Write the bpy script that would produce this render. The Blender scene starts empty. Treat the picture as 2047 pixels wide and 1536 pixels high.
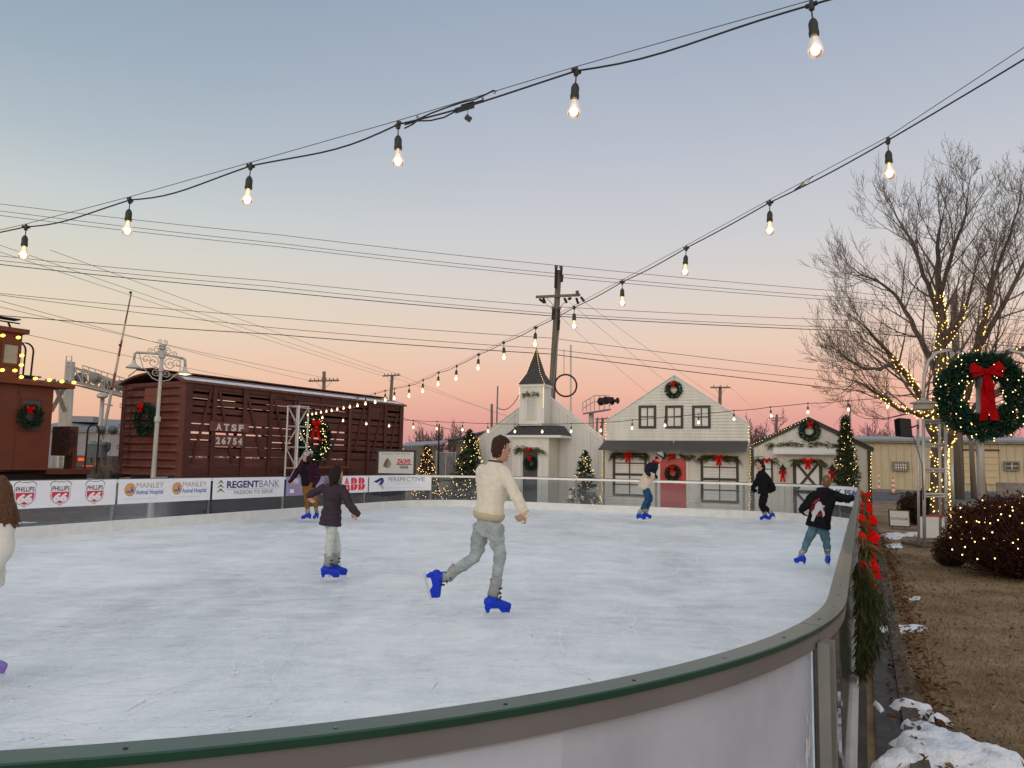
import bpy, bmesh, math, random
import numpy as np
from mathutils import Vector, Matrix, noise
rad=math.radians
S=bpy.context.scene; COL=S.collection
# ---------------- camera ----------------
EYE=1.55; FPX=1538.0
CAMLOC=Vector((0,0,EYE))
cd=bpy.data.cameras.new("camera"); cam=bpy.data.objects.new("camera",cd); COL.objects.link(cam)
cd.sensor_fit='HORIZONTAL'; cd.sensor_width=36; cd.lens=36*FPX/2047; cd.clip_start=.05; cd.clip_end=5000
CAMR=Matrix.Rotation(rad(90+5.79),3,'X') @ Matrix.Rotation(rad(1.0),3,'Z')
cam.matrix_world=Matrix.Translation(CAMLOC) @ CAMR.to_4x4()
S.camera=cam
# ---------------- world: clear sky after sunset ----------------
W=bpy.data.worlds.new("World"); S.world=W; W.use_nodes=True
nt=W.node_tree; nt.nodes.clear(); N=nt.nodes.new; LK=nt.links.new
def s2l(c): return tuple(((x/255)/12.92 if x/255<=.04045 else ((x/255+.055)/1.055)**2.4) for x in c)
tc=N('ShaderNodeTexCoord'); sp=N('ShaderNodeSeparateXYZ'); LK(tc.outputs['Generated'],sp.inputs[0])
def ramp(stops,mul=1.0):
    r=N('ShaderNodeValToRGB'); cr=r.color_ramp
    while len(cr.elements)>1: cr.elements.remove(cr.elements[-1])
    for i,(p,c) in enumerate(stops):
        e=cr.elements[0] if i==0 else cr.elements.new(p)
        e.position=p; e.color=(*[x*mul for x in s2l(c)],1)
    cr.interpolation='EASE' if False else 'LINEAR'
    LK(sp.outputs['Z'],r.inputs[0]); return r
rC=ramp([(0,(188,136,148)),(.025,(207,144,148)),(.05,(224,158,151)),(.093,(238,184,161)),(.151,(234,204,185)),(.208,(222,210,202)),(.283,(206,206,209)),(.386,(186,192,204)),(.46,(171,181,197)),(.535,(156,171,190)),(.62,(158,172,190)),(1,(178,187,200))])
rL=ramp([(0,(225,170,145)),(.05,(237,186,158)),(.1,(238,203,174)),(.17,(229,214,191)),(.235,(214,213,201)),(.29,(198,206,206)),(.35,(177,190,198)),(.43,(156,174,188)),(.52,(141,160,178)),(.64,(150,166,184)),(1,(178,187,200))])
rB=ramp([(0,(250,200,158)),(.05,(250,214,182)),(.15,(245,226,206)),(.3,(222,222,224)),(.5,(194,202,212)),(1,(178,187,200))])
# left-hand share: -x / horizontal length, front to side
def math_(op,a,b=None,c=None):
    m=N('ShaderNodeMath'); m.operation=op
    for k,x in enumerate((a,b,c)):
        if x is None: continue
        if isinstance(x,(int,float)): m.inputs[k].default_value=x
        else: LK(x,m.inputs[k])
    return m.outputs[0]
def mapr(x,a,b):
    m=N('ShaderNodeMapRange'); m.interpolation_type='SMOOTHSTEP'; LK(x,m.inputs[0]); m.inputs[1].default_value=a; m.inputs[2].default_value=b; return m.outputs[0]
fl=mapr(sp.outputs['X'],.12,-.62)
fb=mapr(sp.outputs['Y'],.25,-.75)
mx1=N('ShaderNodeMix'); mx1.data_type='RGBA'; LK(fl,mx1.inputs[0]); LK(rC.outputs[0],mx1.inputs[6]); LK(rL.outputs[0],mx1.inputs[7])
sc=N('ShaderNodeMix'); sc.data_type='RGBA'; sc.blend_type='MULTIPLY'; sc.inputs[0].default_value=1; LK(rB.outputs[0],sc.inputs[6]); sc.inputs[7].default_value=(1.6,1.5,1.4,1)
mx2=N('ShaderNodeMix'); mx2.data_type='RGBA'; LK(fb,mx2.inputs[0]); LK(mx1.outputs[2],mx2.inputs[6]); LK(sc.outputs[2],mx2.inputs[7])
bg=N('ShaderNodeBackground'); LK(mx2.outputs[2],bg.inputs[0]); bg.inputs[1].default_value=1.0
# a share of the physical sky with the sun just at the horizon behind the camera
ns=N('ShaderNodeTexSky'); ns.sky_type='NISHITA'; ns.sun_disc=False; ns.sun_elevation=rad(1.0); ns.sun_rotation=rad(205)
bg2=N('ShaderNodeBackground'); LK(ns.outputs[0],bg2.inputs[0]); bg2.inputs[1].default_value=.004
ad=N('ShaderNodeAddShader'); LK(bg.outputs[0],ad.inputs[0]); LK(bg2.outputs[0],ad.inputs[1])
wo=N('ShaderNodeOutputWorld'); LK(ad.outputs[0],wo.inputs[0])
# ---------------- sun: last glow, very soft, from behind the camera ----------------
sl=bpy.data.lights.new("sun","SUN"); sl.energy=.35; sl.angle=rad(40); sl.color=(1,.86,.72)
so=bpy.data.objects.new("sun",sl); COL.objects.link(so); so.rotation_euler=(rad(72),0,rad(-25))
S.view_settings.view_transform='Standard'; S.view_settings.look='None'; S.view_settings.gamma=1; S.view_settings.exposure=0.0
S.cycles.max_bounces=8; S.cycles.transparent_max_bounces=24; S.cycles.sample_clamp_indirect=4
# ---------------- projection helpers ----------------
AZ=rad(24.5); GZ=-.12
def ray(px,py): return CAMR @ Vector(((px-1023.5)/FPX,(768-py)/FPX,-1))
def at(px,py,d): r=ray(px,py); return CAMLOC+r*(d/r.y)
def proj(p):
    q=CAMR.transposed() @ (Vector(p)-CAMLOC); return (1023.5-q.x/q.z*FPX, 768+q.y/q.z*FPX)
def RW(v,u,z=0): return Vector((v*math.cos(AZ)+u*math.sin(AZ), -v*math.sin(AZ)+u*math.cos(AZ), z))
UD=RW(0,1); VD=RW(1,0); ZD=Vector((0,0,1))
def onplane(px,py,P,n): r=ray(px,py); return CAMLOC+r*((Vector(P)-CAMLOC).dot(n)/r.dot(n))
def onz(px,py,z): return onplane(px,py,(0,0,z),ZD)
# ---------------- materials ----------------
MAT={}
def mat(name,col,rough=.7,metal=0,var=0,scale=8,bump=0,bscale=None,stretch=None,coat=0,spec=.5,emit=None,estr=0,trans=None,col2=None,coord='Object',detail=6):
    if name in MAT: return MAT[name]
    m=bpy.data.materials.new(name); m.use_nodes=True; n=m.node_tree; b=n.nodes['Principled BSDF']
    b.inputs['Base Color'].default_value=(*col,1); b.inputs['Roughness'].default_value=rough; b.inputs['Metallic'].default_value=metal
    b.inputs['Specular IOR Level'].default_value=spec
    if coat: b.inputs['Coat Weight'].default_value=coat
    if emit: b.inputs['Emission Color'].default_value=(*emit,1); b.inputs['Emission Strength'].default_value=estr
    if var or bump or col2:
        t=n.nodes.new('ShaderNodeTexCoord'); mp=n.nodes.new('ShaderNodeMapping'); n.links.new(t.outputs[coord],mp.inputs[0])
        if stretch: mp.inputs['Scale'].default_value=stretch
        no=n.nodes.new('ShaderNodeTexNoise'); no.inputs['Scale'].default_value=scale; no.inputs['Detail'].default_value=detail; no.inputs['Roughness'].default_value=.6; n.links.new(mp.outputs[0],no.inputs[0])
        if var or col2:
            r=n.nodes.new('ShaderNodeValToRGB'); c2=col2 or tuple(c*(1+var) for c in col); c1=tuple(c*(1-var) for c in col) if not col2 else col
            r.color_ramp.elements[0].position=.35; r.color_ramp.elements[1].position=.65
            r.color_ramp.elements[0].color=(*c1,1); r.color_ramp.elements[1].color=(*[min(1,x) for x in c2],1)
            n.links.new(no.outputs[0],r.inputs[0]); n.links.new(r.outputs[0],b.inputs['Base Color'])
        if bump:
            nb=no
            if bscale: nb=n.nodes.new('ShaderNodeTexNoise'); nb.inputs['Scale'].default_value=bscale; nb.inputs['Detail'].default_value=4; n.links.new(mp.outputs[0],nb.inputs[0])
            bu=n.nodes.new('ShaderNodeBump'); bu.inputs['Strength'].default_value=min(1,bump); bu.inputs['Distance'].default_value=.02; n.links.new(nb.outputs[0],bu.inputs['Height']); n.links.new(bu.outputs[0],b.inputs['Normal'])
    MAT[name]=m; return m
def lamp_mat(name,col,strength):
    if name in MAT: return MAT[name]
    m=bpy.data.materials.new(name); m.use_nodes=True; n=m.node_tree; n.nodes.clear()
    e=n.nodes.new('ShaderNodeEmission'); e.inputs[0].default_value=(*col,1); e.inputs[1].default_value=strength
    o=n.nodes.new('ShaderNodeOutputMaterial'); n.links.new(e.outputs[0],o.inputs[0]); m.cycles.emission_sampling='NONE'; MAT[name]=m; return m
def glass_mat(name,tint=(.92,.94,.95),haze=.12,gloss=.08,hazecol=(.6,.62,.66),emit=None,estr=0,streak=True,rough=.05):
    if name in MAT: return MAT[name]
    m=bpy.data.materials.new(name); m.use_nodes=True; n=m.node_tree; n.nodes.clear(); A=n.nodes.new; L=n.links.new
    tr=A('ShaderNodeBsdfTransparent'); tr.inputs[0].default_value=(*tint,1)
    gl=A('ShaderNodeBsdfGlossy'); gl.inputs['Roughness'].default_value=rough
    fr=A('ShaderNodeFresnel'); fr.inputs[0].default_value=1.5
    mx=A('ShaderNodeMixShader'); mf=A('ShaderNodeMath'); mf.operation='ADD'; mf.inputs[1].default_value=gloss-.04; L(fr.outputs[0],mf.inputs[0]); mf.use_clamp=True
    L(mf.outputs[0],mx.inputs[0]); L(tr.outputs[0],mx.inputs[1]); L(gl.outputs[0],mx.inputs[2]); last=mx
    if haze:
        df=A('ShaderNodeBsdfDiffuse'); df.inputs[0].default_value=(*hazecol,1); tl=A('ShaderNodeBsdfTranslucent'); tl.inputs[0].default_value=(*hazecol,1)
        ms=A('ShaderNodeMixShader'); ms.inputs[0].default_value=.35; L(df.outputs[0],ms.inputs[1]); L(tl.outputs[0],ms.inputs[2])
        m2=A('ShaderNodeMixShader'); L(last.outputs[0],m2.inputs[1]); L(ms.outputs[0],m2.inputs[2])
        t=A('ShaderNodeTexCoord'); no=A('ShaderNodeTexNoise'); no.inputs['Scale'].default_value=3; no.inputs['Detail'].default_value=8; L(t.outputs['Object'],no.inputs[0])
        mr=A('ShaderNodeMapRange'); mr.inputs[1].default_value=.3; mr.inputs[2].default_value=.75; mr.inputs[3].default_value=haze*.75; mr.inputs[4].default_value=min(1,haze*1.45); L(no.outputs[0],mr.inputs[0]); L(mr.outputs[0],m2.inputs[0]); last=m2
    if emit:
        em=A('ShaderNodeEmission'); em.inputs[0].default_value=(*emit,1); em.inputs[1].default_value=estr
        ad=A('ShaderNodeAddShader'); L(last.outputs[0],ad.inputs[0]); L(em.outputs[0],ad.inputs[1]); last=ad; m.cycles.emission_sampling='NONE'
    o=A('ShaderNodeOutputMaterial'); L(last.outputs[0],o.inputs[0]); MAT[name]=m; return m
# ---------------- mesh builder ----------------
class MB:
    def __init__(s): s.v=[]; s.f=[]; s.m=[]; s.cur=0
    def add(s,vs,fs):
        o=len(s.v); s.v+= [tuple(p) for p in vs]; s.f+=[tuple(i+o for i in f) for f in fs]; s.m+=[s.cur]*len(fs); return s
    def box(s,a,b):   # two opposite corners, axis aligned
        x0,y0,z0=[min(a[i],b[i]) for i in range(3)]; x1,y1,z1=[max(a[i],b[i]) for i in range(3)]
        return s.add([(x0,y0,z0),(x1,y0,z0),(x1,y1,z0),(x0,y1,z0),(x0,y0,z1),(x1,y0,z1),(x1,y1,z1),(x0,y1,z1)],[(0,3,2,1),(4,5,6,7),(0,1,5,4),(1,2,6,5),(2,3,7,6),(3,0,4,7)])
    def obox(s,c,ax,ay,az,hx,hy,hz):
        c=Vector(c); ax,ay,az=Vector(ax),Vector(ay),Vector(az)
        vs=[c+ax*(i*hx)+ay*(j*hy)+az*(k*hz) for k in(-1,1) for (i,j) in((-1,-1),(1,-1),(1,1),(-1,1))]
        return s.add(vs,[(0,3,2,1),(4,5,6,7),(0,1,5,4),(1,2,6,5),(2,3,7,6),(3,0,4,7)])
    def bar(s,a,b,w,h,up=(0,0,1)):
        a=Vector(a);b=Vector(b);d=(b-a); l=d.length
        if l<1e-6: return s
        d/=l; up=Vector(up); r=d.cross(up)
        if r.length<1e-3: r=d.cross(Vector((1,0,0)))
        r.normalize(); q=r.cross(d); return s.obox((a+b)/2,d,r,q,l/2,w/2,h/2)
    def tube(s,pts,r,n=8,cap=True):
        pts=[Vector(p) for p in pts]; k=len(pts)
        rs=r if isinstance(r,(list,tuple)) else [r]*k
        vs=[];fs=[]; ref=None
        for i,p in enumerate(pts):
            d=(pts[min(i+1,k-1)]-pts[max(i-1,0)]); d=d.normalized() if d.length>1e-9 else Vector((0,0,1))
            if ref is None: ref=Vector((0,0,1)) if abs(d.z)<.9 else Vector((1,0,0))
            a=d.cross(ref).normalized() if d.cross(ref).length>1e-4 else d.orthogonal().normalized(); b=a.cross(d); ref=b if False else ref
            for j in range(n):
                t=2*math.pi*j/n; vs.append(p+(a*math.cos(t)+b*math.sin(t))*rs[i])
        for i in range(k-1):
            for j in range(n): fs.append((i*n+j,i*n+(j+1)%n,(i+1)*n+(j+1)%n,(i+1)*n+j))
        if cap: fs.append(tuple(range(n))[::-1]); fs.append(tuple((k-1)*n+j for j in range(n)))
        return s.add(vs,fs)
    def lathe(s,prof,c=(0,0,0),n=16,ax=None):  # prof: (r,z)
        c=Vector(c); vs=[];fs=[]; k=len(prof)
        A=Matrix.Identity(3) if ax is None else Vector((0,0,1)).rotation_difference(Vector(ax)).to_matrix()
        for r,z in prof:
            for j in range(n):
                t=2*math.pi*j/n; vs.append(c+A@Vector((r*math.cos(t),r*math.sin(t),z)))
        for i in range(k-1):
            for j in range(n): fs.append((i*n+j,i*n+(j+1)%n,(i+1)*n+(j+1)%n,(i+1)*n+j))
        fs.append(tuple(range(n))[::-1]); fs.append(tuple((k-1)*n+j for j in range(n)))
        return s.add(vs,fs)
    def ball(s,c,r,n=8,m=6,sc=(1,1,1),ax=None):
        prof=[(max(1e-4,math.sin(math.pi*i/m))*r,-math.cos(math.pi*i/m)*r) for i in range(m+1)]
        t=MB(); t.lathe(prof,(0,0,0),n,None); A=Matrix.Identity(3) if ax is None else Vector((0,0,1)).rotation_difference(Vector(ax)).to_matrix()
        return s.add([Vector(c)+A@Vector((x*sc[0],y*sc[1],z*sc[2])) for x,y,z in t.v],t.f)
    def prism(s,poly,d):  # poly: list of 3d points, extruded by vector d
        k=len(poly); d=Vector(d); p=[Vector(q) for q in poly]
        return s.add(p+[q+d for q in p],[tuple(range(k))[::-1],tuple(range(k,2*k))]+[(i,(i+1)%k,(i+1)%k+k,i+k) for i in range(k)])
    def torus(s,c,R,r,ax=(0,0,1),n=28,m=8,sx=1):
        A=Vector((0,0,1)).rotation_difference(Vector(ax)).to_matrix(); c=Vector(c); vs=[];fs=[]
        for i in range(n):
            a=2*math.pi*i/n
            for j in range(m):
                b=2*math.pi*j/m; q=R+r*math.cos(b); vs.append(c+A@Vector((q*math.cos(a),q*math.sin(a),r*math.sin(b))))
        for i in range(n):
            for j in range(m): fs.append((i*m+j,((i+1)%n)*m+j,((i+1)%n)*m+(j+1)%m,i*m+(j+1)%m))
        return s.add(vs,fs)
    def merge(s,o,M=None):
        s.cur_=s.cur; off=len(s.v); s.v+=[tuple(M@Vector(p)) for p in o.v] if M is not None else o.v; s.f+=[tuple(i+off for i in f) for f in o.f]; s.m+=[s.cur]*len(o.f) if not any(o.m) else o.m; return s
XF={}
def link(o,parent=None):
    COL.objects.link(o)
    if parent is not None: o.parent=parent; XF[o.name]=XF[parent.name]
    return o
def setp(o,label=None,cat=None,group=None,kind=None):
    if label: o['label']=label
    if cat: o['category']=cat
    if group: o['group']=group
    if kind: o['kind']=kind
    return o
def thing(name,label,cat,loc=(0,0,0),rz=0,group=None):
    o=bpy.data.objects.new(name,None); o.empty_display_size=.2; o.location=loc; o.rotation_euler=(0,0,rz); COL.objects.link(o)
    XF[o.name]=Matrix.Translation(Vector(loc)) @ Matrix.Rotation(rz,4,'Z'); return setp(o,label,cat,group)
def meshobj(name,mb,mats,smooth=False,sharp=None):
    me=bpy.data.meshes.new(name); me.from_pydata(mb.v,[],mb.f); 
    if not isinstance(mats,(list,tuple)): mats=[mats]
    for m in mats: me.materials.append(m)
    if len(mats)>1: me.polygons.foreach_set('material_index',mb.m)
    if smooth: me.polygons.foreach_set('use_smooth',[True]*len(me.polygons))
    me.update()
    if sharp: me.set_sharp_from_angle(angle=rad(sharp))
    return bpy.data.objects.new(name,me)
def part(name,mb,mats,parent,smooth=False,world=True,label=None,kind=None,sharp=None):
    """world=True: vertices are world coordinates"""
    if world and parent is not None:
        Mi=XF[parent.name].inverted(); A=np.array(Mi); v=np.array(mb.v,dtype=float).reshape(-1,3); v=v@A[:3,:3].T+A[:3,3]
        t=MB(); t.v=[tuple(p) for p in v]; t.f=mb.f; t.m=mb.m; mb=t
    o=meshobj(name,mb,mats,smooth,sharp); link(o,parent)
    if parent is None: XF[o.name]=Matrix.Identity(4)
    return setp(o,label=label,kind=kind)
def single(name,label,cat,mb,mats,group=None,smooth=False,kind=None,sharp=None,loc=None):
    """a thing that is one mesh; vertices in world coordinates, origin moved to its base"""
    v=np.array(mb.v,dtype=float).reshape(-1,3)
    if loc is None: loc=((v[:,0].min()+v[:,0].max())/2,(v[:,1].min()+v[:,1].max())/2,v[:,2].min())
    t=MB(); t.v=[tuple(p) for p in v-np.array(loc)]; t.f=mb.f; t.m=mb.m
    o=meshobj(name,t,mats,smooth,sharp); COL.objects.link(o); o.location=loc; XF[o.name]=Matrix.Translation(Vector(loc)); return setp(o,label,cat,group,kind)
def structure(name,mb,mats,smooth=False):
    o=meshobj(name,mb,mats,smooth); COL.objects.link(o); XF[o.name]=Matrix.Identity(4); o['kind']='structure'; return o
def dup(root,loc=None,rz=None,label=None,group=None,scale=None):
    r=root.copy(); COL.objects.link(r)
    if loc is not None: r.location=loc
    if rz is not None: r.rotation_euler=(0,0,rz)
    if scale is not None: r.scale=(scale,)*3
    if label: r['label']=label
    if group: r['group']=group
    for ch in list(root.children):
        c=ch.copy(); COL.objects.link(c); c.parent=r
        for g in list(ch.children):
            d=g.copy(); COL.objects.link(d); d.parent=c
    return r
# ---------------- lettering ----------------
_TX={}
def textmesh(s,bold=0,shear=0):
    k=(s,bold,shear)
    if k in _TX: return _TX[k]
    cu=bpy.data.curves.new('t','FONT'); cu.body=s; cu.size=1; cu.offset=bold; cu.shear=shear; cu.resolution_u=3
    o=bpy.data.objects.new('t',cu); COL.objects.link(o)
    dg=bpy.context.evaluated_depsgraph_get(); me=bpy.data.meshes.new_from_object(o.evaluated_get(dg))
    v=[tuple(p.co)[:2] for p in me.vertices]; f=[tuple(p.vertices) for p in me.polygons]
    bpy.data.objects.remove(o); bpy.data.meshes.remove(me)
    x0=min(p[0] for p in v);x1=max(p[0] for p in v);y0=min(p[1] for p in v);y1=max(p[1] for p in v)
    _TX[k]=([((x-x0)/(x1-x0),(y-y0)/(y1-y0)) for x,y in v],f,(x1-x0)/(y1-y0)); return _TX[k]
def text_on(mb,s,x0,x1,y0,y1,fn,bold=0,shear=0):
    """fn(x,y)->3d point; fills the box"""
    v,f,_=textmesh(s,bold,shear); mb.add([fn(x0+(x1-x0)*a,y0+(y1-y0)*b) for a,b in v],f); return mb
def poly_on(mb,pts,fn): mb.add([fn(*p) for p in pts],[tuple(range(len(pts)))]); return mb
def disc_on(mb,cx,cy,rx,ry,fn,n=20,a0=0,a1=2*math.pi):
    poly_on(mb,[(cx+rx*math.cos(a0+(a1-a0)*i/n),cy+ry*math.sin(a0+(a1-a0)*i/n)) for i in range(n)],fn); return mb
def ring_on(mb,cx,cy,r0,r1,fn,n=24):
    P=[fn(cx+r*math.cos(2*math.pi*i/n),cy+r*math.sin(2*math.pi*i/n)) for r in(r0,r1) for i in range(n)]
    mb.add(P,[(i,(i+1)%n,(i+1)%n+n,i+n) for i in range(n)]); return mb
# ================= GROUND AND RINK =================
rnd=random.Random(5)
V0,V1,U0,U1,RC=-14.0,-.1,.2,24.2,3.0
LS=[('s',(V0,U0+RC),(0,1),U1-U0-2*RC),('a',(V0+RC,U1-RC),math.pi,-1),('s',(V0+RC,U1),(1,0),V1-V0-2*RC),('a',(V1-RC,U1-RC),math.pi/2,-1),
    ('s',(V1,U1-RC),(0,-1),U1-U0-2*RC),('a',(V1-RC,U0+RC),0,-1),('s',(V1-RC,U0),(-1,0),V1-V0-2*RC),('a',(V0+RC,U0+RC),-math.pi/2,-1)]
ARC=RC*math.pi/2; SL=[L[3] if L[0]=='s' else ARC for L in LS]; STOT=sum(SL); SACC=[sum(SL[:i]) for i in range(9)]
def path(s):
    s%=STOT
    for i in range(8):
        if s<=SACC[i+1]+1e-9:
            L=LS[i]; q=s-SACC[i]
            if L[0]=='s': p=(L[1][0]+L[2][0]*q,L[1][1]+L[2][1]*q); t=L[2]; n=(-t[1],t[0])
            else:
                a=L[2]-q/RC; p=(L[1][0]+RC*math.cos(a),L[1][1]+RC*math.sin(a)); n=(math.cos(a),math.sin(a)); t=(n[1],-n[0])
            return p,n
def PW(s,z,off=0):  # off>0 outward
    p,n=path(s); return RW(p[0]+n[0]*off,p[1]+n[1]*off,z)
def s_of(px,lo=0,hi=None):
    hi=SACC[4] if hi is None else hi; best=None
    for i in range(2000):
        s=lo+(hi-lo)*i/2000; w=PW(s,.5)
        if w.y<.3: continue
        e=abs(proj(w)[0]-px)
        if best is None or e<best[0]: best=(e,s)
    return best[1]
m_ice=bpy.data.materials.new('ice'); m_ice.use_nodes=True
def build_ice_mat():
    n=m_ice.node_tree; A=n.nodes.new; L=n.links.new; b=n.nodes['Principled BSDF']
    t=A('ShaderNodeTexCoord')
    def nz(sc,st,rot=0,det=8,ro=.65,dist=0):
        mp=A('ShaderNodeMapping'); mp.inputs['Scale'].default_value=st; mp.inputs['Rotation'].default_value=(0,0,rot); L(t.outputs['Object'],mp.inputs[0])
        o=A('ShaderNodeTexNoise'); o.inputs['Scale'].default_value=sc; o.inputs['Detail'].default_value=det; o.inputs['Roughness'].default_value=ro; o.inputs['Distortion'].default_value=dist; L(mp.outputs[0],o.inputs[0]); return o.outputs[0]
    def mth(op,a,b):
        m=A('ShaderNodeMath'); m.operation=op
        for k,x in enumerate((a,b)):
            if isinstance(x,(int,float)): m.inputs[k].default_value=x
            else: L(x,m.inputs[k])
        return m.outputs[0]
    def warped(sc,st,amt,wsc,rot,det=8,ro=.7):
        w=A('ShaderNodeTexNoise'); w.inputs['Scale'].default_value=wsc; w.inputs['Detail'].default_value=2; L(t.outputs['Object'],w.inputs[0])
        v=A('ShaderNodeVectorMath'); v.operation='SCALE'; L(w.outputs['Color'],v.inputs[0]); v.inputs['Scale'].default_value=amt
        v2=A('ShaderNodeVectorMath'); v2.operation='ADD'; L(v.outputs[0],v2.inputs[0]); L(t.outputs['Object'],v2.inputs[1])
        mp=A('ShaderNodeMapping'); mp.inputs['Scale'].default_value=st; mp.inputs['Rotation'].default_value=(0,0,rot); L(v2.outputs[0],mp.inputs[0])
        o=A('ShaderNodeTexNoise'); o.inputs['Scale'].default_value=sc; o.inputs['Detail'].default_value=det; o.inputs['Roughness'].default_value=ro; L(mp.outputs[0],o.inputs[0]); return o.outputs[0]
    big=warped(.22,(1,1,1),1.5,.3,0,5,.5); mid=warped(1.3,(1,1,1),.6,.8,0,12,.72); fine=warped(34,(1,1,1),.1,3,0,10,.82); st1=warped(4.2,(.25,1.5,1),1.6,.25,.3,12,.8); st2=warped(3.4,(1.4,.2,1),1.8,.3,-.2,9,.72)
    x=mth('ADD',mth('MULTIPLY',big,.75),mth('MULTIPLY',mid,.9)); x=mth('ADD',x,mth('MULTIPLY',fine,.95)); x=mth('ADD',x,mth('MULTIPLY',st1,.75)); x=mth('ADD',x,mth('MULTIPLY',st2,.35)); x2=mth('SUBTRACT',x,1.305)
    r=A('ShaderNodeValToRGB'); e=r.color_ramp.elements; e[0].position=.24; e[0].color=(.53,.575,.585,1); e[1].position=.76; e[1].color=(.97,.98,.96,1)
    k=e.new(.5); k.color=(.79,.82,.82,1); L(x2,r.inputs[0]); L(r.outputs[0],b.inputs['Base Color'])
    rr=A('ShaderNodeMapRange'); rr.inputs[1].default_value=.3; rr.inputs[2].default_value=.7; rr.inputs[3].default_value=.28; rr.inputs[4].default_value=.55; L(x2,rr.inputs[0]); L(rr.outputs[0],b.inputs['Roughness'])
    bu=A('ShaderNodeBump'); bu.inputs['Strength'].default_value=.35; bu.inputs['Distance'].default_value=.01; L(x2,bu.inputs['Height']); L(bu.outputs[0],b.inputs['Normal'])
    b.inputs['Specular IOR Level'].default_value=.32
build_ice_mat()
# ice sheet
mb=MB(); K=96; pts=[PW(STOT*i/K,0,-.005) for i in range(K)]; mb.add(pts,[tuple(range(K))[::-1]])
structure('ice',mb,m_ice)
m_mark=bpy.data.materials.new('skate_mark_frost'); m_mark.use_nodes=True
def _mk():
    n=m_mark.node_tree; A=n.nodes.new; L=n.links.new; b=n.nodes['Principled BSDF']; b.inputs['Base Color'].default_value=(.99,.99,.99,1); b.inputs['Roughness'].default_value=.7
_mk()
mb=MB(); q=random.Random(99)
for i in range(3600):
    u=.8+22.6*q.random()**1.35; v=q.uniform(-13.4,-.6); a=q.gauss(math.pi/2,.5) if q.random()<.5 else q.uniform(0,6.28); L_=q.uniform(.15,1.1) if q.random()<.8 else q.uniform(1,3); cur=q.gauss(0,1.1)/max(.5,L_); n_=max(3,int(L_/.12)); w=q.uniform(.0012,.0032)*(1+u*.06); P=[];x,y=v,u
    for k in range(n_+1):
        P.append((x,y,a)); x+=math.cos(a)*L_/n_; y+=math.sin(a)*L_/n_; a+=cur*L_/n_
    if not all(V0+.6<p[0]<V1-.3 and U0+.4<p[1]<U1-.4 for p in P): continue
    if P[0][1]<3.4 and (P[0][0]>-3.2 or P[0][0]<-11): continue
    vs=[]
    for k,(x,y,a) in enumerate(P):
        ww=w*(.25 if k in(0,n_) else 1); vs+=[RW(x-math.sin(a)*ww,y+math.cos(a)*ww,.0012),RW(x+math.sin(a)*ww,y-math.cos(a)*ww,.0012)]
    mb.add(vs,[(2*k,2*k+1,2*k+3,2*k+2) for k in range(n_)])
single('skate_marks','pale curved blade cuts scratched all over the ice','skate marks',mb,m_mark,kind='stuff')
# ---- ground materials ----
def ground_mat(name,c1,c2,c3,sc,bump=.5,sc2=40):
    m=bpy.data.materials.new(name); m.use_nodes=True; n=m.node_tree; A=n.nodes.new; L=n.links.new; b=n.nodes['Principled BSDF']; b.inputs['Roughness'].default_value=.95; b.inputs['Specular IOR Level'].default_value=.15
    t=A('ShaderNodeTexCoord'); a=A('ShaderNodeTexNoise'); a.inputs['Scale'].default_value=sc; a.inputs['Detail'].default_value=10; a.inputs['Roughness'].default_value=.65; L(t.outputs['Object'],a.inputs[0])
    f=A('ShaderNodeTexNoise'); f.inputs['Scale'].default_value=sc2; f.inputs['Detail'].default_value=8; f.inputs['Roughness'].default_value=.8; L(t.outputs['Object'],f.inputs[0])
    r=A('ShaderNodeValToRGB'); e=r.color_ramp.elements; e[0].position=.36; e[0].color=(*c1,1); e[1].position=.64; e[1].color=(*c3,1); q=e.new(.5); q.color=(*c2,1); L(a.outputs[0],r.inputs[0])
    mx=A('ShaderNodeMix'); mx.data_type='RGBA'; mx.blend_type='OVERLAY'; mx.inputs[0].default_value=.8; L(r.outputs[0],mx.inputs[6]); L(f.outputs[0],mx.inputs[7]); L(mx.outputs[2],b.inputs['Base Color'])
    bu=A('ShaderNodeBump'); bu.inputs['Strength'].default_value=bump; bu.inputs['Distance'].default_value=.03; L(f.outputs[0],bu.inputs['Height']); L(bu.outputs[0],b.inputs['Normal']); return m
m_grass=ground_mat('dormant_grass',(.16,.105,.060),(.26,.18,.105),(.34,.25,.155),1.1)
m_gravel=ground_mat('gravel',(.16,.15,.14),(.24,.22,.2),(.33,.31,.29),.8,.8,60)
m_asph=ground_mat('asphalt',(.085,.085,.09),(.11,.11,.115),(.14,.14,.145),.4,.3,50)
m_conc=ground_mat('concrete',(.17,.155,.135),(.22,.20,.175),(.29,.265,.235),2.5,.3,30)
m_kconc=ground_mat('dirty_concrete',(.085,.072,.06),(.115,.10,.085),(.16,.14,.12),2.5,.3,30)
m_dgrav=ground_mat('dark_gravel',(.07,.065,.055),(.10,.095,.08),(.15,.14,.12),1.2,.8,50)
m_brick=ground_mat('brick_paving',(.16,.085,.075),(.2,.11,.095),(.26,.16,.14),3,.4,30)
mb=MB(); R_=1500; mb.add([(-R_,-R_,GZ),(R_,-R_,GZ),(R_,R_,GZ),(-R_,R_,GZ)],[(0,1,2,3)]); structure('ground',mb,m_grass)
def rquad(v0,v1,u0,u1,z): 
    return [RW(v0,u0,z),RW(v1,u0,z),RW(v1,u1,z),RW(v0,u1,z)]
def sheet(name,poly,m): mb=MB(); mb.add(poly,[tuple(range(len(poly)))]); return structure(name,mb,m)
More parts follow.
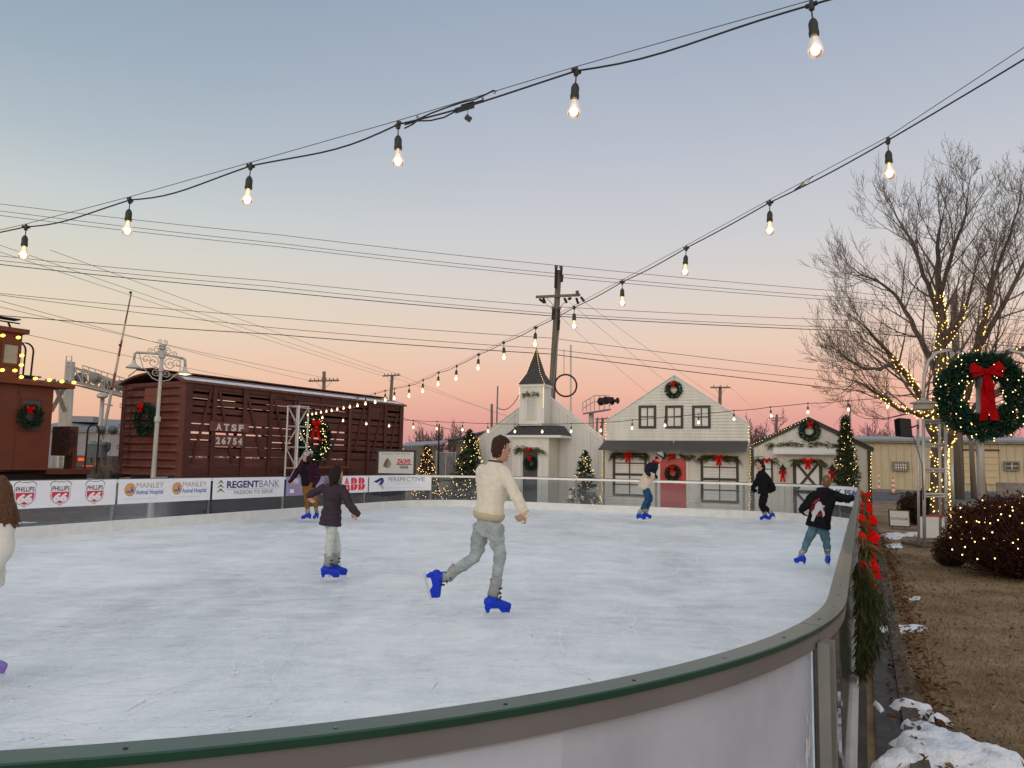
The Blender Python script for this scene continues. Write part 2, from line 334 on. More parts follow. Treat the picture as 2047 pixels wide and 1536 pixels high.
# lot under and round the rink on the left, brick walk along its left side
sheet('lot',rquad(-42,-.02,-6,29,GZ+.004),m_dgrav)
sheet('brick_walk',rquad(-16.5,-14.2,-4,24.5,GZ+.008),m_brick)
sheet('gravel_bed',[at(-400,1000,19.5).xy.to_3d()+Vector((0,0,GZ+.012)),Vector((-4.0,30,GZ+.012)),Vector((-2,70,GZ+.012)),Vector((-60,70,GZ+.012))],m_dgrav)
sheet('back_lot',[Vector((-60,28.6,GZ+.016)),Vector((8,28.6,GZ+.016)),Vector((8,80,GZ+.016)),Vector((-60,80,GZ+.016))],m_gravel)
# road on the right behind the lawn
def zq(pts,z): return [onz(x,y,z) for x,y in pts]
r0=onz(1700,1003,GZ); r1=onz(2400,1012,GZ); r2=onz(2400,988,GZ); r3=onz(1700,982,GZ)
sheet('road',[r0.xy.to_3d()+Vector((0,0,GZ+.006)),r1.xy.to_3d()+Vector((0,0,GZ+.006)),r2.xy.to_3d()+Vector((0,0,GZ+.006)),r3.xy.to_3d()+Vector((0,0,GZ+.006))],m_asph)
mb=MB(); 
mb.bar(onz(1700,1004.5,GZ+.06),onz(2400,1014,GZ+.06),.25,.13); mb.bar(onz(1700,981.5,GZ+.06),onz(2400,987,GZ+.06),.25,.13); structure('road_kerb',mb,m_conc)
# rubber mat strip and concrete edging along the right side of the rink
m_rub=mat('black_rubber',(.018,.018,.018),.55,var=.4,scale=6,bump=.3,col2=(.06,.055,.05))
mb=MB(); mb.add(rquad(.03,.2,-2,25,GZ+.02),[(0,1,2,3)]); structure('rubber_strip',mb,m_rub)
mb=MB(); u=-2.0
while u<26:
    mb.add([RW(.19,u+.008,GZ),RW(.30,u+.008,GZ),RW(.30,u+1.2,GZ),RW(.19,u+1.2,GZ),RW(.195,u+.01,GZ+.05),RW(.295,u+.01,GZ+.05),RW(.295,u+1.19,GZ+.05),RW(.195,u+1.19,GZ+.05)],[(4,5,6,7),(0,1,5,4),(1,2,6,5),(2,3,7,6),(3,0,4,7)]); u+=1.21
structure('garden_kerb',mb,m_kconc)
# ---------------- the barrier ----------------
m_cap=mat('green_cap_plastic',(.005,.050,.030),.34,spec=.6,coat=.16,var=.12,scale=5)
m_alu=mat('aluminium',(.21,.21,.22),.45,metal=.35,var=.06,scale=3,bump=.05)
m_alud=mat('aluminium_dull',(.27,.285,.275),.5,metal=.35,var=.1,scale=6,bump=.08)
m_rail=mat('pale_rail',(.78,.78,.76),.35,metal=.2,var=.1,scale=4)  # whitish tone puts the silver rail's bright highlight into the colour
m_kick=mat('kick_plastic',(.70,.71,.68),.5,var=.07,scale=4,bump=.05)
m_glass=glass_mat('clear_sheet',haze=.035,gloss=.05)
m_glassn=glass_mat('hazed_sheet',tint=(.93,.93,.95),haze=.52,gloss=.03,hazecol=(.70,.73,.80))
m_dark=mat('dark_hole',(.012,.012,.012),.5)
m_base=mat('base_board',(.52,.50,.46),.7,var=.15,scale=5,bump=.15)
bar=thing('rink_barrier','waist high rink barrier of clear panels and posts with green capped rail','barrier',RW(-7,12,0),-AZ)
def sweep(profile,s0,s1,step=.12):   # profile (off,z) closed
    n=max(1,int(abs(s1-s0)/step)); mb=MB(); k=len(profile); vs=[]
    for i in range(n+1):
        s=s0+(s1-s0)*i/n
        for o,z in profile: vs.append(PW(s,z,o))
    fs=[]
    for i in range(n):
        for j in range(k): fs.append((i*k+j,i*k+(j+1)%k,(i+1)*k+(j+1)%k,(i+1)*k+j))
    fs.append(tuple(range(k))); fs.append(tuple(n*k+j for j in range(k))[::-1]); return mb.add(vs,fs)
PX_POST=[228,418,566,655,730,862,985,1151,1310,1486]
posts=[s_of(x) for x in PX_POST]
posts=[posts[0]-2.5*k for k in (3,2,1)]+posts
posts+=[posts[-1]+2.62]
s_=SACC[3]+ARC*.62
posts+=[s_]
spr=SACC[4]
near_post=min((abs(proj(PW(SACC[4]+18+ARC*i/300,.80,.04))[0]-1649),SACC[4]+18+ARC*i/300) for i in range(-200,300))[1]
# right side: posts every 2.45 m between corner and near post
kk=list(np.arange(near_post,spr,-2.45))[::-1]; posts+=kk
posts+=[near_post+2.36*k for k in (1,2,3,4,5)]
posts=[p for p in posts if p<STOT+posts[0]-.8]
posts=[p for p in posts if not (abs(p-(near_post-2.45))<.01)]
posts=sorted(p%STOT for p in posts)
for i,p in enumerate(posts):
    a=p; b=posts[(i+1)%len(posts)]; b=b if b>a else b+STOT
    nearp=(SACC[5]-1.6<(a+b)/2<SACC[7])
    part('cap_rail',sweep([(-.032,1.053),(.034,1.053),(.034,1.067),(.031,1.07),(-.029,1.07),(-.032,1.067)],a+.002,b-.002),m_cap,bar)
    part('rail_strip',sweep([(.020,1.006),(.026,1.006),(.026,1.052),(.020,1.052)],a+.002,b-.002),m_alu,bar)
    part('inner_rail',sweep([(-.028,.985),(-.014,.985),(-.014,1.052),(-.028,1.052)],a+.001,b-.001),m_rail,bar)
    part('panel',sweep([(.002,.2),(.008,.2),(.008,1.05),(.002,1.05)],a+.02,b-.02),m_glassn if nearp else m_glass,bar)
    k=part('kick_board',sweep([(-.02,0),(0,0),(0,.215),(-.012,.22),(-.02,.215)],a+.002,b-.002),m_kick,bar)
    part('base_board',sweep([(0.001,GZ),(.028,GZ),(.028,.2),(.001,.2)],a+.002,b-.002),m_base if not nearp else m_kick,bar)
    # post: channel outside the panel
    mb=MB(); w,n=PW(p,0,.038),None
    pp,nn=path(p); nw=RW(nn[0],nn[1]); tw=RW(nn[1],-nn[0]); hw=.033
    c=PW(p,0,.037); hw=.036; mb.obox(c+Vector((0,0,(1.025+GZ)/2)),tw,nw,ZD,hw,.005,(1.025-GZ)/2)
    for q in(-1,1): mb.obox(c+tw*q*(hw-.003)+nw*.016+Vector((0,0,(1.025+GZ)/2)),tw,nw,ZD,.003,.012,(1.025-GZ)/2)
    po=part('post',mb,m_alud,bar)
    if SACC[4]<p<SACC[6]:
        for z in(1.0,.66,.42):
            b_=MB(); b_.lathe([(.008,0),(.008,.004),(.004,.008)],c+nw*.0055+Vector((0,0,z)),8,nw); part('bolt',b_,m_alu,po)
# screw recesses in the cap rail, nearest ones, as one part each
s=SACC[5]-3.0; k=0
while s<SACC[7]+.5:
    mb=MB(); c=PW(s,1.0705,.004); mb.lathe([(.0045,0),(.0045,.0006),(.002,.0007)],c,8); part('screw',mb,m_dark if k%3 else m_alu,bar); s+=.34 if s>SACC[5]+.3 else .27; k+=1
# frost and scuffs on the near sheet beside the post
q=random.Random(55); m_scuff=mat('frosted_scuff',(.62,.64,.68),.8,var=.1,scale=20)
for i in range(26):
    s0_=near_post+(.05+abs(q.gauss(0,.02)) if i<8 else q.uniform(.1,2.2)); z=q.uniform(.66,.80) if i<8 else q.uniform(.45,.95); L_=q.uniform(.02,.07) if i<8 else q.uniform(.03,.16); w_=q.uniform(.004,.010) if i<8 else q.uniform(.0006,.0014); a=q.uniform(1.1,1.9) if i<8 else q.uniform(-1.2,1.9)
    mb=MB(); P=[]
    for k in range(6):
        t=k/5; x=s0_+math.cos(a)*L_*t; zz=z+math.sin(a)*L_*t; ww=w_*math.sin(math.pi*(.1+.8*t))*q.uniform(.6,1.3); P+=[PW(x-math.sin(a)*ww,zz+math.cos(a)*ww,.0092),PW(x+math.sin(a)*ww,zz-math.cos(a)*ww,.0092)]
    mb.add(P,[(2*k,2*k+1,2*k+3,2*k+2) for k in range(5)]); part('scuff',mb,m_scuff,bar)
# ---------------- advertising banners ----------------
m_ban=mat('banner_vinyl',(.80,.81,.85),.45,var=.03,scale=3)
INK=lambda n,c: mat('ink_'+n,c,.5)
def banner(px0,px1,label,draw,z0=.545,z1=1.055,ink=None,s0=None,s1=None,base=None,lo=0,hi=None):
    a=s_of(px0,lo,hi) if s0 is None else s0; b=s_of(px1,lo,hi) if s1 is None else s1
    root=thing('advertising_banner',label,'banner',PW((a+b)/2,z0,-.03),-AZ,'advertising banners on the rink barrier')
    part('sheet',sweep([(-.034,z0),(-.031,z0),(-.031,z1),(-.034,z1)],a,b,.1),base or m_ban,root)
    layer=[0]
    def fn(x,z): return PW(x,z,-.0345-.0006*layer[0])
    X=lambda px: s_of(px,lo,hi)
    def ink_part(name,col,build,lv=1):
        layer[0]=lv; mb=MB(); build(mb); part(name,mb,col,root)
    draw(ink_part,fn,X); return root
red=INK('red',(.62,.02,.07)); blk=INK('black',(.02,.02,.03)); wht=INK('white',(.8,.8,.82)); nav=INK('navy',(.02,.02,.16)); blu=INK('blue',(.03,.12,.42)); org=INK('orange',(.72,.33,.08)); gry=INK('grey',(.22,.22,.24)); grn=INK('green',(.1,.17,.05)); tan_=INK('tan',(.36,.22,.17)); abb=INK('crimson',(.72,.015,.05)); lgr=INK('light_grey',(.5,.5,.52))
SH=[(0,.97),(.13,.955),(.27,1.0),(.40,.97),(.5,.86),(.44,.72),(.455,.5),(.46,.38),(.40,.24),(.25,.12),(.1,.07),(0,.0)]
def shield(cx,cz,w,h,fn,k=1.0):
    pts=[(x*w*k,(.5+(y-.5)*k)*h) for x,y in SH]; full=pts+[(-x,y) for x,y in pts[::-1][1:-1]]
    return [fn(cx+x,cz+y) for x,y in full]
def shield_add(mb,P):
    n=len(P); c=sum(P,Vector())/n; mb.add(P+[c],[(i,(i+1)%n,n) for i in range(n)])
def d_phil(ink,fn,X):
    cs=[X(45),X(116),X(185)]
    for c in cs:
        w,h=.44,.475; z=.57
        ink('shield_outline',blk,lambda mb: shield_add(mb,shield(c,z,w,h,fn,1.0)),1)
        ink('shield_border',wht,lambda mb: shield_add(mb,shield(c,z,w,h,fn,.95)),2)
        def lower(mb):
            P=[(.455,.57),(.455,.5),(.46,.38),(.40,.24),(.25,.12),(.1,.07),(0,.02)]
            P=[(x*w*.87,(.5+(y-.5)*.87)*h) for x,y in P]; P=P+[(-x,y) for x,y in P[::-1][1:]]
            Q=[fn(c+x,z+y) for x,y in P]; shield_add(mb,Q)
        ink('shield_field',red,lower,3)
        ink('lettering',blk,lambda mb: text_on(mb,'PHILLIPS',c-.17,c+.17,z+.285,z+.375,fn,.022),3)
        ink('lettering',wht,lambda mb: text_on(mb,'66',c-.14,c+.14,z+.08,z+.245,fn,.06,.2),4)
banner(-60,227,'white banner with three red and black shields reading PHILLIPS 66',d_phil)
def d_manley(ink,fn,X):
    for a,b in((243,323),(339,409)):
        x0,x1=X(a),X(b); L=x1-x0; cx=x0+L*.145; cz=.835; r=L*.135
        ink('roundel',org,lambda mb: disc_on(mb,cx,cz,r,r,fn,24),1)
        ink('roundel_edge',gry,lambda mb: ring_on(mb,cx,cz,r*.93,r*1.02,fn),2)
        def animals(mb):
            P=[(-.7,-.45),(-.55,-.1),(-.35,-.3),(-.2,0),(-.05,-.35),(.15,-.2),(.2,.45),(.35,.55),(.42,.3),(.5,.0),(.75,-.4),(.3,-.4),(.1,-.5)]
            poly_on(mb,[(cx+p*r,cz+q*r) for p,q in P],fn)
        ink('animal_figures',blu,animals,3)
        ink('lettering',tan_,lambda mb: text_on(mb,'MANLEY',x0+L*.3,x1,.865,.975,fn,-.004),1)
        ink('lettering',blu,lambda mb: text_on(mb,'Animal Hospital',x0+L*.29,x1,.70,.83,fn,.02),1)
        ink('small_print',lgr,lambda mb: text_on(mb,'Small Animal Medicine Surgery & Dentistry',x0,x0+L*.83,.625,.655,fn),1)
banner(231,417,'white banner with two orange roundels and MANLEY Animal Hospital twice',d_manley)
def d_regent(ink,fn,X):
    x0=X(428); w=X(446)-x0
    def fir(mb):
        for k,z in enumerate((.70,.80,.90)):
            ww=w*(.5-.06*k); cx=x0+w*.5
            poly_on(mb,[(cx-ww,z),(cx,z+.05),(cx,z+.11)],fn); poly_on(mb,[(cx,z+.05),(cx+ww,z),(cx,z+.11)],fn)
    ink('fir_emblem',grn,fir,1)
    a,b,c=X(450),X(515),X(555)
    ink('lettering',nav,lambda mb: text_on(mb,'REGENT',a,b-.01,.80,.975,fn,.035),1)
    ink('lettering',nav,lambda mb: text_on(mb,'BANK',b+.01,c,.80,.975,fn,-.012),1)
    ink('underline',gry,lambda mb: poly_on(mb,[(a,.768),(c,.768),(c,.775),(a,.775)],fn),1)
    ink('lettering',gry,lambda mb: text_on(mb,'PASSION TO SERVE',X(465),X(543),.645,.74,fn,.012),1)
banner(421,565,'white banner reading REGENTBANK PASSION TO SERVE with a green fir emblem',d_regent)
m_purp=mat('purple_vinyl',(.30,.24,.42),.45,var=.1,scale=4)
pale=INK('lilac',(.55,.5,.68)); 
def d_purp(ink,fn,X):
    a=X(576); b=X(640)
    ink('pale_block',pale,lambda mb: poly_on(mb,[(a,.87),(a+.35,.87),(a+.35,1.0),(a,1.0)],fn),1)
    for z in(.82,.76,.70): ink('pale_rule',pale,lambda mb: poly_on(mb,[(a+.45,z),(b+.7-z,z),(b+.7-z,z+.018),(a+.45,z+.018)],fn),1)
    ink('white_block',wht,lambda mb: poly_on(mb,[(a+.02,.62),(a+.18,.62),(a+.18,.72),(a+.02,.72)],fn),1)
banner(569,654,'purple banner behind the skater in the grey knitted hat',d_purp,base=m_purp)
def d_abb(ink,fn,X):
    a=X(683); b=X(727); w=(b-a)
    def letters(mb):
        cells=[(a-.0,a+w*.33),(a+w*.35,a+w*.655),(a+w*.69,b)]
        for (x0,x1),ch in zip(cells,'ABB'): text_on(mb,ch,x0,x1,.62,1.0,fn,.07)
    ink('lettering',abb,letters,1)
    def cuts(mb):
        poly_on(mb,[(a-.02,.80),(b+.02,.80),(b+.02,.814),(a-.02,.814)],fn)
        for f in(.165,.47,.81): poly_on(mb,[(a+w*f,.6),(a+w*f+.014,.6),(a+w*f+.014,1.02),(a+w*f,1.02)],fn)
    ink('letter_cuts',m_ban,cuts,2)
banner(656,733,'white banner with big red letters ABB',d_abb)
def d_pers(ink,fn,X):
    a=X(744); b=X(766)
    def logo(mb):
        w=b-a
        poly_on(mb,[(a,.86),(a+w*.62,.98),(a+w*.72,.9),(a+w*.3,.82)],fn); poly_on(mb,[(a+w*.62,.98),(a+w*.88,.97),(a+w*.95,.86),(a+w*.72,.9)],fn)
        poly_on(mb,[(a+w*.72,.9),(a+w*.95,.86),(a+w*.8,.76),(a+w*.55,.74),(a+w*.5,.79)],fn)
    ink('emblem',nav,logo,1)
    ink('emblem_leg',lgr,lambda mb: poly_on(mb,[(a+(b-a)*.42,.8),(a+(b-a)*.6,.83),(b+.02,.66),(b-.1,.6)],fn),1)
    ink('lettering',gry,lambda mb: text_on(mb,'PERSPECTIVE',X(774),X(848),.85,.99,fn,.004),1)
    ink('lettering',lgr,lambda mb: text_on(mb,'ADVISORS LLC',X(789),X(829),.75,.81,fn),1)
    ink('small_print',lgr,lambda mb: text_on(mb,'INVESTMENTS  &  INSURANCE  &  PLANNING',X(773),X(848),.635,.665,fn),1)
banner(735,861,'white banner reading PERSPECTIVE ADVISORS LLC in the curved corner',d_pers)
def d_oak(ink,fn,X):
    a=X(1640); b=X(1717)
    ink('lettering',nav,lambda mb: text_on(mb,'OAK PEAK',a,b,.80,.97,fn,.03),1)
    ink('peak_emblem',blu,lambda mb: [poly_on(mb,[(x,.86),(x+.17,.86),(x+.085,1.02)],fn) for x in (a+(b-a)*.16,a+(b-a)*.78)],2)
    ink('small_print',blu,lambda mb: text_on(mb,'PLUMBING',a+.3,b-.1,.68,.735,fn),1)
sA=s_of(1655,SACC[2],SACC[4]+2); 
banner(1648,1722,'white banner reading OAK PEAK in blue at the far right corner of the rink',d_oak,lo=SACC[2]+5,hi=SACC[4]+2.5)
# ================= FOLIAGE, WREATHS, BOWS, FAIRY LIGHTS =================
def foliage_mat(name,c1,c2,c3):
    if name in MAT: return MAT[name]
    m=bpy.data.materials.new(name); m.use_nodes=True; n=m.node_tree; b=n.nodes['Principled BSDF']; A=n.nodes.new; L=n.links.new
    g=A('ShaderNodeNewGeometry'); r=A('ShaderNodeValToRGB'); e=r.color_ramp.elements; e[0].color=(*c1,1); e[1].color=(*c3,1); q=e.new(.5); q.color=(*c2,1)
    L(g.outputs['Random Per Island'],r.inputs[0]); L(r.outputs[0],b.inputs['Base Color']); b.inputs['Roughness'].default_value=.7; b.inputs['Specular IOR Level'].default_value=.05
    MAT[name]=m; return m
m_fir=foliage_mat('fir_needles',(.012,.028,.016),(.02,.045,.022),(.035,.065,.03))
m_firy=foliage_mat('fir_needles_light',(.025,.04,.014),(.045,.065,.02),(.07,.09,.035))
m_cedar=foliage_mat('cedar_sprigs',(.05,.055,.018),(.09,.09,.035),(.14,.13,.06))
m_wr=foliage_mat('wreath_needles',(.01,.035,.025),(.02,.055,.035),(.035,.08,.05))
m_red=mat('red_ribbon',(.56,.006,.005),.75,var=.15,scale=20,bump=.2,spec=.03)
m_wood=mat('weathered_wood',(.09,.07,.055),.85,var=.35,scale=6,stretch=(1,1,.15),bump=.5)
m_bark=mat('bark',(.085,.065,.05),.9,var=.35,scale=10,stretch=(1,1,.2),bump=.6)
m_fairy=lamp_mat('fairy_light_glow',(1,.60,.13),5.5)
m_fairyw=lamp_mat('fairy_light_pale_glow',(1,.68,.28),5)
m_black=mat('black_plastic',(.015,.015,.015),.45)
m_wire=mat('wire_rubber',(.02,.02,.02),.6)
def rv(r): 
    while True:
        v=Vector((r.uniform(-1,1),r.uniform(-1,1),r.uniform(-1,1)))
        if .05<v.length<1: return v.normalized()
def blade(mb,p,d,L,w,r,droop=0):
    s=d.cross(rv(r)); 
    if s.length<.05: s=d.orthogonal()
    s=s.normalized()*w; a=p; m=p+d*L*.55+Vector((0,0,-droop*L*.3)); e=p+d*L+Vector((0,0,-droop*L))
    mb.add([a-s*.35,a+s*.35,m+s,m-s,e],[(0,1,2,3),(3,2,4)])
def wreath_mesh(R,r,n,L,w,seed,C=Vector(),ax=Vector((0,-1,0))):
    """ring of needle tufts in the x,z plane of a frame whose facing axis is ax"""
    q=random.Random(seed); mb=MB(); rt=ZD.cross(ax).normalized()*-1; up=ZD
    for i in range(n):
        t=2*math.pi*(i+q.random())/n*1.0; t=q.uniform(0,2*math.pi); k=q.random()
        rr=r*(.55+.5*k)*(1+.18*math.sin(7*t+seed)); ph=q.uniform(0,2*math.pi)
        rad_=rt*math.cos(t)+up*math.sin(t); tg=-rt*math.sin(t)+up*math.cos(t)
        o=rad_*math.cos(ph)+ax*math.sin(ph)*.8
        p=C+rad_*R+o*rr*.6; d=(o*.8+tg*q.uniform(-.9,.9)+rv(q)*.35).normalized()
        blade(mb,p,d,L*q.uniform(.6,1.25),w*q.uniform(.7,1.3),q)
    return mb
def ribbon(mb,pts,w,side,th=.004):
    pts=[Vector(p) for p in pts]; vs=[];fs=[]
    ws=w if isinstance(w,(list,tuple)) else [w]*len(pts)
    for i,p in enumerate(pts):
        d=(pts[min(i+1,len(pts)-1)]-pts[max(0,i-1)]).normalized(); n=d.cross(side).normalized()*th
        a=side*ws[i]/2; vs+= [p-a-n,p+a-n,p+a+n,p-a+n]
    for i in range(len(pts)-1):
        for j in range(4): fs.append((i*4+j,i*4+(j+1)%4,(i+1)*4+(j+1)%4,(i+1)*4+j))
    fs+= [(3,2,1,0),tuple(len(pts)*4-4+j for j in range(4))]; mb.add(vs,fs)
def bow_mesh(c,s,ax,tail=1.6,seed=0,spread=.35,loops=2):
    """s = width of one loop; ax = facing direction"""
    q=random.Random(seed); mb=MB(); c=Vector(c); ax=Vector(ax); rt=ZD.cross(ax).normalized()*-1; up=ZD
    for lay in range(loops):
        for sg in(-1,1):
            ang=(.35-.5*lay)*sg+q.uniform(-.1,.1); d=rt*sg*math.cos(ang)+up*math.sin(abs(ang))*(1 if lay==0 else -.55); 
            side=ax.cross(d).normalized()
            sd=(side*.9+ax*.35*sg).normalized()
            pts=[c+ax*.01]; 
            for k in range(1,9):
                t=k/9; x=math.sin(math.pi*t)**.7; o=(t-.5)*2
                pts.append(c+d*s*x*(1.0-.12*lay)+ax*(s*.30*(-o)+s*.15)+sd*0)
            pts.append(c+ax*.02)
            ribbon(mb,pts,[s*.28,s*.45,s*.6,s*.68,s*.7,s*.7,s*.68,s*.6,s*.45,s*.28],sd,.003*max(1,s*4))
    mb.ball(c+ax*s*.18,s*.2,8,6,(1,.8,1))
    for sg in(-1,1):
        pts=[c+ax*s*.1+rt*sg*s*tail*spread*(k/6)+up*(-s*tail*(k/6))+ax*s*.12*math.sin(k*1.5+sg) for k in range(7)]
        ribbon(mb,pts,[s*.3]+[s*.5]*6,(rt+ax*.1*sg).normalized(),.003*max(1,s*4))
    return mb
BULB={}
def lightpt(r,m):
    k=(round(r,4),m.name)
    if k not in BULB:
        mb=MB(); mb.ball((0,0,0),r*.5,6,4); me=bpy.data.meshes.new('fairy_bulb'); me.from_pydata(mb.v,[],mb.f); me.materials.append(m); BULB[k]=me
    return BULB[k]
def fairy(parent,pts,r,m,name='fairy_bulb',cap=96):
    """the largest-showing (nearest) bulbs as parts, the rest as one stuff part"""
    pts=[Vector(p) for p in pts]; pts.sort(key=lambda p:(p-CAMLOC).length)
    Mi=XF[parent.name].inverted()
    for p in pts[:cap]:
        o=bpy.data.objects.new(name,lightpt(r,m)); COL.objects.link(o); o.parent=parent; o.location=Mi@p
    if len(pts)>cap:
        mb=MB()
        for p in pts[cap:]: mb.ball(p,r*.5,6,4)
        part('fairy_bulbs_mass' if False else 'small_fairy_bulb',mb,m,parent,kind='stuff')
FACE=-UD   # direction the playhouse fronts face
def wreath(C,R,label,ax=FACE,bow=1.0,n=700,seed=1,group='christmas wreaths with red bows',bowdz=1.0,r=.42,L=.36,w=.05,tail=1.5,name='wreath',spread=.35,bowm=None,boff=0,bulbs=0,bm=None,br=.02):
    C=Vector(C); t=thing(name,label,'wreath',C-ZD*R*1.2,0,group)
    part('greenery',wreath_mesh(R,R*r,n,R*L,R*w,seed,C,ax),m_wr,t)
    rt=ZD.cross(ax).normalized()*-1
    part('bow',bow_mesh(C+ZD*R*bowdz+ax*R*.38+rt*boff*R,R*.42*bow,ax,tail/bow*1.0,seed,spread),bowm or m_red,t)
    if bulbs:
        q=random.Random(seed+9); P=[]
        for i in range(bulbs):
            a=q.uniform(0,2*math.pi); ph=q.uniform(-.2,math.pi+.2); P.append(C+(rt*math.cos(a)+ZD*math.sin(a))*(R+R*r*.95*math.cos(ph))+ax*R*r*.95*abs(math.sin(ph)))
        fairy(t,P,br,bm or m_fairyw)
    return t
def garland(P0,P1,label,bowat=.5,bow=.16,seed=0,sag=.0,L=.28,dens=115,ax=FACE,droopends=True,group='cedar garlands over doors and windows',tail=1.7):
    P0=Vector(P0);P1=Vector(P1); q=random.Random(seed); t=thing('garland',label,'garland',(P0+P1)/2-ZD*.1,0,group); mb=MB(); D=P1-P0; dn=D.normalized()
    n=int(dens*D.length)
    for i in range(n):
        k=q.random(); sgn=-1 if k<.5 else 1
        p=P0+D*k+ZD*(q.gauss(0,.035)+.03*math.sin(k*17+seed))+ax*q.uniform(0,.12)
        d=(dn*sgn*q.uniform(.5,1.2)+ZD*q.uniform(-.55,.35)+ax*q.uniform(-.1,.4)); 
        if droopends: d+=ZD*(-.9)*abs(k-.5)**2*2.5
        blade(mb,p,d.normalized(),L*q.uniform(.4,1.1),.014*q.uniform(.7,1.4),q,.25)
    part('cedar_greens',mb,m_cedar,t)
    if bow: part('bow',bow_mesh(P0+D*bowat+ax*.17,bow,ax,tail,seed,.22),m_red,t)
    return t
# ================= PLAYHOUSE FRONTS =================
m_white=mat('painted_boards',(.68,.665,.58),.6,var=.09,scale=3,stretch=(1,1,.2))
m_white2=mat('painted_panel',(.62,.61,.56),.6,var=.06,scale=2.5,stretch=(1,1,.3))
m_pane=mat('window_panel_white',(.82,.82,.79),.5,var=.03,scale=2)
m_trimw=mat('white_trim',(.72,.71,.66),.5)
m_dtrim=mat('dark_grey_trim',(.04,.038,.03),.6,var=.12,scale=8)
m_roof=mat('charcoal_roof',(.035,.036,.036),.7,var=.3,scale=12,bump=.3)
m_awn=mat('awning_metal',(.055,.055,.05),.5,var=.08,scale=3)
m_reddoor=mat('red_door_paint',(.50,.035,.028),.35,var=.06,scale=2,coat=.3)
m_doord=mat('dark_glass_door',(.05,.055,.055),.25,var=.2,scale=3)
def FP(px,py,U): return onplane(px,py,UD*U,UD)
def slab(mb,pts,U,th):  # pixel polygon on plane u=U, extruded backwards (away) by th
    mb.prism([FP(x,y,U) for x,y in pts],UD*th)
def rectpx(mb,x0,y0,x1,y1,U,th):
    """true rectangle in the plane: v-range from px at mid height, z-range from py at the left/right middle"""
    a=FP(x0,(y0+y1)/2,U); b=FP(x1,(y0+y1)/2,U); z1=FP((x0+x1)/2,y0,U).z; z0=FP((x0+x1)/2,y1,U).z
    va,vb=a.dot(VD),b.dot(VD); mb.add([RW(v,u,z) for z in(z0,z1) for v,u in((va,U),(vb,U),(vb,U+th),(va,U+th))],[(0,3,2,1),(4,5,6,7),(0,1,5,4),(1,2,6,5),(2,3,7,6),(3,0,4,7)]); return va,vb,z0,z1
def rectv(mb,va,vb,z0,z1,U,th):
    if va>vb: va,vb=vb,va
    if z0>z1: z0,z1=z1,z0
    mb.add([RW(v,u,z) for z in(z0,z1) for v,u in((va,U),(vb,U),(vb,U+th),(va,U+th))],[(0,3,2,1),(4,5,6,7),(0,1,5,4),(1,2,6,5),(2,3,7,6),(3,0,4,7)])
def gable_boards(poly,U,step,vertical,th=.03,lap=.022):
    """clad a (v,z) convex polygon with separate boards in one mesh"""
    mb=MB(); vs=[p[0] for p in poly]; zs=[p[1] for p in poly]
    def clip(axis,lo,hi):
        P=poly
        for sgn,val in((1,lo),(-1,hi)):
            Q=[]
            for i in range(len(P)):
                a=P[i];b=P[(i+1)%len(P)]; da=sgn*(a[axis]-val); db=sgn*(b[axis]-val)
                if da>=0: Q.append(a)
                if (da>=0)!=(db>=0) and abs(da-db)>1e-9: t=da/(da-db); Q.append((a[0]+(b[0]-a[0])*t,a[1]+(b[1]-a[1])*t))
            P=Q
            if len(P)<3: return []
        return P
    ax=0 if vertical else 1; x=min(vs if vertical else zs); hi=max(vs if vertical else zs); q=random.Random(7)
    while x<hi-1e-6:
        P=clip(ax,x+(.007 if vertical else 0),min(hi,x+step)); 
        if len(P)>=3:
            if vertical: off=q.uniform(0,.003); F=[RW(p[0],U+off,p[1]) for p in P]; B=[RW(p[0],U+th,p[1]) for p in P]
            else: F=[RW(p[0],U-lap*(1-(p[1]-x)/step),p[1]) for p in P]; B=[RW(p[0],U+th,p[1]) for p in P]
            k=len(P); mb.add(F+B,[tuple(range(k)),tuple(range(k,2*k))[::-1]]+[(i,i+k,(i+1)%k+k,(i+1)%k) for i in range(k)])
        x+=step
    return mb
def vz(px,py,U): p=FP(px,py,U); return (p.dot(VD),p.z)
def rakes(mb,a,b,c,U,w=.1,th=.05,out=.0):  # along roof edges a->b->c in (v,z)
    for p,q in((a,b),(b,c)):
        P=RW(p[0],U,p[1]);Q=RW(q[0],U,q[1]); d=(Q-P).normalized(); n=d.cross(UD).normalized(); n=n if n.z>0 else -n
        mb.prism([P-n*w,Q-n*w,Q+n*out,P+n*out],UD*th)
def window(parent,va,vb,z0,z1,U,fr,vm,hm,label=None,thick=()):
    w=MB(); rectv(w,va+fr*.3,vb-fr*.3,z0+fr*.3,z1-fr*.3,U+.004,.02)
    o=part('window',w,m_pane,parent,label=label); f=MB(); 
    rectv(f,va,va+fr,z0,z1,U-.03,.032); rectv(f,vb-fr,vb,z0,z1,U-.03,.032); rectv(f,va+fr,vb-fr,z1-fr,z1,U-.03,.032); rectv(f,va+fr,vb-fr,z0,z0+fr,U-.03,.032)
    part('frame',f,m_dtrim,o); g=MB(); t=fr*.42; xs=[va+fr+(vb-va-2*fr)*k for k in vm]
    for x in xs: rectv(g,x-t/2,x+t/2,z0+fr,z1-fr,U-.02,.022)
    edges=[va+fr]+xs+[vb-fr]
    for k in hm:
        z=z0+(z1-z0)*k; tt=t*(2.2 if k in thick else 1)
        for i in range(len(edges)-1):
            x0=edges[i]+(t/2 if i else 0); x1=edges[i+1]-(t/2 if i<len(edges)-2 else 0); rectv(g,x0,x1,z-tt/2,z+tt/2,U-.021,.022)
    part('muntins',g,m_dtrim,o); return o
def prism_side_wall(mb,v,z0,z1,U,depth,th=.05): rectv(mb,v-th/2,v+th/2,z0,z1,U+.03,depth)
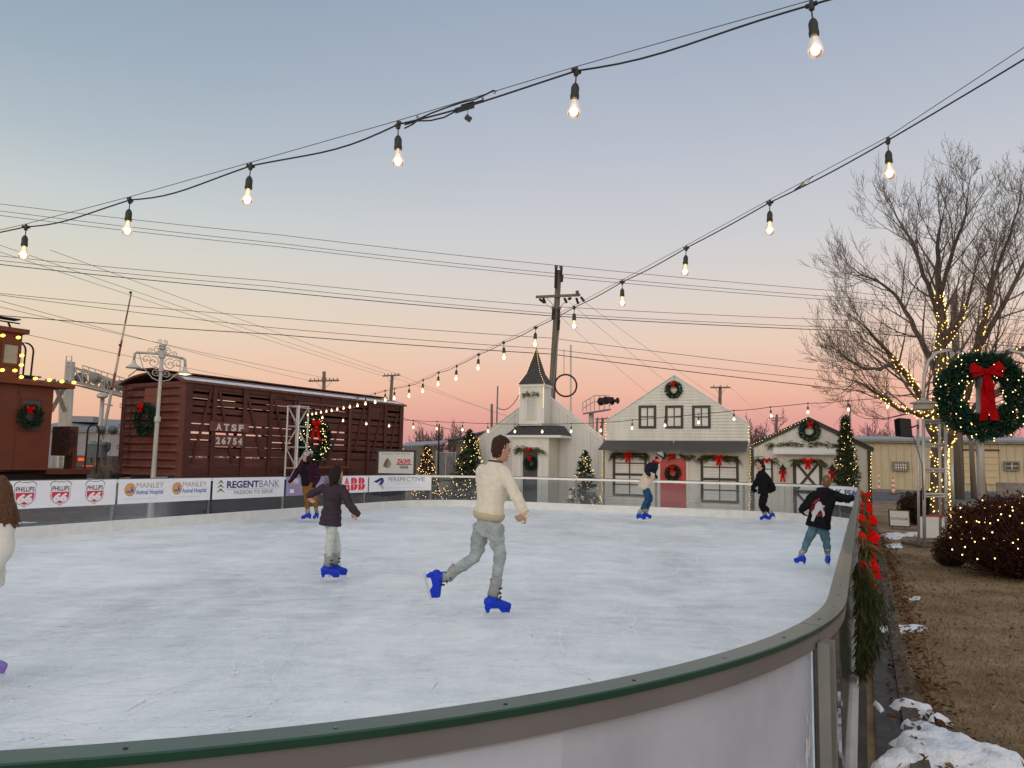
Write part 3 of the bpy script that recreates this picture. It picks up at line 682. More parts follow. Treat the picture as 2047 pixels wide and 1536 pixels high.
UC=26.4
# ---- chapel ----
a=vz(957,877.5,UC); c=vz(1206,877.5,UC); pk=vz(1083.5,784,UC)
ch=thing('chapel_playhouse','white board chapel front with steeple, dark porch roof and small fairy lights','playhouse',RW((a[0]+c[0])/2,UC,GZ),-AZ)
poly=[(a[0],GZ),(c[0],GZ),(c[0],c[1]),pk,(a[0],a[1])]
part('front_wall',gable_boards(poly,UC,.30,True),m_white2,ch)
mb=MB(); rakes(mb,a,pk,c,UC-.012,.09,.05,.02); part('rake_trim',mb,m_trimw,ch)
mb=MB()
for p,q,in((a,pk),(pk,c)):
    P=RW(p[0],UC-.05,p[1]+.02);Q=RW(q[0],UC-.05,q[1]+.02); mb.prism([P,Q,Q+ZD*.03,P+ZD*.03],UD*.22)
part('roof',mb,m_trimw,ch)
for v,z in((a[0]+.03,a[1]),(c[0]-.03,c[1])):
    mb=MB(); prism_side_wall(mb,v,GZ,z,UC,.2); part('side_wall',mb,m_white2,ch)
mb=MB(); rectv(mb,c[0]-.06,c[0],GZ,c[1]-.05,UC-.02,.02); rectv(mb,a[0],a[0]+.06,GZ,a[1]-.05,UC-.02,.02); part('corner_board',mb,m_trimw,ch) if False else None
# tower
UT=UC-.75
v0,z1=vz(1040.6,768,UT); v1,z0=vz(1086,848,UT)
mb=MB(); rectv(mb,v0,v1,z0-.05,z1,UT,.74); tw=part('steeple_tower',mb,m_white,ch)
for v in(v0,v1):
    mb=MB(); rectv(mb,v-.025,v+.025,z0,z1-.1,UT-.02,.04); part('corner_trim',mb,m_trimw,tw)
mb=MB(); rectv(mb,v0-.04,v1+.04,z1-.11,z1+.01,UT-.04,.80); part('cornice',mb,m_trimw,tw)
mb=MB(); lv0,lz1=vz(1052.3,788,UT); lv1,lz0=vz(1072.4,838.4,UT)
rectv(mb,lv0,lv0+.03,lz0,lz1,UT-.03,.028); rectv(mb,lv1-.03,lv1,lz0,lz1,UT-.03,.028); rectv(mb,lv0+.03,lv1-.03,lz1-.03,lz1,UT-.03,.028); rectv(mb,lv0+.03,lv1-.03,lz0,lz0+.03,UT-.03,.028)
part('louvre_frame',mb,m_trimw,tw); mb=MB(); z=lz0+.05
while z<lz1-.06:
    c0=RW((lv0+lv1)/2,UT-.012,z+.015); mb.obox(c0,VD,(UD+ZD*.9).normalized(),(ZD-UD*.9).normalized(),(lv1-lv0)/2-.03,.020,.003); z+=.05
part('louvre',mb,m_trimw,tw)
# spire
mb=MB(); vc=(v0+v1)/2; uc=UT+.36; lev=[(vz(1064,768,UT)[1],.52,.44),(vz(1064,757,UT)[1],.40,.35),(vz(1067,745,UT)[1],.27,.25),(vz(1069,722,UT)[1],.15,.15),(vz(1071,694,UT)[1],.012,.012)]
vs=[];fs=[]
for z,hv,hu in lev: vs+=[RW(vc-hv,uc-hu,z),RW(vc+hv,uc-hu,z),RW(vc+hv,uc+hu,z),RW(vc-hv,uc+hu,z)]
for i in range(4):
    for j in range(4): fs.append((i*4+j,i*4+(j+1)%4,(i+1)*4+(j+1)%4,(i+1)*4+j))
fs+=[(3,2,1,0),(16,17,18,19)]; mb.add(vs,fs); spire=part('spire',mb,m_roof,ch)
P=[]
for sg in(-1,1):
    for i in range(4):
        A_=RW(vc+sg*lev[i][1],uc-lev[i][2],lev[i][0]);B_=RW(vc+sg*lev[i+1][1],uc-lev[i+1][2],lev[i+1][0]); n=max(2,int((B_-A_).length/.075))
        P+=[A_.lerp(B_,k/n)-UD*.02 for k in range(n)]
    x=v0 if sg<0 else v1; n=13
    if sg>0: P+=[RW(x,UT-.03,z1-(k+.5)*.07) for k in range(n)]
    else: P+=[RW(x-.03,UT-.03,z1-(k+.5)*.07) for k in range(8)]
sp_l=thing('fairy_light_string','string of small warm lights down the chapel spire and steeple corner','fairy lights',RW(vc,UT,z0),0,'fairy light strings')
fairy(sp_l,P,.016,m_fairy)
# porch
UPo=UC-1.0
pv0,pz1=vz(1024.5,873,UPo); pv1,_=vz(1097,873,UPo)
mb=MB(); dv0,dz1=vz(1043.5,897,UPo); dv1,_=vz(1076,897,UPo)
rectv(mb,pv0,dv0,GZ,pz1,UPo,.97); rectv(mb,dv1,pv1,GZ,pz1,UPo,.97); rectv(mb,dv0,dv1,dz1,pz1,UPo,.97); po=part('porch',mb,m_white,ch)
mb=MB(); rectv(mb,dv0-.14,dv0-.05,GZ,dz1+.05,UPo-.02,.018); rectv(mb,dv1+.05,dv1+.14,GZ,dz1+.05,UPo-.02,.018); rectv(mb,dv0-.14,dv1+.14,dz1+.05,dz1+.12,UPo-.025,.022); part('pilaster',mb,m_trimw,po) if False else part('door_surround',mb,m_trimw,po)
mb=MB(); rectv(mb,dv0,dv1,GZ+.02,dz1,UPo+.06,.03); dd=part('door',mb,m_doord,ch)
mb=MB(); 
for x in(dv0,dv1-.03): rectv(mb,x,x+.03,GZ+.02,dz1,UPo+.03,.03)
part('door_frame',mb,m_trimw,dd)
UE=UPo-.12; e0,ez=vz(1010.7,869.6,UE); e1,_=vz(1121,869.6,UE); t0=vz(1029,851,UPo+.35); t1=vz(1106,856,UC-.02)
tz=t0[1]
mb=MB(); q=[RW(e0,UE,ez),RW(e1,UE,ez),RW(e1,UC-.01,ez),RW(e0,UC-.01,ez)]; tq=[RW(e0+.28,UE+.45,tz),RW(e1-.28,UE+.45,tz),RW(e1-.28,UC-.01,tz),RW(e0+.28,UC-.01,tz)]
mb.add(q+tq,[(0,3,2,1),(4,5,6,7),(0,1,5,4),(1,2,6,5),(2,3,7,6),(3,0,4,7)]); part('porch_roof',mb,m_roof,ch)
mb=MB(); rectv(mb,e0+.01,e1-.01,ez-.09,ez-.004,UE+.01,1.1); part('porch_fascia',mb,m_trimw,ch)
# ---- two storey house ----
UH=26.4
a=vz(1210,845,UH); c=vz(1498,850.5,UH); pk=vz(1348.5,753,UH)
hs=thing('house_playhouse','white clapboard two storey house front with dark awning and red door','playhouse',RW((a[0]+c[0])/2,UH,GZ),-AZ)
part('front_wall',gable_boards([(a[0],GZ),(c[0],GZ),(c[0],c[1]),pk,(a[0],a[1])],UH,.105,False),m_white,hs)
mb=MB(); rakes(mb,a,pk,c,UH-.02,.07,.05,.03); part('rake_trim',mb,m_trimw,hs)
zt=vz(1348,798,UH)[1]
mb=MB(); f=(zt-a[1])/(pk[1]-a[1]); f2=(zt-c[1])/(pk[1]-c[1]); rectv(mb,a[0]+(pk[0]-a[0])*f+.12,c[0]+(pk[0]-c[0])*f2-.12,zt-.02,zt+.02,UH-.022,.012); part('gable_trim',mb,m_trimw,hs)
mb=MB()
for p,q_ in((a,pk),(pk,c)):
    P=RW(p[0],UH-.06,p[1]+.03);Q=RW(q_[0],UH-.06,q_[1]+.03); mb.prism([P,Q,Q+ZD*.03,P+ZD*.03],UD*.22)
part('roof',mb,m_trimw,hs)
for v,z in((a[0]+.03,a[1]),(c[0]-.03,c[1])):
    mb=MB(); prism_side_wall(mb,v,GZ,z,UH,.2); part('side_wall',mb,m_white2,hs)
for x0,x1 in((1277,1312),(1330,1366),(1384,1420.5)):
    va,zb=vz(x0,857,UH); vb,za=vz(x1,810.5,UH); window(hs,va,vb,zb,za,UH-.01,.085,[.5],[.5])
ws=[]
for x0,x1,y0,y1 in((1225.5,1293,905.5,992.5),(1401,1477,912,1005.5)):
    xm=(x0+x1)/2; va=vz(x0,950,UH)[0]; vb=vz(x1,950,UH)[0]; zb=vz(xm,y1,UH)[1]; za=vz(xm,y0,UH)[1]; ws.append((va,vb,zb,za))
    window(hs,va,vb,zb,za,UH-.01,.085,[.5],[.27,.5,.76],thick=(.5,))
va=vz(1320.5,960,UH)[0]; vb=vz(1372,960,UH)[0]; za=vz(1346,916,UH)[1]
mb=MB(); rectv(mb,va,vb,GZ+.02,za,UH-.035,.03); dr=part('door',mb,m_reddoor,hs)
mb=MB(); rectv(mb,va-.09,va-.005,GZ,za+.09,UH-.04,.035); rectv(mb,vb+.005,vb+.09,GZ,za+.09,UH-.04,.035); rectv(mb,va-.005,vb+.005,za+.005,za+.09,UH-.04,.035); part('door_frame',mb,m_trimw,dr)
mb=MB(); mb.ball(RW(vb-.09,UH-.06,.85),.03,8,6); part('handle',mb,m_alu,dr)
UA=UH-.62
aw0,az0=vz(1195.7,894,UA); aw1,_=vz(1491,903,UA); at0,atz=vz(1210,877.5,UH); at1,_=vz(1495.5,886,UH)
az0=vz(1343,899.5,UA)[1]; atz=vz(1350,881.5,UH)[1]
mid=vz(1335,900,UA)[0]
for k,(f0,f1) in enumerate(((0,.495),(.505,1))):
    g=lambda x0,x1,f:x0+(x1-x0)*f
    q=[RW(g(aw0,aw1,f0),UA,az0),RW(g(aw0,aw1,f1),UA,az0),RW(g(at0,at1,f1),UH-.012,atz),RW(g(at0,at1,f0),UH-.012,atz)]
    mb=MB(); mb.add(q+[p-ZD*.035 for p in q],[(0,1,2,3),(7,6,5,4),(0,4,5,1),(1,5,6,2),(2,6,7,3),(3,7,4,0)]); part('awning',mb,m_awn,hs)
# ---- barn shed ----
US=26.2
a=vz(1502,892,US); c=vz(1747,900,US); pk=vz(1616.5,838,US); wr=vz(1740,905,US)[0]
sh=thing('barn_playhouse','white barn shed front with dark eaves and crossed grey barn door','playhouse',RW((a[0]+c[0])/2,US,GZ),-AZ)
zr=c[1]+(pk[1]-c[1])*(c[0]-wr)/(c[0]-pk[0])
part('front_wall',gable_boards([(a[0],GZ),(wr,GZ),(wr,zr),pk,(a[0],a[1])],US,.2,True),m_white,sh)
mb=MB(); rakes(mb,a,pk,c,US-.05,.075,.04,.035); part('rake_trim',mb,m_dtrim,sh)
mb=MB()
for p,q_ in((a,pk),(pk,c)):
    P=RW(p[0],US-.07,p[1]+.04);Q=RW(q_[0],US-.07,q_[1]+.04); mb.prism([P,Q,Q+ZD*.03,P+ZD*.03],UD*2.6)
part('roof',mb,m_roof,sh)
for v,z in((a[0]+.03,a[1]),(wr-.03,zr)):
    mb=MB(); prism_side_wall(mb,v,GZ,z,US,2.4); part('side_wall',mb,m_white2,sh)
for v,z in((a[0]+.02,a[1]-.08),(wr-.04,zr-.06)):
    mb=MB(); rectv(mb,v-.05,v+.05,GZ,z,US-.045,.04); part('corner_post',mb,m_dtrim,sh)
ms=vz(1706,905,US)[0]; mb=MB(); rectv(mb,ms-.02,ms+.02,GZ,c[1]+.15,US-.02,.018); part('wall_batten',mb,m_trimw,sh)
UP=US-.32; b0=vz(1545,906,UP)[0]; b1=vz(1690,906,UP)[0]; bz=vz(1612,905,UP)[1]; tz=vz(1612,890.5,US)[1]
q=[RW(b0,UP,bz),RW(b1,UP,bz),RW(b1,US-.012,tz),RW(b0,US-.012,tz)]
mb=MB(); mb.add(q+[p-ZD*.06 for p in q],[(0,1,2,3),(7,6,5,4),(0,4,5,1),(1,5,6,2),(2,6,7,3),(3,7,4,0)]); part('door_canopy',mb,m_trimw,sh)
# barn door
va=vz(1585,940,US)[0]; vb=vz(1644,940,US)[0]; za=vz(1614,919,US)[1]; fr=.1
mb=MB(); rectv(mb,va+.02,vb-.02,GZ+.03,za-.02,US-.022,.02); bd=part('barn_door',mb,m_pane,sh)
mb=MB(); zm=vz(1600,983,US)[1]
rectv(mb,va,va+fr,GZ+.02,za,US-.05,.027); rectv(mb,vb-fr,vb,GZ+.02,za,US-.05,.027); rectv(mb,va+fr,vb-fr,za-fr,za,US-.05,.027); rectv(mb,va+fr,vb-fr,zm-.05,zm+.05,US-.05,.027); rectv(mb,va+fr,vb-fr,GZ+.02,GZ+.12,US-.05,.027)
part('frame',mb,m_dtrim,bd)
for z0,z1 in((zm+.05,za-fr),(GZ+.12,zm-.05)):
    for k,(x0,x1) in enumerate(((va+fr,vb-fr),(vb-fr,va+fr))):
        mb=MB(); P=RW(x0,US-.036,z0);Q=RW(x1,US-.036,z1); d=(Q-P).normalized(); mb.obox((P+Q)/2-UD*.003*k,d,UD,d.cross(UD),(Q-P).length/2-.03,.011,.04); part('brace',mb,m_dtrim,bd)
v2=vz(1524,940,US)[0]; v3=vz(1545,940,US)[0]; z2=vz(1535,918,US)[1]; window(sh,v2,v3,z2-.95,z2,US-.01,.055,[],[.33,.66])
# ---- greenery on the fronts ----
wreath(FP(1061,926,UPo+.0)-UD*.05,.19,'wreath with red bow on the dark chapel door',seed=2,n=1100)
wreath(FP(1347.5,780,UH)-UD*.08,.215,'wreath with red bow high in the house gable',seed=3,n=1200)
wreath(FP(1346,946,UH)-UD*.1,.20,'wreath with red bow on the red door',seed=4,n=1100,tail=1.8)
wreath(FP(1618,862,US)-UD*.09,.235,'wreath with red bow in the barn shed gable',seed=5,n=1200,boff=-.15)
garland(FP(1036,897,UPo)-UD*.03,FP(1086,899,UPo)-UD*.03,'short cedar garland with red bow above the dark chapel door',seed=1,bow=.10,tail=.9)
garland(FP(1033,853,UPo)-UD*.0+UD*.4,FP(1106,857,UPo)+UD*.4,'cedar garland along the ridge of the chapel porch roof',seed=2,bow=0,dens=170)
garland(FP(1049,787,UT)-UD*.03,FP(1076,786,UT)-UD*.03,'small cedar garland above the steeple louvre',seed=3,bow=0,L=.2)
garland(FP(1224,909,UH)-UD*.05,FP(1294,911,UH)-UD*.05,'cedar garland with red bow over the left house window',seed=4,bow=.15,bowat=.5)
garland(FP(1323,910,UH)-UD*.05,FP(1386,913,UH)-UD*.05,'cedar garland with small red bow over the red door',seed=5,bow=.11,bowat=.36,tail=1.2)
garland(FP(1403,913,UH)-UD*.05,FP(1476,918,UH)-UD*.05,'cedar garland with red bow over the right house window',seed=6,bow=.15,bowat=.5)
garland(FP(1517,919,US)-UD*.05,FP(1552,921,US)-UD*.05,'cedar garland with red bow over the narrow barn window',seed=7,bow=.12,bowat=.5,tail=.8)
garland(FP(1587,921,US)-UD*.05,FP(1645,923,US)-UD*.05,'cedar garland with red bow over the crossed barn door',seed=8,bow=.15,bowat=.5)
garland(FP(1541,887,US)-UD*.04,FP(1682,889,US)-UD*.04,'long cedar garland above the white barn door canopy',seed=9,bow=0,dens=90,L=.24)
# lanterns with bows
m_bronze=mat('bronze_metal',(.05,.035,.025),.4,metal=.6)
def lantern(px,label):
    P=FP(px,938,US)-UD*.12; t=thing('wall_lantern',label,'lantern',P-ZD*.2,0,'wall lanterns beside the barn door')
    mb=MB(); mb.lathe([(.13,.0),(.125,.015),(.06,.07),(.03,.12),(.012,.15),(.008,.21)],P,10); mb.lathe([(.055,-.20),(.075,-.0)],P,8); mb.bar(P+UD*.12+ZD*.02,P,.03,.03); part('lantern_body',mb,m_bronze,t)
    mb=MB(); mb.lathe([(.05,-.19),(.068,-.02)],P,8); 
    part('bow',bow_mesh(P-ZD*.12-UD*.08,.12,FACE,2.4,int(px),.2),m_red,t)
lantern(1565.5,'dark wall lantern with red bow left of the crossed barn door'); lantern(1664,'dark wall lantern with red bow between barn door and slim tree')
# fairy strings on edges
def edge_lights(label,segs,sp_=.09,r=.016,m=m_fairy,jit=.012,seed=1):
    q=random.Random(seed); P=[]; L=MB()
    for A_,B_ in segs:
        A_=Vector(A_);B_=Vector(B_); n=max(1,int((B_-A_).length/sp_)); pts=[A_.lerp(B_,k/n)+Vector((q.gauss(0,jit),q.gauss(0,jit*.3),q.gauss(0,jit))) for k in range(n+1)]; P+=pts; L.tube(pts,.004,4)
    t=thing('fairy_light_string',label,'fairy lights',segs[0][1],0,'fairy light strings'); part('cord',L,m_wire,t) if len(segs)==1 else [part('cord',(lambda mb,s:(mb.tube(s,.004,4),mb)[1])(MB(),s),m_wire,t) for s in segs]
    fairy(t,P,r,m); return t
m_fairyd=lamp_mat('fairy_light_faint_glow',(1,.74,.32),3)
edge_lights('fairy lights along the right roof slope of the chapel',[(FP(1150,835,UC)-UD*.06,FP(1206,876,UC)-UD*.06)],r=.018,m=m_fairyd)
edge_lights('fairy lights down the left eave corner of the chapel',[(FP(957,878,UC)-UD*.06,FP(957,905,UC)-UD*.06)],r=.028,sp_=.07)
edge_lights('fairy lights along the left roof slope of the house',[(FP(1212,842,UH)-UD*.07,FP(1292,792,UH)-UD*.07)],r=.014,m=m_fairyd)
edge_lights('fairy lights down the gap between chapel and house',[(FP(1211,847,UH)-UD*.04,FP(1211,877,UH)-UD*.04),(FP(1206,897,UH)-UD*.08,FP(1205,1010,UH)-UD*.08)],r=.018,sp_=.085)
edge_lights('fairy lights down the dark post between house and barn',[(FP(1497,853,UH)-UD*.04,FP(1497,884,UH)-UD*.04),(FP(1500.5,896,US)-UD*.07,FP(1500,1022,US)-UD*.07)],r=.02,sp_=.09)
edge_lights('fairy lights along the left roof slope of the barn',[(FP(1503,890,US)-UD*.09,FP(1612,838,US)-UD*.09)],r=.016,m=m_fairyw)
edge_lights('fairy lights down the right corner post of the barn',[(FP(1741.5,907,US)-UD*.07,FP(1739,1000,US)-UD*.07)],r=.02,sp_=.09)
# ---- christmas trees ----
def conifer(base,h,r,label,seed,slim=False,nb=110,bulbs=120,br=.022,m=m_fir,bm=None,pot=True,pw=1.0,lean=0,cat='christmas tree',top=.0):
    q=random.Random(seed); base=Vector(base); t=thing('christmas_tree',label,cat,base,0,'christmas trees round the rink'); tr=MB(); tr.tube([base+ZD*.05,base+ZD*h*.97],[.05,.012],6); part('trunk',tr,m_bark,t)
    mb=MB(); P=[]; tips=[]
    z0=.28 if pot else .12
    for i in range(nb):
        k=((i+q.random())/nb); z=z0+(h-z0)*k; R=r*(1-k)**pw*q.uniform(.72,1.12)+.03
        if slim: R=r*(1-k**2.2*.86)*q.uniform(.85,1.08)
        a=q.uniform(0,2*math.pi) if not slim else i*2.4; o=Vector((math.cos(a),math.sin(a),0)); p0=base+ZD*z
        d=(o+ZD*q.uniform(-.15,.45)).normalized(); L=R; n=int(16+46*L)
        for j in range(n):
            s=q.random()**.7; p=p0+d*L*s-ZD*(.12*L*s*s); dd=(d*.7+rv(q)*.8).normalized()
            blade(mb,p,dd,q.uniform(.07,.15)*(1 if h>1.2 else .7),q.uniform(.008,.016),q)
        tips.append(p0+d*L*.98-ZD*.1*L)
    for j in range(26): blade(mb,base+ZD*(h-.12+.1*q.random()),(ZD+rv(q)*.5).normalized(),.14,.01,q)
    part('foliage',mb,m,t)
    for i in range(bulbs):
        k=q.random()**1.15; z=z0+.02+(h-z0)*k*.98; R=(r*(1-k)**pw*.98+.03) if not slim else r*(1-k**2.2*.86)*.98
        a=q.uniform(-math.pi*.95,math.pi*.05) if q.random()<.8 else q.uniform(0,2*math.pi); P.append(base+Vector((math.cos(a)*R,math.sin(a)*R,z+q.uniform(-.05,.05))))
    fairy(t,P,br,bm or m_fairyw)
    if pot:
        mb=MB(); mb.lathe([(.13,0),(.18,.26),(.19,.28),(.16,.27)],base,14); part('pot',mb,mat('grey_pot',(.3,.3,.29),.6),t,smooth=False)
    return t
def gat(px,d): p=at(px,930,d); p.z=GZ; return p
def hgt(px,py,d): return at(px,py,d).z-GZ
m_firb=foliage_mat('fir_needles_brown',(.02,.02,.012),(.035,.035,.018),(.05,.05,.025))
conifer(gat(853,31.5),hgt(856,893,31.5),.62,'small bushy christmas tree covered in lights beside the sign board',11,bulbs=120,br=.024,pw=.75,m=m_firb,bm=lamp_mat('fairy_light_amber_glow',(1,.52,.18),5.5),pot=False)
conifer(gat(938,29.0),hgt(941,862,29.0),.82,'tall full christmas tree with lights left of the chapel',12,nb=190,bulbs=95,br=.022,pw=.7)
conifer(gat(1169,26.7),hgt(1170,904,26.7),.60,'potted christmas tree with lights between chapel porch and house',13,nb=120,bulbs=80,br=.018,pw=.8)
conifer(gat(1692,23.2),hgt(1686,835,23.2),.38,'tall slim column christmas tree with lights in front of the barn',14,slim=True,nb=260,bulbs=85,br=.018,pot=True,m=m_firy)
# faint lit shrub twinkling low between the two trees
def twig_shrub(base,r,h,label,seed,n=900,bulbs=30,br=.02,m=m_firb):
    q=random.Random(seed); t=thing('shrub',label,'shrub',base,0); mb=MB()
    for i in range(n):
        d=rv(q); p=Vector(base)+Vector((d.x*r,d.y*r,abs(d.z)*h))*q.uniform(.5,1); blade(mb,p,(rv(q)+ZD*.4).normalized(),.1,.01,q)
    part('foliage',mb,m,t); P=[]
    for i in range(bulbs):
        d=rv(q); P.append(Vector(base)+Vector((d.x*r,-abs(d.y)*r,abs(d.z)*h)))
    fairy(t,P,br,m_fairyw); return t
twig_shrub(gat(905,28.3),.42,.95,'low dark shrub with a few lights between the two full trees',4)
# ================= RAILWAY CARS AND THE LEFT SIDE =================
m_car=mat('boxcar_paint',(.15,.046,.032),.6,var=.22,scale=3,bump=.15,bscale=25)
m_card=mat('boxcar_frame_paint',(.075,.017,.012),.6,var=.2,scale=4)
m_plank=mat('boxcar_planks',(.105,.032,.023),.75,var=.35,scale=5,stretch=(.2,.2,3),bump=.4)
m_letter=mat('pale_lettering',(.62,.60,.55),.7,var=.1,scale=30)
m_frost=mat('frosted_roof_metal',(.66,.66,.68),.5,metal=.1,var=.25,scale=6)
m_under=mat('undercarriage',(.02,.014,.012),.8,var=.3,scale=8)
# --- stock car: frame with x along the length, y across (away), z up
CD=22.3; ca=rad(30.8); C0=at(361,930,CD); C0.z=0
LA=Vector((math.sin(ca),math.cos(ca),0)); LB=Vector((-math.cos(ca),math.sin(ca),0))
CL,CWD,ZS,ZE=10.0,2.9,1.01,3.72
car=thing('stock_car','rust red slatted railway stock car lettered ATSF 26754 with frosted roof edge','railway car',(C0.x,C0.y,GZ),math.atan2(LA.y,LA.x))
def cl(x,y,z): return (x,y,z-GZ)
def sx(px):  # position along the near side from a pixel column
    p=onplane(px,870,C0,LB); return (p-C0).dot(LA)
def sz(px,py): return onplane(px,py,C0,LB).z
def cpart(name,mb,m,parent=None,**k): return part(name,mb,m,parent or car,world=False,**k)
# floor, sills, posts
mb=MB(); mb.box(cl(0,.1,ZS-.02),cl(CL,CWD-.1,ZS+.12)); cpart('floor',mb,m_card)
for y0,y1,nm in((-.03,.08,'near'),(CWD-.08,CWD+.03,'far')):
    mb=MB(); mb.box(cl(.0,y0,ZS-.12),cl(CL,y1,ZS+.2)); cpart('side_sill',mb,m_card)
    mb=MB(); mb.box(cl(.0,y0,ZE-.16),cl(CL,y1,ZE)); cpart('top_rail',mb,m_card)
PXP=[368,424,485,538,586,640,698,735,768,799]
XP=[sx(p) for p in PXP]; XP[0]=.12; XP[-1]=CL-.1
for k,x in enumerate(XP):
    for y0,y1 in((-.06,.03),(CWD-.03,CWD+.06)):
        mb=MB(); w=.11 if k in(0,len(XP)-1) else .075; mb.box(cl(x-w,y0,ZS-.1),cl(x+w,y0+.012,ZE-.02)); mb.box(cl(x-.02,y0+.012,ZS-.1),cl(x+.02,y1,ZE-.02)); cpart('side_post',mb,m_card)
q=random.Random(3)
# slats: boards with gaps, each bay and side one planking part
zb=[];z=ZS+.2; pat=[(.30,.05),(.24,.055),(.15,.06),(.15,.06),(.22,.05),(.26,.045),(.15,.07),(.13,.075),(.13,.07),(.14,.06),(.17,.05),(.2,.04)]
for h,g in pat: 
    if z+h<ZE-.17: zb.append((z,z+h)); z+=h+g
zb.append((z,ZE-.16)) if z<ZE-.17 else None
for side in(0,1):
    for i in range(len(XP)-1):
        mb=MB(); y0=.0 if side==0 else CWD-.035
        for (a,b) in zb:
            j=q.uniform(-.012,.012)*(1-side); a2=a+j+(.13 if side and a>1.4 else 0); b2=b+j+q.uniform(-.01,.012)+(.13 if side and a>1.4 else 0)-.035*side; b2=min(b2,ZE-.1)
            if q.random()<.12: b2+=.055
            mb.box(cl(XP[i]+.0,y0,a2),cl(XP[i+1],y0+.035,b2))
        cpart('slat_panel',mb,m_plank)
def diag(x0,z0,x1,z1,y=-.035,w=.09):
    mb=MB(); mb.bar(cl(x0,y,z0),cl(x1,y,z1),.02,w,up=(0,0,1)) ; cpart('diagonal_brace',mb,m_card)
for (xa,ya,xb,yb) in((417,775,386,924),(432,778,466,926),(489,785,523,914),(543,791,570,905),(725,815,709,900),(762,822,742,920),(792,828,775,925)):
    x0,x1=sx(xa),sx(xb); diag(x0,min(ZE-.15,sz(xa,ya)),x1,max(ZS+.15,sz(xb,yb)))
for (xa,ya,xb,yb) in((592,800,633,905),(693,812,650,910)):
    diag(sx(xa),ZE-.2,sx(xb),ZS+.25)
# lettering board
x0=sx(415);x1=sx(493); z0=sz(455,863);z1=sz(455,845)
mb=MB(); mb.box(cl(x0,-.085,z0),cl(x1,-.066,z1)); bd=cpart('name_board',mb,m_car)
def cfn(x,z): return Vector(cl(x,-.0875,z))
def slabtext(mb,s,x0,x1,z0,z1):
    n=len(s); w=(x1-x0)/n*.78; g=(x1-x0-w*n)/max(1,n-1)
    for i,chh in enumerate(s):
        a=x0+i*(w+g); text_on(mb,chh,a,a+w,z0,z1,cfn,.045)
        t=(z1-z0)*.09
        if chh=='A': 
            for c in(a+.02,a+w-.02): poly_on(mb,[(c-.045,z0),(c+.045,z0),(c+.045,z0+t),(c-.045,z0+t)],cfn)
        if chh in'TF': c=a+(w/2 if chh=='T' else w*.16); poly_on(mb,[(c-.06,z0),(c+.06,z0),(c+.06,z0+t),(c-.06,z0+t)],cfn)
        if chh in'4': c=a+w*.68; poly_on(mb,[(c-.06,z0),(c+.06,z0),(c+.06,z0+t),(c-.06,z0+t)],cfn)
mb=MB(); slabtext(mb,'ATSF',sx(427.5),sx(483),sz(455,862),sz(455,848)); cpart('lettering',mb,m_letter,bd)
z0=sz(455,892);z1=sz(455,872)
mb=MB(); mb.box(cl(sx(426),-.083,z0-.02),cl(sx(484),-.066,z1+.02)); b2=cpart('number_board',mb,m_car)
mb=MB(); slabtext(mb,'26754',sx(428.5),sx(481),sz(455,889),sz(455,875)); cpart('lettering',mb,m_letter,b2)
# door in the middle with track
xa,xb=sx(590),sx(696)
mb=MB(); mb.bar(cl(xa-.6,-.09,ZE-.2),cl(xb+.3,-.09,ZE-.2),.05,.06); mb.bar(cl(xa-.6,-.09,ZS+.12),cl(xb+.3,-.09,ZS+.12),.05,.05); cpart('door_track',mb,m_card)
mb=MB(); mb.box(cl(xa,-.1,ZS+.2),cl(xa+.07,-.05,ZE-.25)); mb.box(cl(xb-.07,-.1,ZS+.2),cl(xb,-.05,ZE-.25)); mb.box(cl(xa+.07,-.1,ZE-.33),cl(xb-.07,-.05,ZE-.25)); mb.box(cl(xa+.07,-.1,ZS+.2),cl(xb-.07,-.05,ZS+.28)); cpart('sliding_door',mb,m_car)
# end wall with pressed ribs
mb=MB(); n=150; zs=[]; 
prof=[]
for i in range(n+1):
    z=ZS-.05+(ZE+.02-ZS+.05)*i/n; ph=(z/.235)%1; d=.085*max(0,math.sin(ph*2*math.pi))**.7 if .0<ph<.5 else 0; prof.append((z,-d))
ys=[0.0,.10,.22,.35,CWD*.5,CWD-.35,CWD-.22,CWD-.1,CWD]; fade=[0,.0,.6,1,1,1,.6,0,0]
vs=[];fs=[]
for z,d in prof:
    for y,f in zip(ys,fade): vs.append(cl(-.02+d*f,y,z))
k=len(ys)
for i in range(n):
    for j in range(k-1): fs.append((i*k+j,i*k+j+1,(i+1)*k+j+1,(i+1)*k+j)[::-1])
mb.add(vs,fs); cpart('end_wall',mb,m_car,smooth=False)
mb=MB(); mb.box(cl(CL-.02,0.05,ZS),cl(CL+.03,CWD-.05,ZE)); cpart('end_wall',mb,m_card)
mb=MB(); mb.box(cl(-.05,-.05,ZS-.15),cl(.12,.1,ZE)); cpart('corner_post',mb,m_car); mb=MB(); mb.box(cl(-.05,CWD-.1,ZS-.15),cl(.12,CWD+.05,ZE)); cpart('corner_post',mb,m_car)
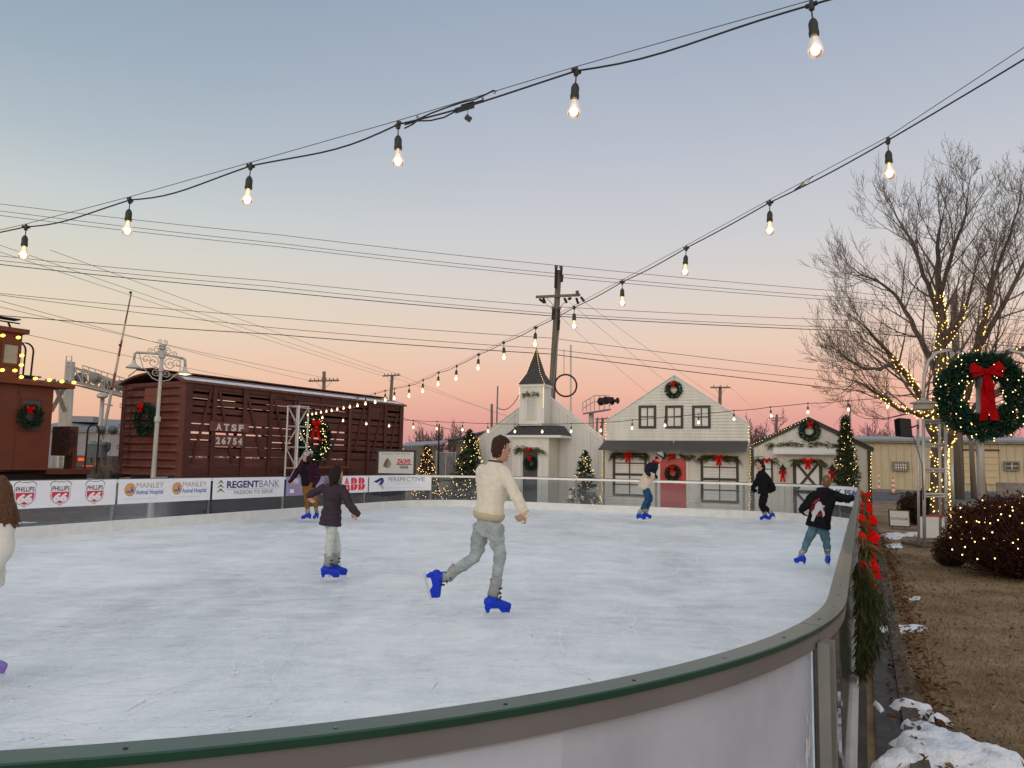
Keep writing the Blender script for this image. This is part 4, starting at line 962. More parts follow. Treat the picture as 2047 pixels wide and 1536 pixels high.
# curved roof
mb=MB(); sec=[(y,ZE+.30*math.sin(math.pi*(y+.12)/(CWD+.24))**.8) for y in np.linspace(-.1,CWD+.1,13)]
def roofsec(x): return [cl(x,y,z+.02) for y,z in sec]+[cl(x,y,z-.04) for y,z in sec[::-1]]
A_=roofsec(-.18);B_=roofsec(CL+.15); kk_=len(A_); mb.add(A_+B_,[tuple(range(kk_))[::-1],tuple(range(kk_,2*kk_))]+[(i,(i+1)%kk_,(i+1)%kk_+kk_,i+kk_) for i in range(kk_)])
rf=cpart('roof',mb,m_car)
mb=MB()
for i in range(11):
    x0=-.05+i*(CL/11.); x1=x0+CL/11.-.03; P=[cl(x0,-.09,ZE+.045),cl(x1,-.09,ZE+.045),cl(x1,.17,sec[1][1]+.03),cl(x0,.17,sec[1][1]+.03)]
    mb.add([Vector(p) for p in P]+[Vector(p)+Vector((0,0,.012)) for p in P],[(3,2,1,0),(4,5,6,7),(0,1,5,4),(1,2,6,5),(2,3,7,6),(3,0,4,7)])
cpart('frosted_panels',mb,m_frost,rf,kind=None)
mb=MB(); mb.box(cl(-.4,CWD/2-.35,ZE+.36),cl(CL+.4,CWD/2+.35,ZE+.40)); cpart('running_board',mb,m_card,rf)
mb=MB(); mb.tube([cl(-.25,.5,ZE+.22),cl(-.28,1.0,ZE+.42),cl(-.28,1.9,ZE+.42),cl(-.25,2.4,ZE+.22)],.014,5); cpart('roof_grab_rail',mb,m_card,rf)
# end ladder, hatch
for y in(CWD-.42,):
    mb=MB()
    for yy in(CWD-.55,CWD-.12): mb.tube([cl(-.12,yy,ZS+.25),cl(-.12,yy,ZE-.1)],.015,5)
    for i in range(8): mb.tube([cl(-.12,CWD-.55,ZS+.35+.29*i),cl(-.12,CWD-.12,ZS+.35+.29*i)],.013,5)
    cpart('end_ladder',mb,m_card)
mb=MB()
for i in range(8): mb.tube([cl(-.03,CWD+.02,ZS+.2+.32*i),cl(-.03,CWD+.16,ZS+.2+.32*i),cl(-.03,CWD+.16,ZS+.1+.32*i),cl(-.03,CWD+.02,ZS+.1+.32*i)],.012,5) if i%2==0 else None
cpart('side_grab_iron',mb,m_card)
mb=MB(); mb.box(cl(-.10,1.05,ZE-1.05),cl(-.07,1.75,ZE-.12)); cpart('end_hatch',mb,mat('boxcar_hatch_paint',(.22,.07,.045),.6,var=.15,scale=3))
mb=MB(); mb.bar(cl(-.13,.95,ZE-.1),cl(-.13,2.3,ZE-.1),.03,.05); mb.bar(cl(-.13,.95,ZE-1.1),cl(-.13,1.8,ZE-1.1),.03,.05); cpart('hatch_track',mb,m_card)
# bogies
def bogie(x):
    mb=MB(); mb.box(cl(x-1.0,.4,.55),cl(x+1.0,.55,.8)); mb.box(cl(x-1.0,CWD-.55,.55),cl(x+1.0,CWD-.4,.8)); mb.box(cl(x-.25,.4,.6),cl(x+.25,CWD-.4,.85)); b=cpart('bogie',mb,m_under)
    for dx in(-.8,.8):
        w=MB(); 
        for y in(.62,CWD-.75): w.lathe([(.42,0),(.42,.12),(.3,.13)],cl(x+dx,y,.42),18,(0,1,0))
        w.tube([cl(x+dx,.6,.42),cl(x+dx,CWD-.6,.42)],.07,8); cpart('wheel_set',w,m_under,b)
bogie(1.5); bogie(CL-1.5)
for y in(.12,CWD-.12): mb=MB(); mb.lathe([(.1,0),(.13,.03),(.13,.1),(.1,.14)],cl(-.12,y,ZS-.12),10,(-1,0,0)); cpart('step_boss',mb,m_under)
mb=MB(); mb.box(cl(-.5,CWD/2-.12,ZS-.25),cl(0,CWD/2+.12,ZS-.02)); cpart('coupler',mb,m_under)
# near track
m_rail_=mat('rusty_rail',(.12,.07,.05),.6,metal=.3,var=.2,scale=10); m_tie=mat('railway_tie',(.05,.04,.035),.9,var=.4,scale=6,bump=.4)
tk=thing('railway_track','railway track with dark ties carrying the caboose and stock car','track',(C0.x,C0.y,GZ),math.atan2(LA.y,LA.x))
for y in(CWD/2-.72,CWD/2+.72): mb=MB(); mb.box((-14,y-.035,.02),(26,y+.035,.16)); part('rail',mb,m_rail_,tk,world=False)
for i in range(46): mb=MB(); mb.box((-13.8+i*.86,CWD/2-1.3,-.06),(-13.58+i*.86,CWD/2+1.3,.03)); part('tie',mb,m_tie,tk,world=False)
# wreaths on the stock car
ENDAX=-LA
wreath(C0-LA*.26+LB*1.45+ZD*(onplane(286,838,C0-LA*.2,LA).z),.36,'wreath with red bow on the ribbed end of the stock car',ax=ENDAX,seed=21,n=900,r=.3,tail=1.2,bow=.9)
P=onplane(629,879,C0-LB*.15,LB)
wreath(P,.56,'large lit wreath with long red bow on the side of the stock car',ax=-LB,seed=22,n=1300,r=.32,boff=.35,tail=2.6,bulbs=110,br=.024,bow=.9)
# --- caboose: near side plane parallel to the stock car
KP=at(96,930,21.5); KP.z=0; KD=Vector((math.sin(ca),math.cos(ca),0))
m_cab=mat('caboose_paint',(.155,.034,.012),.6,var=.12,scale=2,bump=.08); m_cabd=mat('caboose_dark_paint',(.12,.03,.012),.6,var=.15,scale=2)
cab=thing('caboose','orange red railway caboose with cupola, platform and a row of yellow bulbs','railway car',(KP.x,KP.y,GZ),math.atan2(LA.y,LA.x))
def kp(name,mb,m,parent=None,**k): return part(name,mb,m,parent or cab,world=False,**k)
def kx(px,off=0,py=840): return (onplane(px,py,KP-LB*off,LB)-KP).dot(LA)
def kz(px,py,off=0): return onplane(px,py,KP-LB*off,LB).z-GZ
KS=kz(90,940); KE=kz(90,772)
mb=MB(); mb.box((-9.5,0,KS),(0,2.8,KE)); body=kp('body',mb,m_cab)
for x in(kx(33),-3.1,-4.6,-6.2): mb=MB(); mb.box((x-.02,-.012,KS),(x+.02,-.001,KE)); kp('side_seam',mb,m_cabd,body)
mb=MB(); x0,x1=kx(43),kx(78); z0,z1=kz(60,858),kz(60,800)
mb.box((x0,-.02,z0),(x1,-.004,z1)); wv=kp('window',mb,mat('smoky_pane',(.07,.065,.06),.3),body)
mb=MB(); mb.box((x0-.06,-.035,z0-.06),(x0,0,z1+.06)); mb.box((x1,-.035,z0-.06),(x1+.06,0,z1+.06)); mb.box((x0,-.035,z1),(x1,0,z1+.06)); mb.box((x0,-.035,z0-.06),(x1,0,z0)); kp('frame',mb,m_cabd,wv)
re=kx(150,.15,765)
mb=MB(); prof=[(-.18,KE-.02),(-.18,KE+.10),(.5,KE+.2),(1.4,KE+.27),(2.3,KE+.2),(2.98,KE+.10),(2.98,KE-.02)]
P0=[Vector((-9.8,y,z)) for y,z in prof]; mb.prism(P0,(re+9.8,0,0)); kp('roof',mb,m_cab)
mb=MB(); mb.box((kx(44,0,745),.9,KE+.30),(kx(118,0,750),1.9,KE+.34)); mb.bar((kx(60,0,745),1.0,KE+.27),(kx(110,0,750),1.0,KE+.27),.05,.1); kp('running_board',mb,m_roof)
for x in(kx(60,0,720),kx(76,0,720)):
    mb=MB(); pts=[(x-.25,.7,KE+.25)]+[(x+.0+.22*math.cos(a),.7,KE+1.0+.22*math.sin(a)) for a in np.linspace(math.pi*.85,0,8)]+[(x+.2,.7,KE+.3)]; mb.tube(pts,.025,6); kp('roof_ladder_rail',mb,m_under)
# cupola
cx1=kx(43,0,700); cx0=cx1-3.2; cz1=kz(30,666)
mb=MB(); mb.box((cx0,0.005,KE+.1),(cx1,2.79,cz1)); cu=kp('cupola',mb,m_cab)
mb=MB(); mb.box((cx0-.2,-.15,cz1),(cx1+.1,2.95,cz1+.12)); kp('cupola_roof',mb,m_cab,cu)
mb=MB(); wx0,wx1=kx(7,0,708),kx(35,0,708); mb.box((wx0,-.012,kz(25,727)),(wx1,.004,kz(25,690))); w_=kp('window',mb,glass_mat('cupola_pane',haze=.75,hazecol=(.62,.6,.52),gloss=.06),cab)
mb=MB(); a0,a1,b0,b1=wx0,wx1,kz(25,727),kz(25,690); t=.07
mb.box((a0-t,-.03,b0-t),(a0,0,b1+t)); mb.box((a1,-.03,b0-t),(a1+t,0,b1+t)); mb.box((a0,-.03,b1),(a1,0,b1+t)); mb.box((a0,-.03,b0-t),(a1,0,b0)); kp('frame',mb,m_cabd,w_)
mb=MB(); mb.tube([(cx0,.2,cz1+.3),(cx1+.0,.2,cz1+.3)],.02,5); mb.bar((cx1-.2,.2,cz1+.1),(cx1-.3,.2,cz1+.3),.04,.04); mb.box((cx0,-.05,cz1+.36),(cx1-.1,.3,cz1+.39)); kp('roof_rail',mb,m_under,cu)
# platform end
mb=MB(); mb.box((0,.05,KS-.12),(1.25,2.75,KS+.03)); kp('platform',mb,m_cabd)
mb=MB(); mb.box((-9.4,.3,KS-.5),(1.3,2.5,KS-.1)); kp('underframe',mb,m_under)
mb=MB(); mb.torus((.55,.15,KS+.9),.26,.022,(0,-1,0),20,5); [mb.bar((.55,.15,KS+.9),(.55+.25*math.cos(a),.15,KS+.9+.25*math.sin(a)),.02,.02) for a in (0,1.05,2.1,3.14,4.2,5.2)]; mb.tube([(.55,.15,KS),(.55,.15,KS+.9)],.03,6); kp('brake_wheel',mb,m_under)
mb=MB(); mb.box((.7,.3,KS+.4),(.95,1.2,KS+1.25)); mb.box((.78,.2,KS),(.9,.5,KS+.5)); kp('end_cabinet',mb,m_cabd)
mb=MB(); mb.tube([(1.1,.1,KS)]+[(1.28+.17*math.cos(a),.1,KS+1.15+.17*math.sin(a)) for a in np.linspace(math.pi,0,7)]+[(1.45,.1,KS-.1)],.024,6); kp('hand_rail',mb,m_under)
for x in(-1.2,-2.9,-6.5,-8.2):
    mb=MB(); mb.lathe([(.42,0),(.42,.12),(.3,.13)],(x,.45,.5),18,(0,1,0)); kp('wheel',mb,m_under)
KM=XF[cab.name]
def kw(x,y,z): return KM@Vector((x,y,z))
# C9 bulbs along the eaves
m_c9=lamp_mat('yellow_bulb_glow',(1,.60,.08),4.5)
cs=thing('eave_light_string','string of large yellow bulbs along caboose cupola and roof edge','string lights',kw(-1,-.2,KE),0); q=random.Random(8)
def c9(px,py):
    p=onplane(px,py,KP-LB*.26,LB); mb=MB(); mb.lathe([(.006,-.07),(.03,-.05),(.043,-.01),(.036,.03),(.02,.05)],p,8,(VD*0.2+Vector((.9,0,.1)))); part('bulb',mb,m_c9,cs,smooth=True)
    mb=MB(); mb.tube([p+Vector((-.05,0,0)),p+Vector((-.12,0,.01))],.02,6); part('socket',mb,m_black,cs)
C9P=[(6,671),(37,675),(44,711),(43,730),(5,740),(30,741),(43,754),(71,757),(99,760),(124,763),(148,765)]
for p in C9P: c9(*p)
for a,b in zip(C9P[2:],C9P[3:]):
    if abs(a[0]-b[0])<60 and (a,b)!=((43,730),(5,740)):
        mb=MB(); A_=onplane(*a,KP-LB*.25,LB);B_=onplane(*b,KP-LB*.25,LB); mb.tube([A_.lerp(B_,k/6)-ZD*.05*math.sin(math.pi*k/6) for k in range(7)],.006,4); part('cord',mb,m_wire,cs)
wreath(onplane(62,833,KP-LB*.12,LB),.235,'wreath with red bow over the caboose window',ax=-LB,seed=23,n=900,r=.5,boff=.35,bowdz=.9,tail=1.4,bow=1.1)
# --- level crossing gantry and signal
m_galv=mat('galvanised_steel',(.5,.48,.42),.5,metal=.35,var=.1,scale=5)
m_galvd=mat('galvanised_dark',(.2,.2,.2),.5,metal=.4)
def gpt(px,py,d): return at(px,py,d)
D_=38
g0=gat(129,D_); gt=thing('crossing_gantry','pale steel railway crossing gantry with ladder and signal walkway arm','crossing signal',g0)
tp=at(141,724,D_); mb=MB(); mb.tube([g0,tp],[.24,.21],12); part('mast',mb,m_galv,gt,smooth=True)
mb=MB(); a=at(133,712,D_-.3); b=at(122,850,D_-.3); ofs=Vector((.26,0,0))
mb.tube([a,b-ZD*2],.03,5); mb.tube([a+ofs,b+ofs-ZD*2],.03,5)
for i in range(24): p=a.lerp(b-ZD*2,i/24); mb.bar(p,p+ofs,.02,.02)
part('ladder',mb,m_galv,gt)
# arm truss from the mast rightwards, receding a little
def ap(px,py,k): return at(px,py,D_+2.5*k)
tA,tB=ap(148,735,0),ap(250,772,1); bA,bB=ap(150,764,0),ap(250,790,1); rA,rB=ap(165,731,.15),ap(250,757,1)
mb=MB(); 
for (p,q_) in((tA,tB),(bA,bB)):
    mb.bar(p,q_,.1,.1); mb.bar(p+Vector((0,.8,.0)),q_+Vector((0,.8,0)),.1,.1)
n=7
for i in range(n):
    k0,k1=i/n,(i+1)/n; mb.bar(tA.lerp(tB,k0),bA.lerp(bB,k1),.06,.06); mb.bar(bA.lerp(bB,k1),tA.lerp(tB,k1),.05,.05)
part('arm',mb,m_galv,gt)
mb=MB(); mb.prism([bA.lerp(bB,.0)-ZD*.12,bB-ZD*.12,bB+Vector((0,1.0,-.12)),bA+Vector((0,1.0,-.12))],-ZD*.06); part('walkway',mb,m_galvd,gt)
mb=MB()
for z in(0,.3): mb.tube([rA-ZD*z*1.3,rB-ZD*z*1.3],.025,5)
for i in range(8): p=rA.lerp(rB,i/7); mb.tube([p,bA.lerp(bB,.15+.85*i/7)],.025,5)
part('hand_rail',mb,m_galv,gt)
def signal_pair(c,ax,parent,r=.36):
    for sg in(-1,1):
        p=c+Vector((sg*r*1.25,0,0)); mb=MB(); mb.lathe([(r,0),(r,.02),(r*.45,.04),(r*.5,.3),(r*.1,.32)],p,14,ax); part('signal_lamp',mb,m_galvd,parent)
for px,py,k in((183,758,.35),(196,759,.5)): signal_pair(ap(px,py,k)-Vector((0,.3,0)),(0.3,-1,0),gt,.30) if px==183 else None
signal_pair(ap(233,772,.85)-Vector((0,.3,0)),(.3,-1,0),gt,.30)
cb=thing('crossbuck','weathered crossbuck sign with two crossed boards left of the gantry mast','sign',gat(118,D_-1)); c=at(118,792,D_-1)
mb=MB()
mb.bar(c+Vector((-.34,0,.8)),c+Vector((.34,0,-.75)),.03,.2); part('board',mb,mat('weathered_white_board',(.14,.12,.10),.7,var=.2),cb)
mb=MB(); mb.bar(c+Vector((.34,.04,.75)),c+Vector((-.34,.04,-.75)),.03,.2); part('board',mb,MAT['weathered_white_board'],cb)
mb=MB(); mb.tube([gat(118,D_-.9),c+Vector((0,.1,.2))],.06,8); part('post',mb,m_galv,cb)
# crossing signal with raised gate arm
D2=26.5; s0_=gat(195,D2); sg=thing('crossing_gate','pale crossing signal post with round bell, grey gate motor box and raised striped arm','crossing signal',s0_)
top=at(205,797,D2); mb=MB(); mb.tube([s0_,top],[.09,.07],10); part('post',mb,m_galv,sg,smooth=True)
mb=MB(); mb.lathe([(.04,-.1),(.05,0),(.17,.06),(.19,.12),(.15,.17),(.04,.19)],top,12,ax=(.1,-.4,1)); part('bell',mb,m_galv,sg,smooth=True)
c=at(194,902,D2-.15); mb=MB(); mb.obox(c,Vector((1,0,0)),Vector((0,1,0)),ZD,.25,.2,.22); mb.prism([c+Vector((-.27,-.22,.22)),c+Vector((.27,-.22,.22)),c+Vector((.2,0,.3)),c+Vector((-.2,0,.3))],(0,.3,0)); part('motor_box',mb,mat('grey_green_enamel',(.16,.19,.19),.5,var=.1),sg)
mb=MB(); mb.bar(at(183,884,D2),at(218,886,D2),.05,.06); mb.tube([at(218,886,D2),at(217,897,D2),at(210,905,D2),at(209,932,D2)],.07,8); mb.tube([at(183,900,D2),at(181,925,D2)],.05,8); part('counterweight_arm',mb,MAT['grey_green_enamel'],sg)
A_=at(204,878,D2-.1); B_=at(263,583,D2-.1); mb=MB(); mb.cur=0
n=9; m_armw=mat('gate_arm_white',(.55,.5,.45),.6); m_armr=mat('gate_arm_red',(.25,.09,.07),.6)
for i in range(n):
    k0,k1=i/n,(i+1)/n; mb.cur=(1 if i%2 and i>1 else 0) if i<7 else 1; mb.tube([A_.lerp(B_,k0),A_.lerp(B_,k1)],[.06-.04*k0,.06-.04*k1],6)
part('gate_arm',mb,[m_armw,m_armr],sg)
for k in(.335,.63,.99): mb=MB(); mb.ball(A_.lerp(B_,k)-Vector((0,.06,0)),.045,8,6); part('arm_lamp',mb,m_under,sg)
signal_pair(at(214,860,D2-.2),(.5,-1,0),sg,.16)
mb=MB(); mb.bar(at(207,808,D2),at(225,811,D2),.03,.05); part('cross_arm',mb,m_galv,sg)
# --- ornate double street lamp
D3=19.2; b0=gat(307,D3); lt=at(325,696,D3); lamp=thing('street_lamp','pale ornate double armed street lamp with scrollwork in front of stock car','street lamp',b0)
ax_=(lt-b0).normalized(); H_=(lt-b0).length; m_lp=mat('lamp_post_paint',(.42,.42,.38),.5,metal=.2,var=.06,scale=4)
mb=MB(); mb.lathe([(.12,0),(.12,.12),(.075,.2),(.055,1.6),(.052,H_*.57),(.075,H_*.575),(.075,H_*.60),(.045,H_*.61),(.040,H_*.86),(.065,H_*.865),(.065,H_*.88),(.045,H_*.89),(.045,H_)],b0,14,ax_); part('post',mb,m_lp,lamp,smooth=True,sharp=40)
side=Vector((.93,.37,0)).normalized(); L1=at(274,705,D3-.05); L2=at(366,717,D3+.3)
ct=at(324,708,D3)
mb=MB(); mb.lathe([(.05,-.12),(.085,-.1),(.085,.06),(.05,.1),(.1,.13),(.06,.17),(.085,.2),(.09,.23),(.02,.25)],ct,12,ax_); part('finial',mb,m_lp,lamp)
for E,nm in((L1,0),(L2,1)):
    mb=MB(); mb.tube([ct,E],.03,8); d=(E-ct).normalized(); mb.tube([E,E+d*.05-ZD*.03,E+d*.06-ZD*.12,E+d*.06-ZD*.2],.035,8); arm=part('arm',mb,m_lp,lamp,smooth=True)
    # scrolls
    sc_=MB()
    def spiral(c,r0,r1,a0,turns,ux,uy,rr=.011):
        pts=[]; n=int(18*abs(turns))+6
        for i in range(n+1):
            t=i/n; a=a0+turns*2*math.pi*t; r=r0+(r1-r0)*t; pts.append(c+ux*r*math.cos(a)+uy*r*math.sin(a))
        sc_.tube(pts,rr,5)
    spiral(ct+d*.20-ZD*.22,.15,.03,1.2,1.4,d,ZD); spiral(ct+d*.38-ZD*.16,.12,.02,-2.2,-1.3,d,ZD); spiral(ct+d*.13-ZD*.47,.11,.02,2.8,1.3,d,ZD); spiral(ct+d*.13+ZD*.1,.10,.02,3.4,-1.4,d,ZD); spiral(ct+d*.3+ZD*.06,.07,.015,3.1,-1.2,d,ZD)
    sc_.tube([E-d*.06-ZD*.03,ct+d*.45-ZD*.35,ct+d*.2-ZD*.62,ct+d*.05-ZD*.68],.013,5)
    spiral(ct+d*.06+ZD*.32,.06,.012,-1.5,1.2,d,ZD)
    part('scrollwork',sc_,m_lp,arm)
    s_c=E+d*.06-ZD*.2; mb=MB(); mb.lathe([(.035,0),(.045,-.03),(.05,-.08),(.11,-.13),(.17,-.17),(.185,-.20),(.17,-.195),(.04,-.1)],s_c,16); lsh=part('lamp_shade',mb,mat('lamp_shade_paint',(.5,.5,.47),.5),lamp,smooth=True)
    if nm==1: mb=MB(); mb.lathe([(.03,-.11),(.13,-.175),(.135,-.19),(.03,-.21)],s_c,14); part('lit_lamp',mb,lamp_mat('street_lamp_glow',(1,.78,.3),5),lsh)
    else: mb=MB(); mb.ball(s_c-ZD*.15,.045,8,6); part('bulb',mb,mat('unlit_bulb',(.6,.6,.55),.3),lsh)
# --- light tower (aluminium truss) holding the light strings
D4=25.2; TW=.46; tb=gat(591,D4); m_truss=mat('truss_aluminium',(.62,.62,.60),.4,metal=.35,var=.05,scale=5)
tz_=at(590,812,D4).z
tt=thing('truss_tower','square aluminium truss tower behind the purple banner holding light strings','tower',tb,-AZ)
mb=MB(); h=tz_-GZ
tower=thing
cs_=[(-TW/2,-TW/2),(TW/2,-TW/2),(TW/2,TW/2),(-TW/2,TW/2)]
for x,y in cs_: mb=MB(); mb.tube([(x,y,0),(x,y,h)],.028,8); part('leg',mb,m_truss,tt,world=False)
for i in range(6):
    z=h*(i+.0)/5; 
    for j in range(4):
        a=cs_[j]; b=cs_[(j+1)%4]; mb=MB(); mb.tube([(*a,min(z,h-.02)),(*b,min(z,h-.02))],.02,6); part('rung',mb,m_truss,tt,world=False)
        if i<5: mb=MB(); p,q_=(a,b) if (i+j)%2 else (b,a); mb.tube([(*p,z+.03),(*q_,z+h/5-.03)],.014,5); part('brace',mb,m_truss,tt,world=False)
# --- sponsor sign board on trestle legs
D5=27.5; m_sign=mat('sign_white',(.62,.64,.62),.5,var=.04,scale=3)
c=at(792,925,D5); sb=thing('sign_board','black framed sign board reading Christmas Train Ride with two sponsor logos','sign',Vector((c.x,c.y,GZ)),-rad(8))
x_=Vector((math.cos(rad(8)),-math.sin(rad(8)),0)); f_=Vector((-math.sin(rad(8)),-math.cos(rad(8)),0))
w=(at(830,925,D5)-at(754,925,D5)).length/2; h=(at(792,903,D5)-at(792,950,D5)).length/2
mb=MB(); mb.obox(c,x_,f_,ZD,w,.015,h); sp_=part('panel',mb,m_sign,sb)
mb=MB()
for a in(-1,1): mb.obox(c+x_*a*w,x_,f_,ZD,.035,.025,h+.035); mb.obox(c+ZD*a*h,x_,f_,ZD,w-.035,.025,.035)
part('frame',mb,m_black,sb)
def sfn(x,z): return c+x_*(x*w)+ZD*(z*h)+f_*.017
mb=MB(); text_on(mb,'Christmas Train Ride By',-.8,.75,.62,.85,sfn); part('lettering',mb,gry,sp_)
def sfn2(x,z): return c+x_*(x*w)+ZD*(z*h)+f_*.019
mb=MB(); text_on(mb,"ZACH'S",-.02+.05,.78,-.1,.32,sfn,.06,.2); part('lettering',mb,red,sp_)
mb=MB(); text_on(mb,'GARAGE',.2,.66,-.5,-.25,sfn,.04); poly_on(mb,[(.0,-.2),(.85,-.18),(.85,-.12),(0,-.14)],sfn2); part('lettering',mb,blk,sp_)
mb=MB(); poly_on(mb,[(-.7,-.35),(-.62,.1),(-.45,.42),(-.38,.1),(-.3,-.3),(-.45,-.5)],sfn); part('emblem',mb,mat('ink_olive',(.12,.13,.08),.6),sp_)
mb=MB(); poly_on(mb,[(-.48,-.4),(-.43,.1),(-.36,.25),(-.26,-.1),(-.3,-.4)],sfn2); part('emblem',mb,tan_,sp_)
m_newwood=mat('raw_timber',(.3,.2,.12),.8,var=.2,scale=6)
for a in(-.55,.55):
    for b in(-.16,.16): mb=MB(); mb.bar(c+x_*(a*w)-ZD*h*.3-f_*.05,Vector((c.x,c.y,GZ))+x_*(a*w+b)-f_*abs(b)*2,.05,.05); part('leg',mb,m_newwood,sb)
# blue bin seen through the panels
m_blue=mat('blue_bin_plastic',(.03,.12,.32),.5,var=.1)
p=onz(590,1010,GZ); b=s_of(590); P0=PW(s_of(545),0,.9); 
mb=MB(); x0=RW(1,0); 
for i,(pa) in enumerate((545,)):
    c0=PW(s_of(592)-.9,0,.85); mb=MB(); mb.obox(c0+ZD*(.32+GZ),UD,VD,ZD,.95,.28,.34); c1=c0
bt=thing('storage_bin','low blue plastic storage bin behind the purple banner','bin',c0+ZD*GZ); part('bin_body',mb,m_blue,bt)
mb=MB(); mb.obox(c0+ZD*(.68+GZ),UD,VD,ZD,.98,.31,.03); part('bin_lid',mb,m_blue,bt)
for k in range(5): mb=MB(); mb.obox(c0-VD*-.29+UD*(-.8+.4*k)+ZD*(.32+GZ),UD,VD,ZD,.02,.012,.32); part('rib',mb,m_blue,bt)
# ================= FESTOON LIGHT STRINGS =================
m_sock=mat('socket_rubber',(.018,.022,.02),.5); m_steelw=mat('steel_wire',(.12,.12,.12),.45,metal=.6)
m_bulb=glass_mat('bulb_glass',tint=(1,.95,.86),haze=0,gloss=.10,emit=(1,.62,.32),estr=.32)
m_fil=lamp_mat('filament_glow',(1,.70,.33),9); m_fil2=lamp_mat('inner_glow',(1,.60,.24),2.0)
def socket_mesh(k):
    mb=MB(); s=k
    mb.tube([(-.022*s,0,.0),(.022*s,0,.0)],.0095*s,8); mb.lathe([(.010*s,-.022*s),(.014*s,-.006*s),(.006*s,.018*s)],(0,0,0),8)
    mb.tube([(0,0,-.015*s),(.001*s,0,-.04*s),(0,0,-.062*s)],.0032*s,6)
    mb.lathe([(.005*s,-.056*s),(.012*s,-.063*s),(.0185*s,-.078*s),(.0185*s,-.112*s),(.0205*s,-.113*s),(.0195*s,-.128*s),(.016*s,-.128*s)],(0,0,0),14); return mb
def bulb_mesh(k):
    mb=MB(); s=k; mb.lathe([(.012*s,-.126*s),(.014*s,-.135*s),(.020*s,-.150*s),(.0285*s,-.172*s),(.0305*s,-.188*s),(.027*s,-.203*s),(.018*s,-.214*s),(.006*s,-.219*s)],(0,0,0),16); return mb
def fil_mesh(k,far=False):
    mb=MB(); s=k; mb.ball((0,0,-.186*s),.0165*s if not far else .022*s,10,8,(1,1,1.15)); return mb
def stem_mesh(k):
    mb=MB(); s=k; mb.lathe([(.0125*s,-.129*s),(.010*s,-.14*s),(.004*s,-.158*s),(.006*s,-.170*s)],(0,0,0),10); return mb
def me_of(name,mb,m,smooth=True):
    o=meshobj(name,mb,m,smooth,35); me=o.data; bpy.data.objects.remove(o); return me
SOCK=me_of('socket',socket_mesh(1),m_sock); BLB=me_of('bulb',bulb_mesh(1),m_bulb); FIL=me_of('filament',fil_mesh(1),m_fil); STM=me_of('bulb_stem',stem_mesh(1),m_fil2); FILF=me_of('filament',fil_mesh(1,True),m_fil)
def festoon(label,pts,r_cable=.0042,wire=True,seed=0,scale=1.0,ends=(None,None),slack=.035,far=False,wavy=True):
    q=random.Random(seed); t=thing('festoon_light_string',label,'string lights',pts[len(pts)//2],0,'festoon light strings over the rink')
    allp=([Vector(ends[0])] if ends[0] is not None else [])+[Vector(p) for p in pts]+([Vector(ends[1])] if ends[1] is not None else [])
    cab=[]
    for a,b in zip(allp,allp[1:]):
        L=(b-a).length; f1=q.uniform(.3,1.0)*slack*L; f2=q.uniform(-.35,.35)*slack*L
        for k in range(10):
            u=k/10; cab.append(a.lerp(b,u)-ZD*(f1*math.sin(math.pi*u)+ (f2*math.sin(2*math.pi*u) if wavy else 0)))
    cab.append(allp[-1]); mb=MB(); mb.tube(cab,r_cable,6); part('cable',mb,m_wire,t,smooth=True)
    if wire: mb=MB(); mb.tube([p+ZD*.020 for p in allp],.0021*max(1,scale),5); part('support_wire',mb,m_steelw,t)
    for p in pts:
        s_=bpy.data.objects.new('socket',SOCK); COL.objects.link(s_); s_.parent=t; s_.location=Vector(p)-t.location; s_.rotation_euler=(q.uniform(-.06,.06),q.uniform(-.06,.06),q.uniform(0,3)); s_.scale=(scale,)*3
        for nm,me in(('bulb',BLB),('filament',FILF if far else FIL)):
            b=bpy.data.objects.new(nm,me); COL.objects.link(b); b.parent=s_
        if not far: b=bpy.data.objects.new('bulb_stem',STM); COL.objects.link(b); b.parent=s_
    return t
# strand A, nearest, straight across in front of the camera
A0=2.86; base=lambda D0,t0,a,b,i:(D0*(t0+a*i),D0*(1+b*i))
PA=[]
ay=[8,140,247,330,398,452]; apx=[1622,1152,796,501,260,52]
for i in range(6):
    D_=A0*(1+.1354*i); PA.append(at(apx[i],ay[i]+2,D_))
ext0=PA[0]+(PA[0]-PA[1])*4.0+ZD*.5; ext1=PA[5]+(PA[5]-PA[4])*5+ZD*.1
sA_=festoon('nearest festoon string with six bulbs crossing the upper left sky',PA,seed=4,ends=(ext0,ext1),slack=.04)
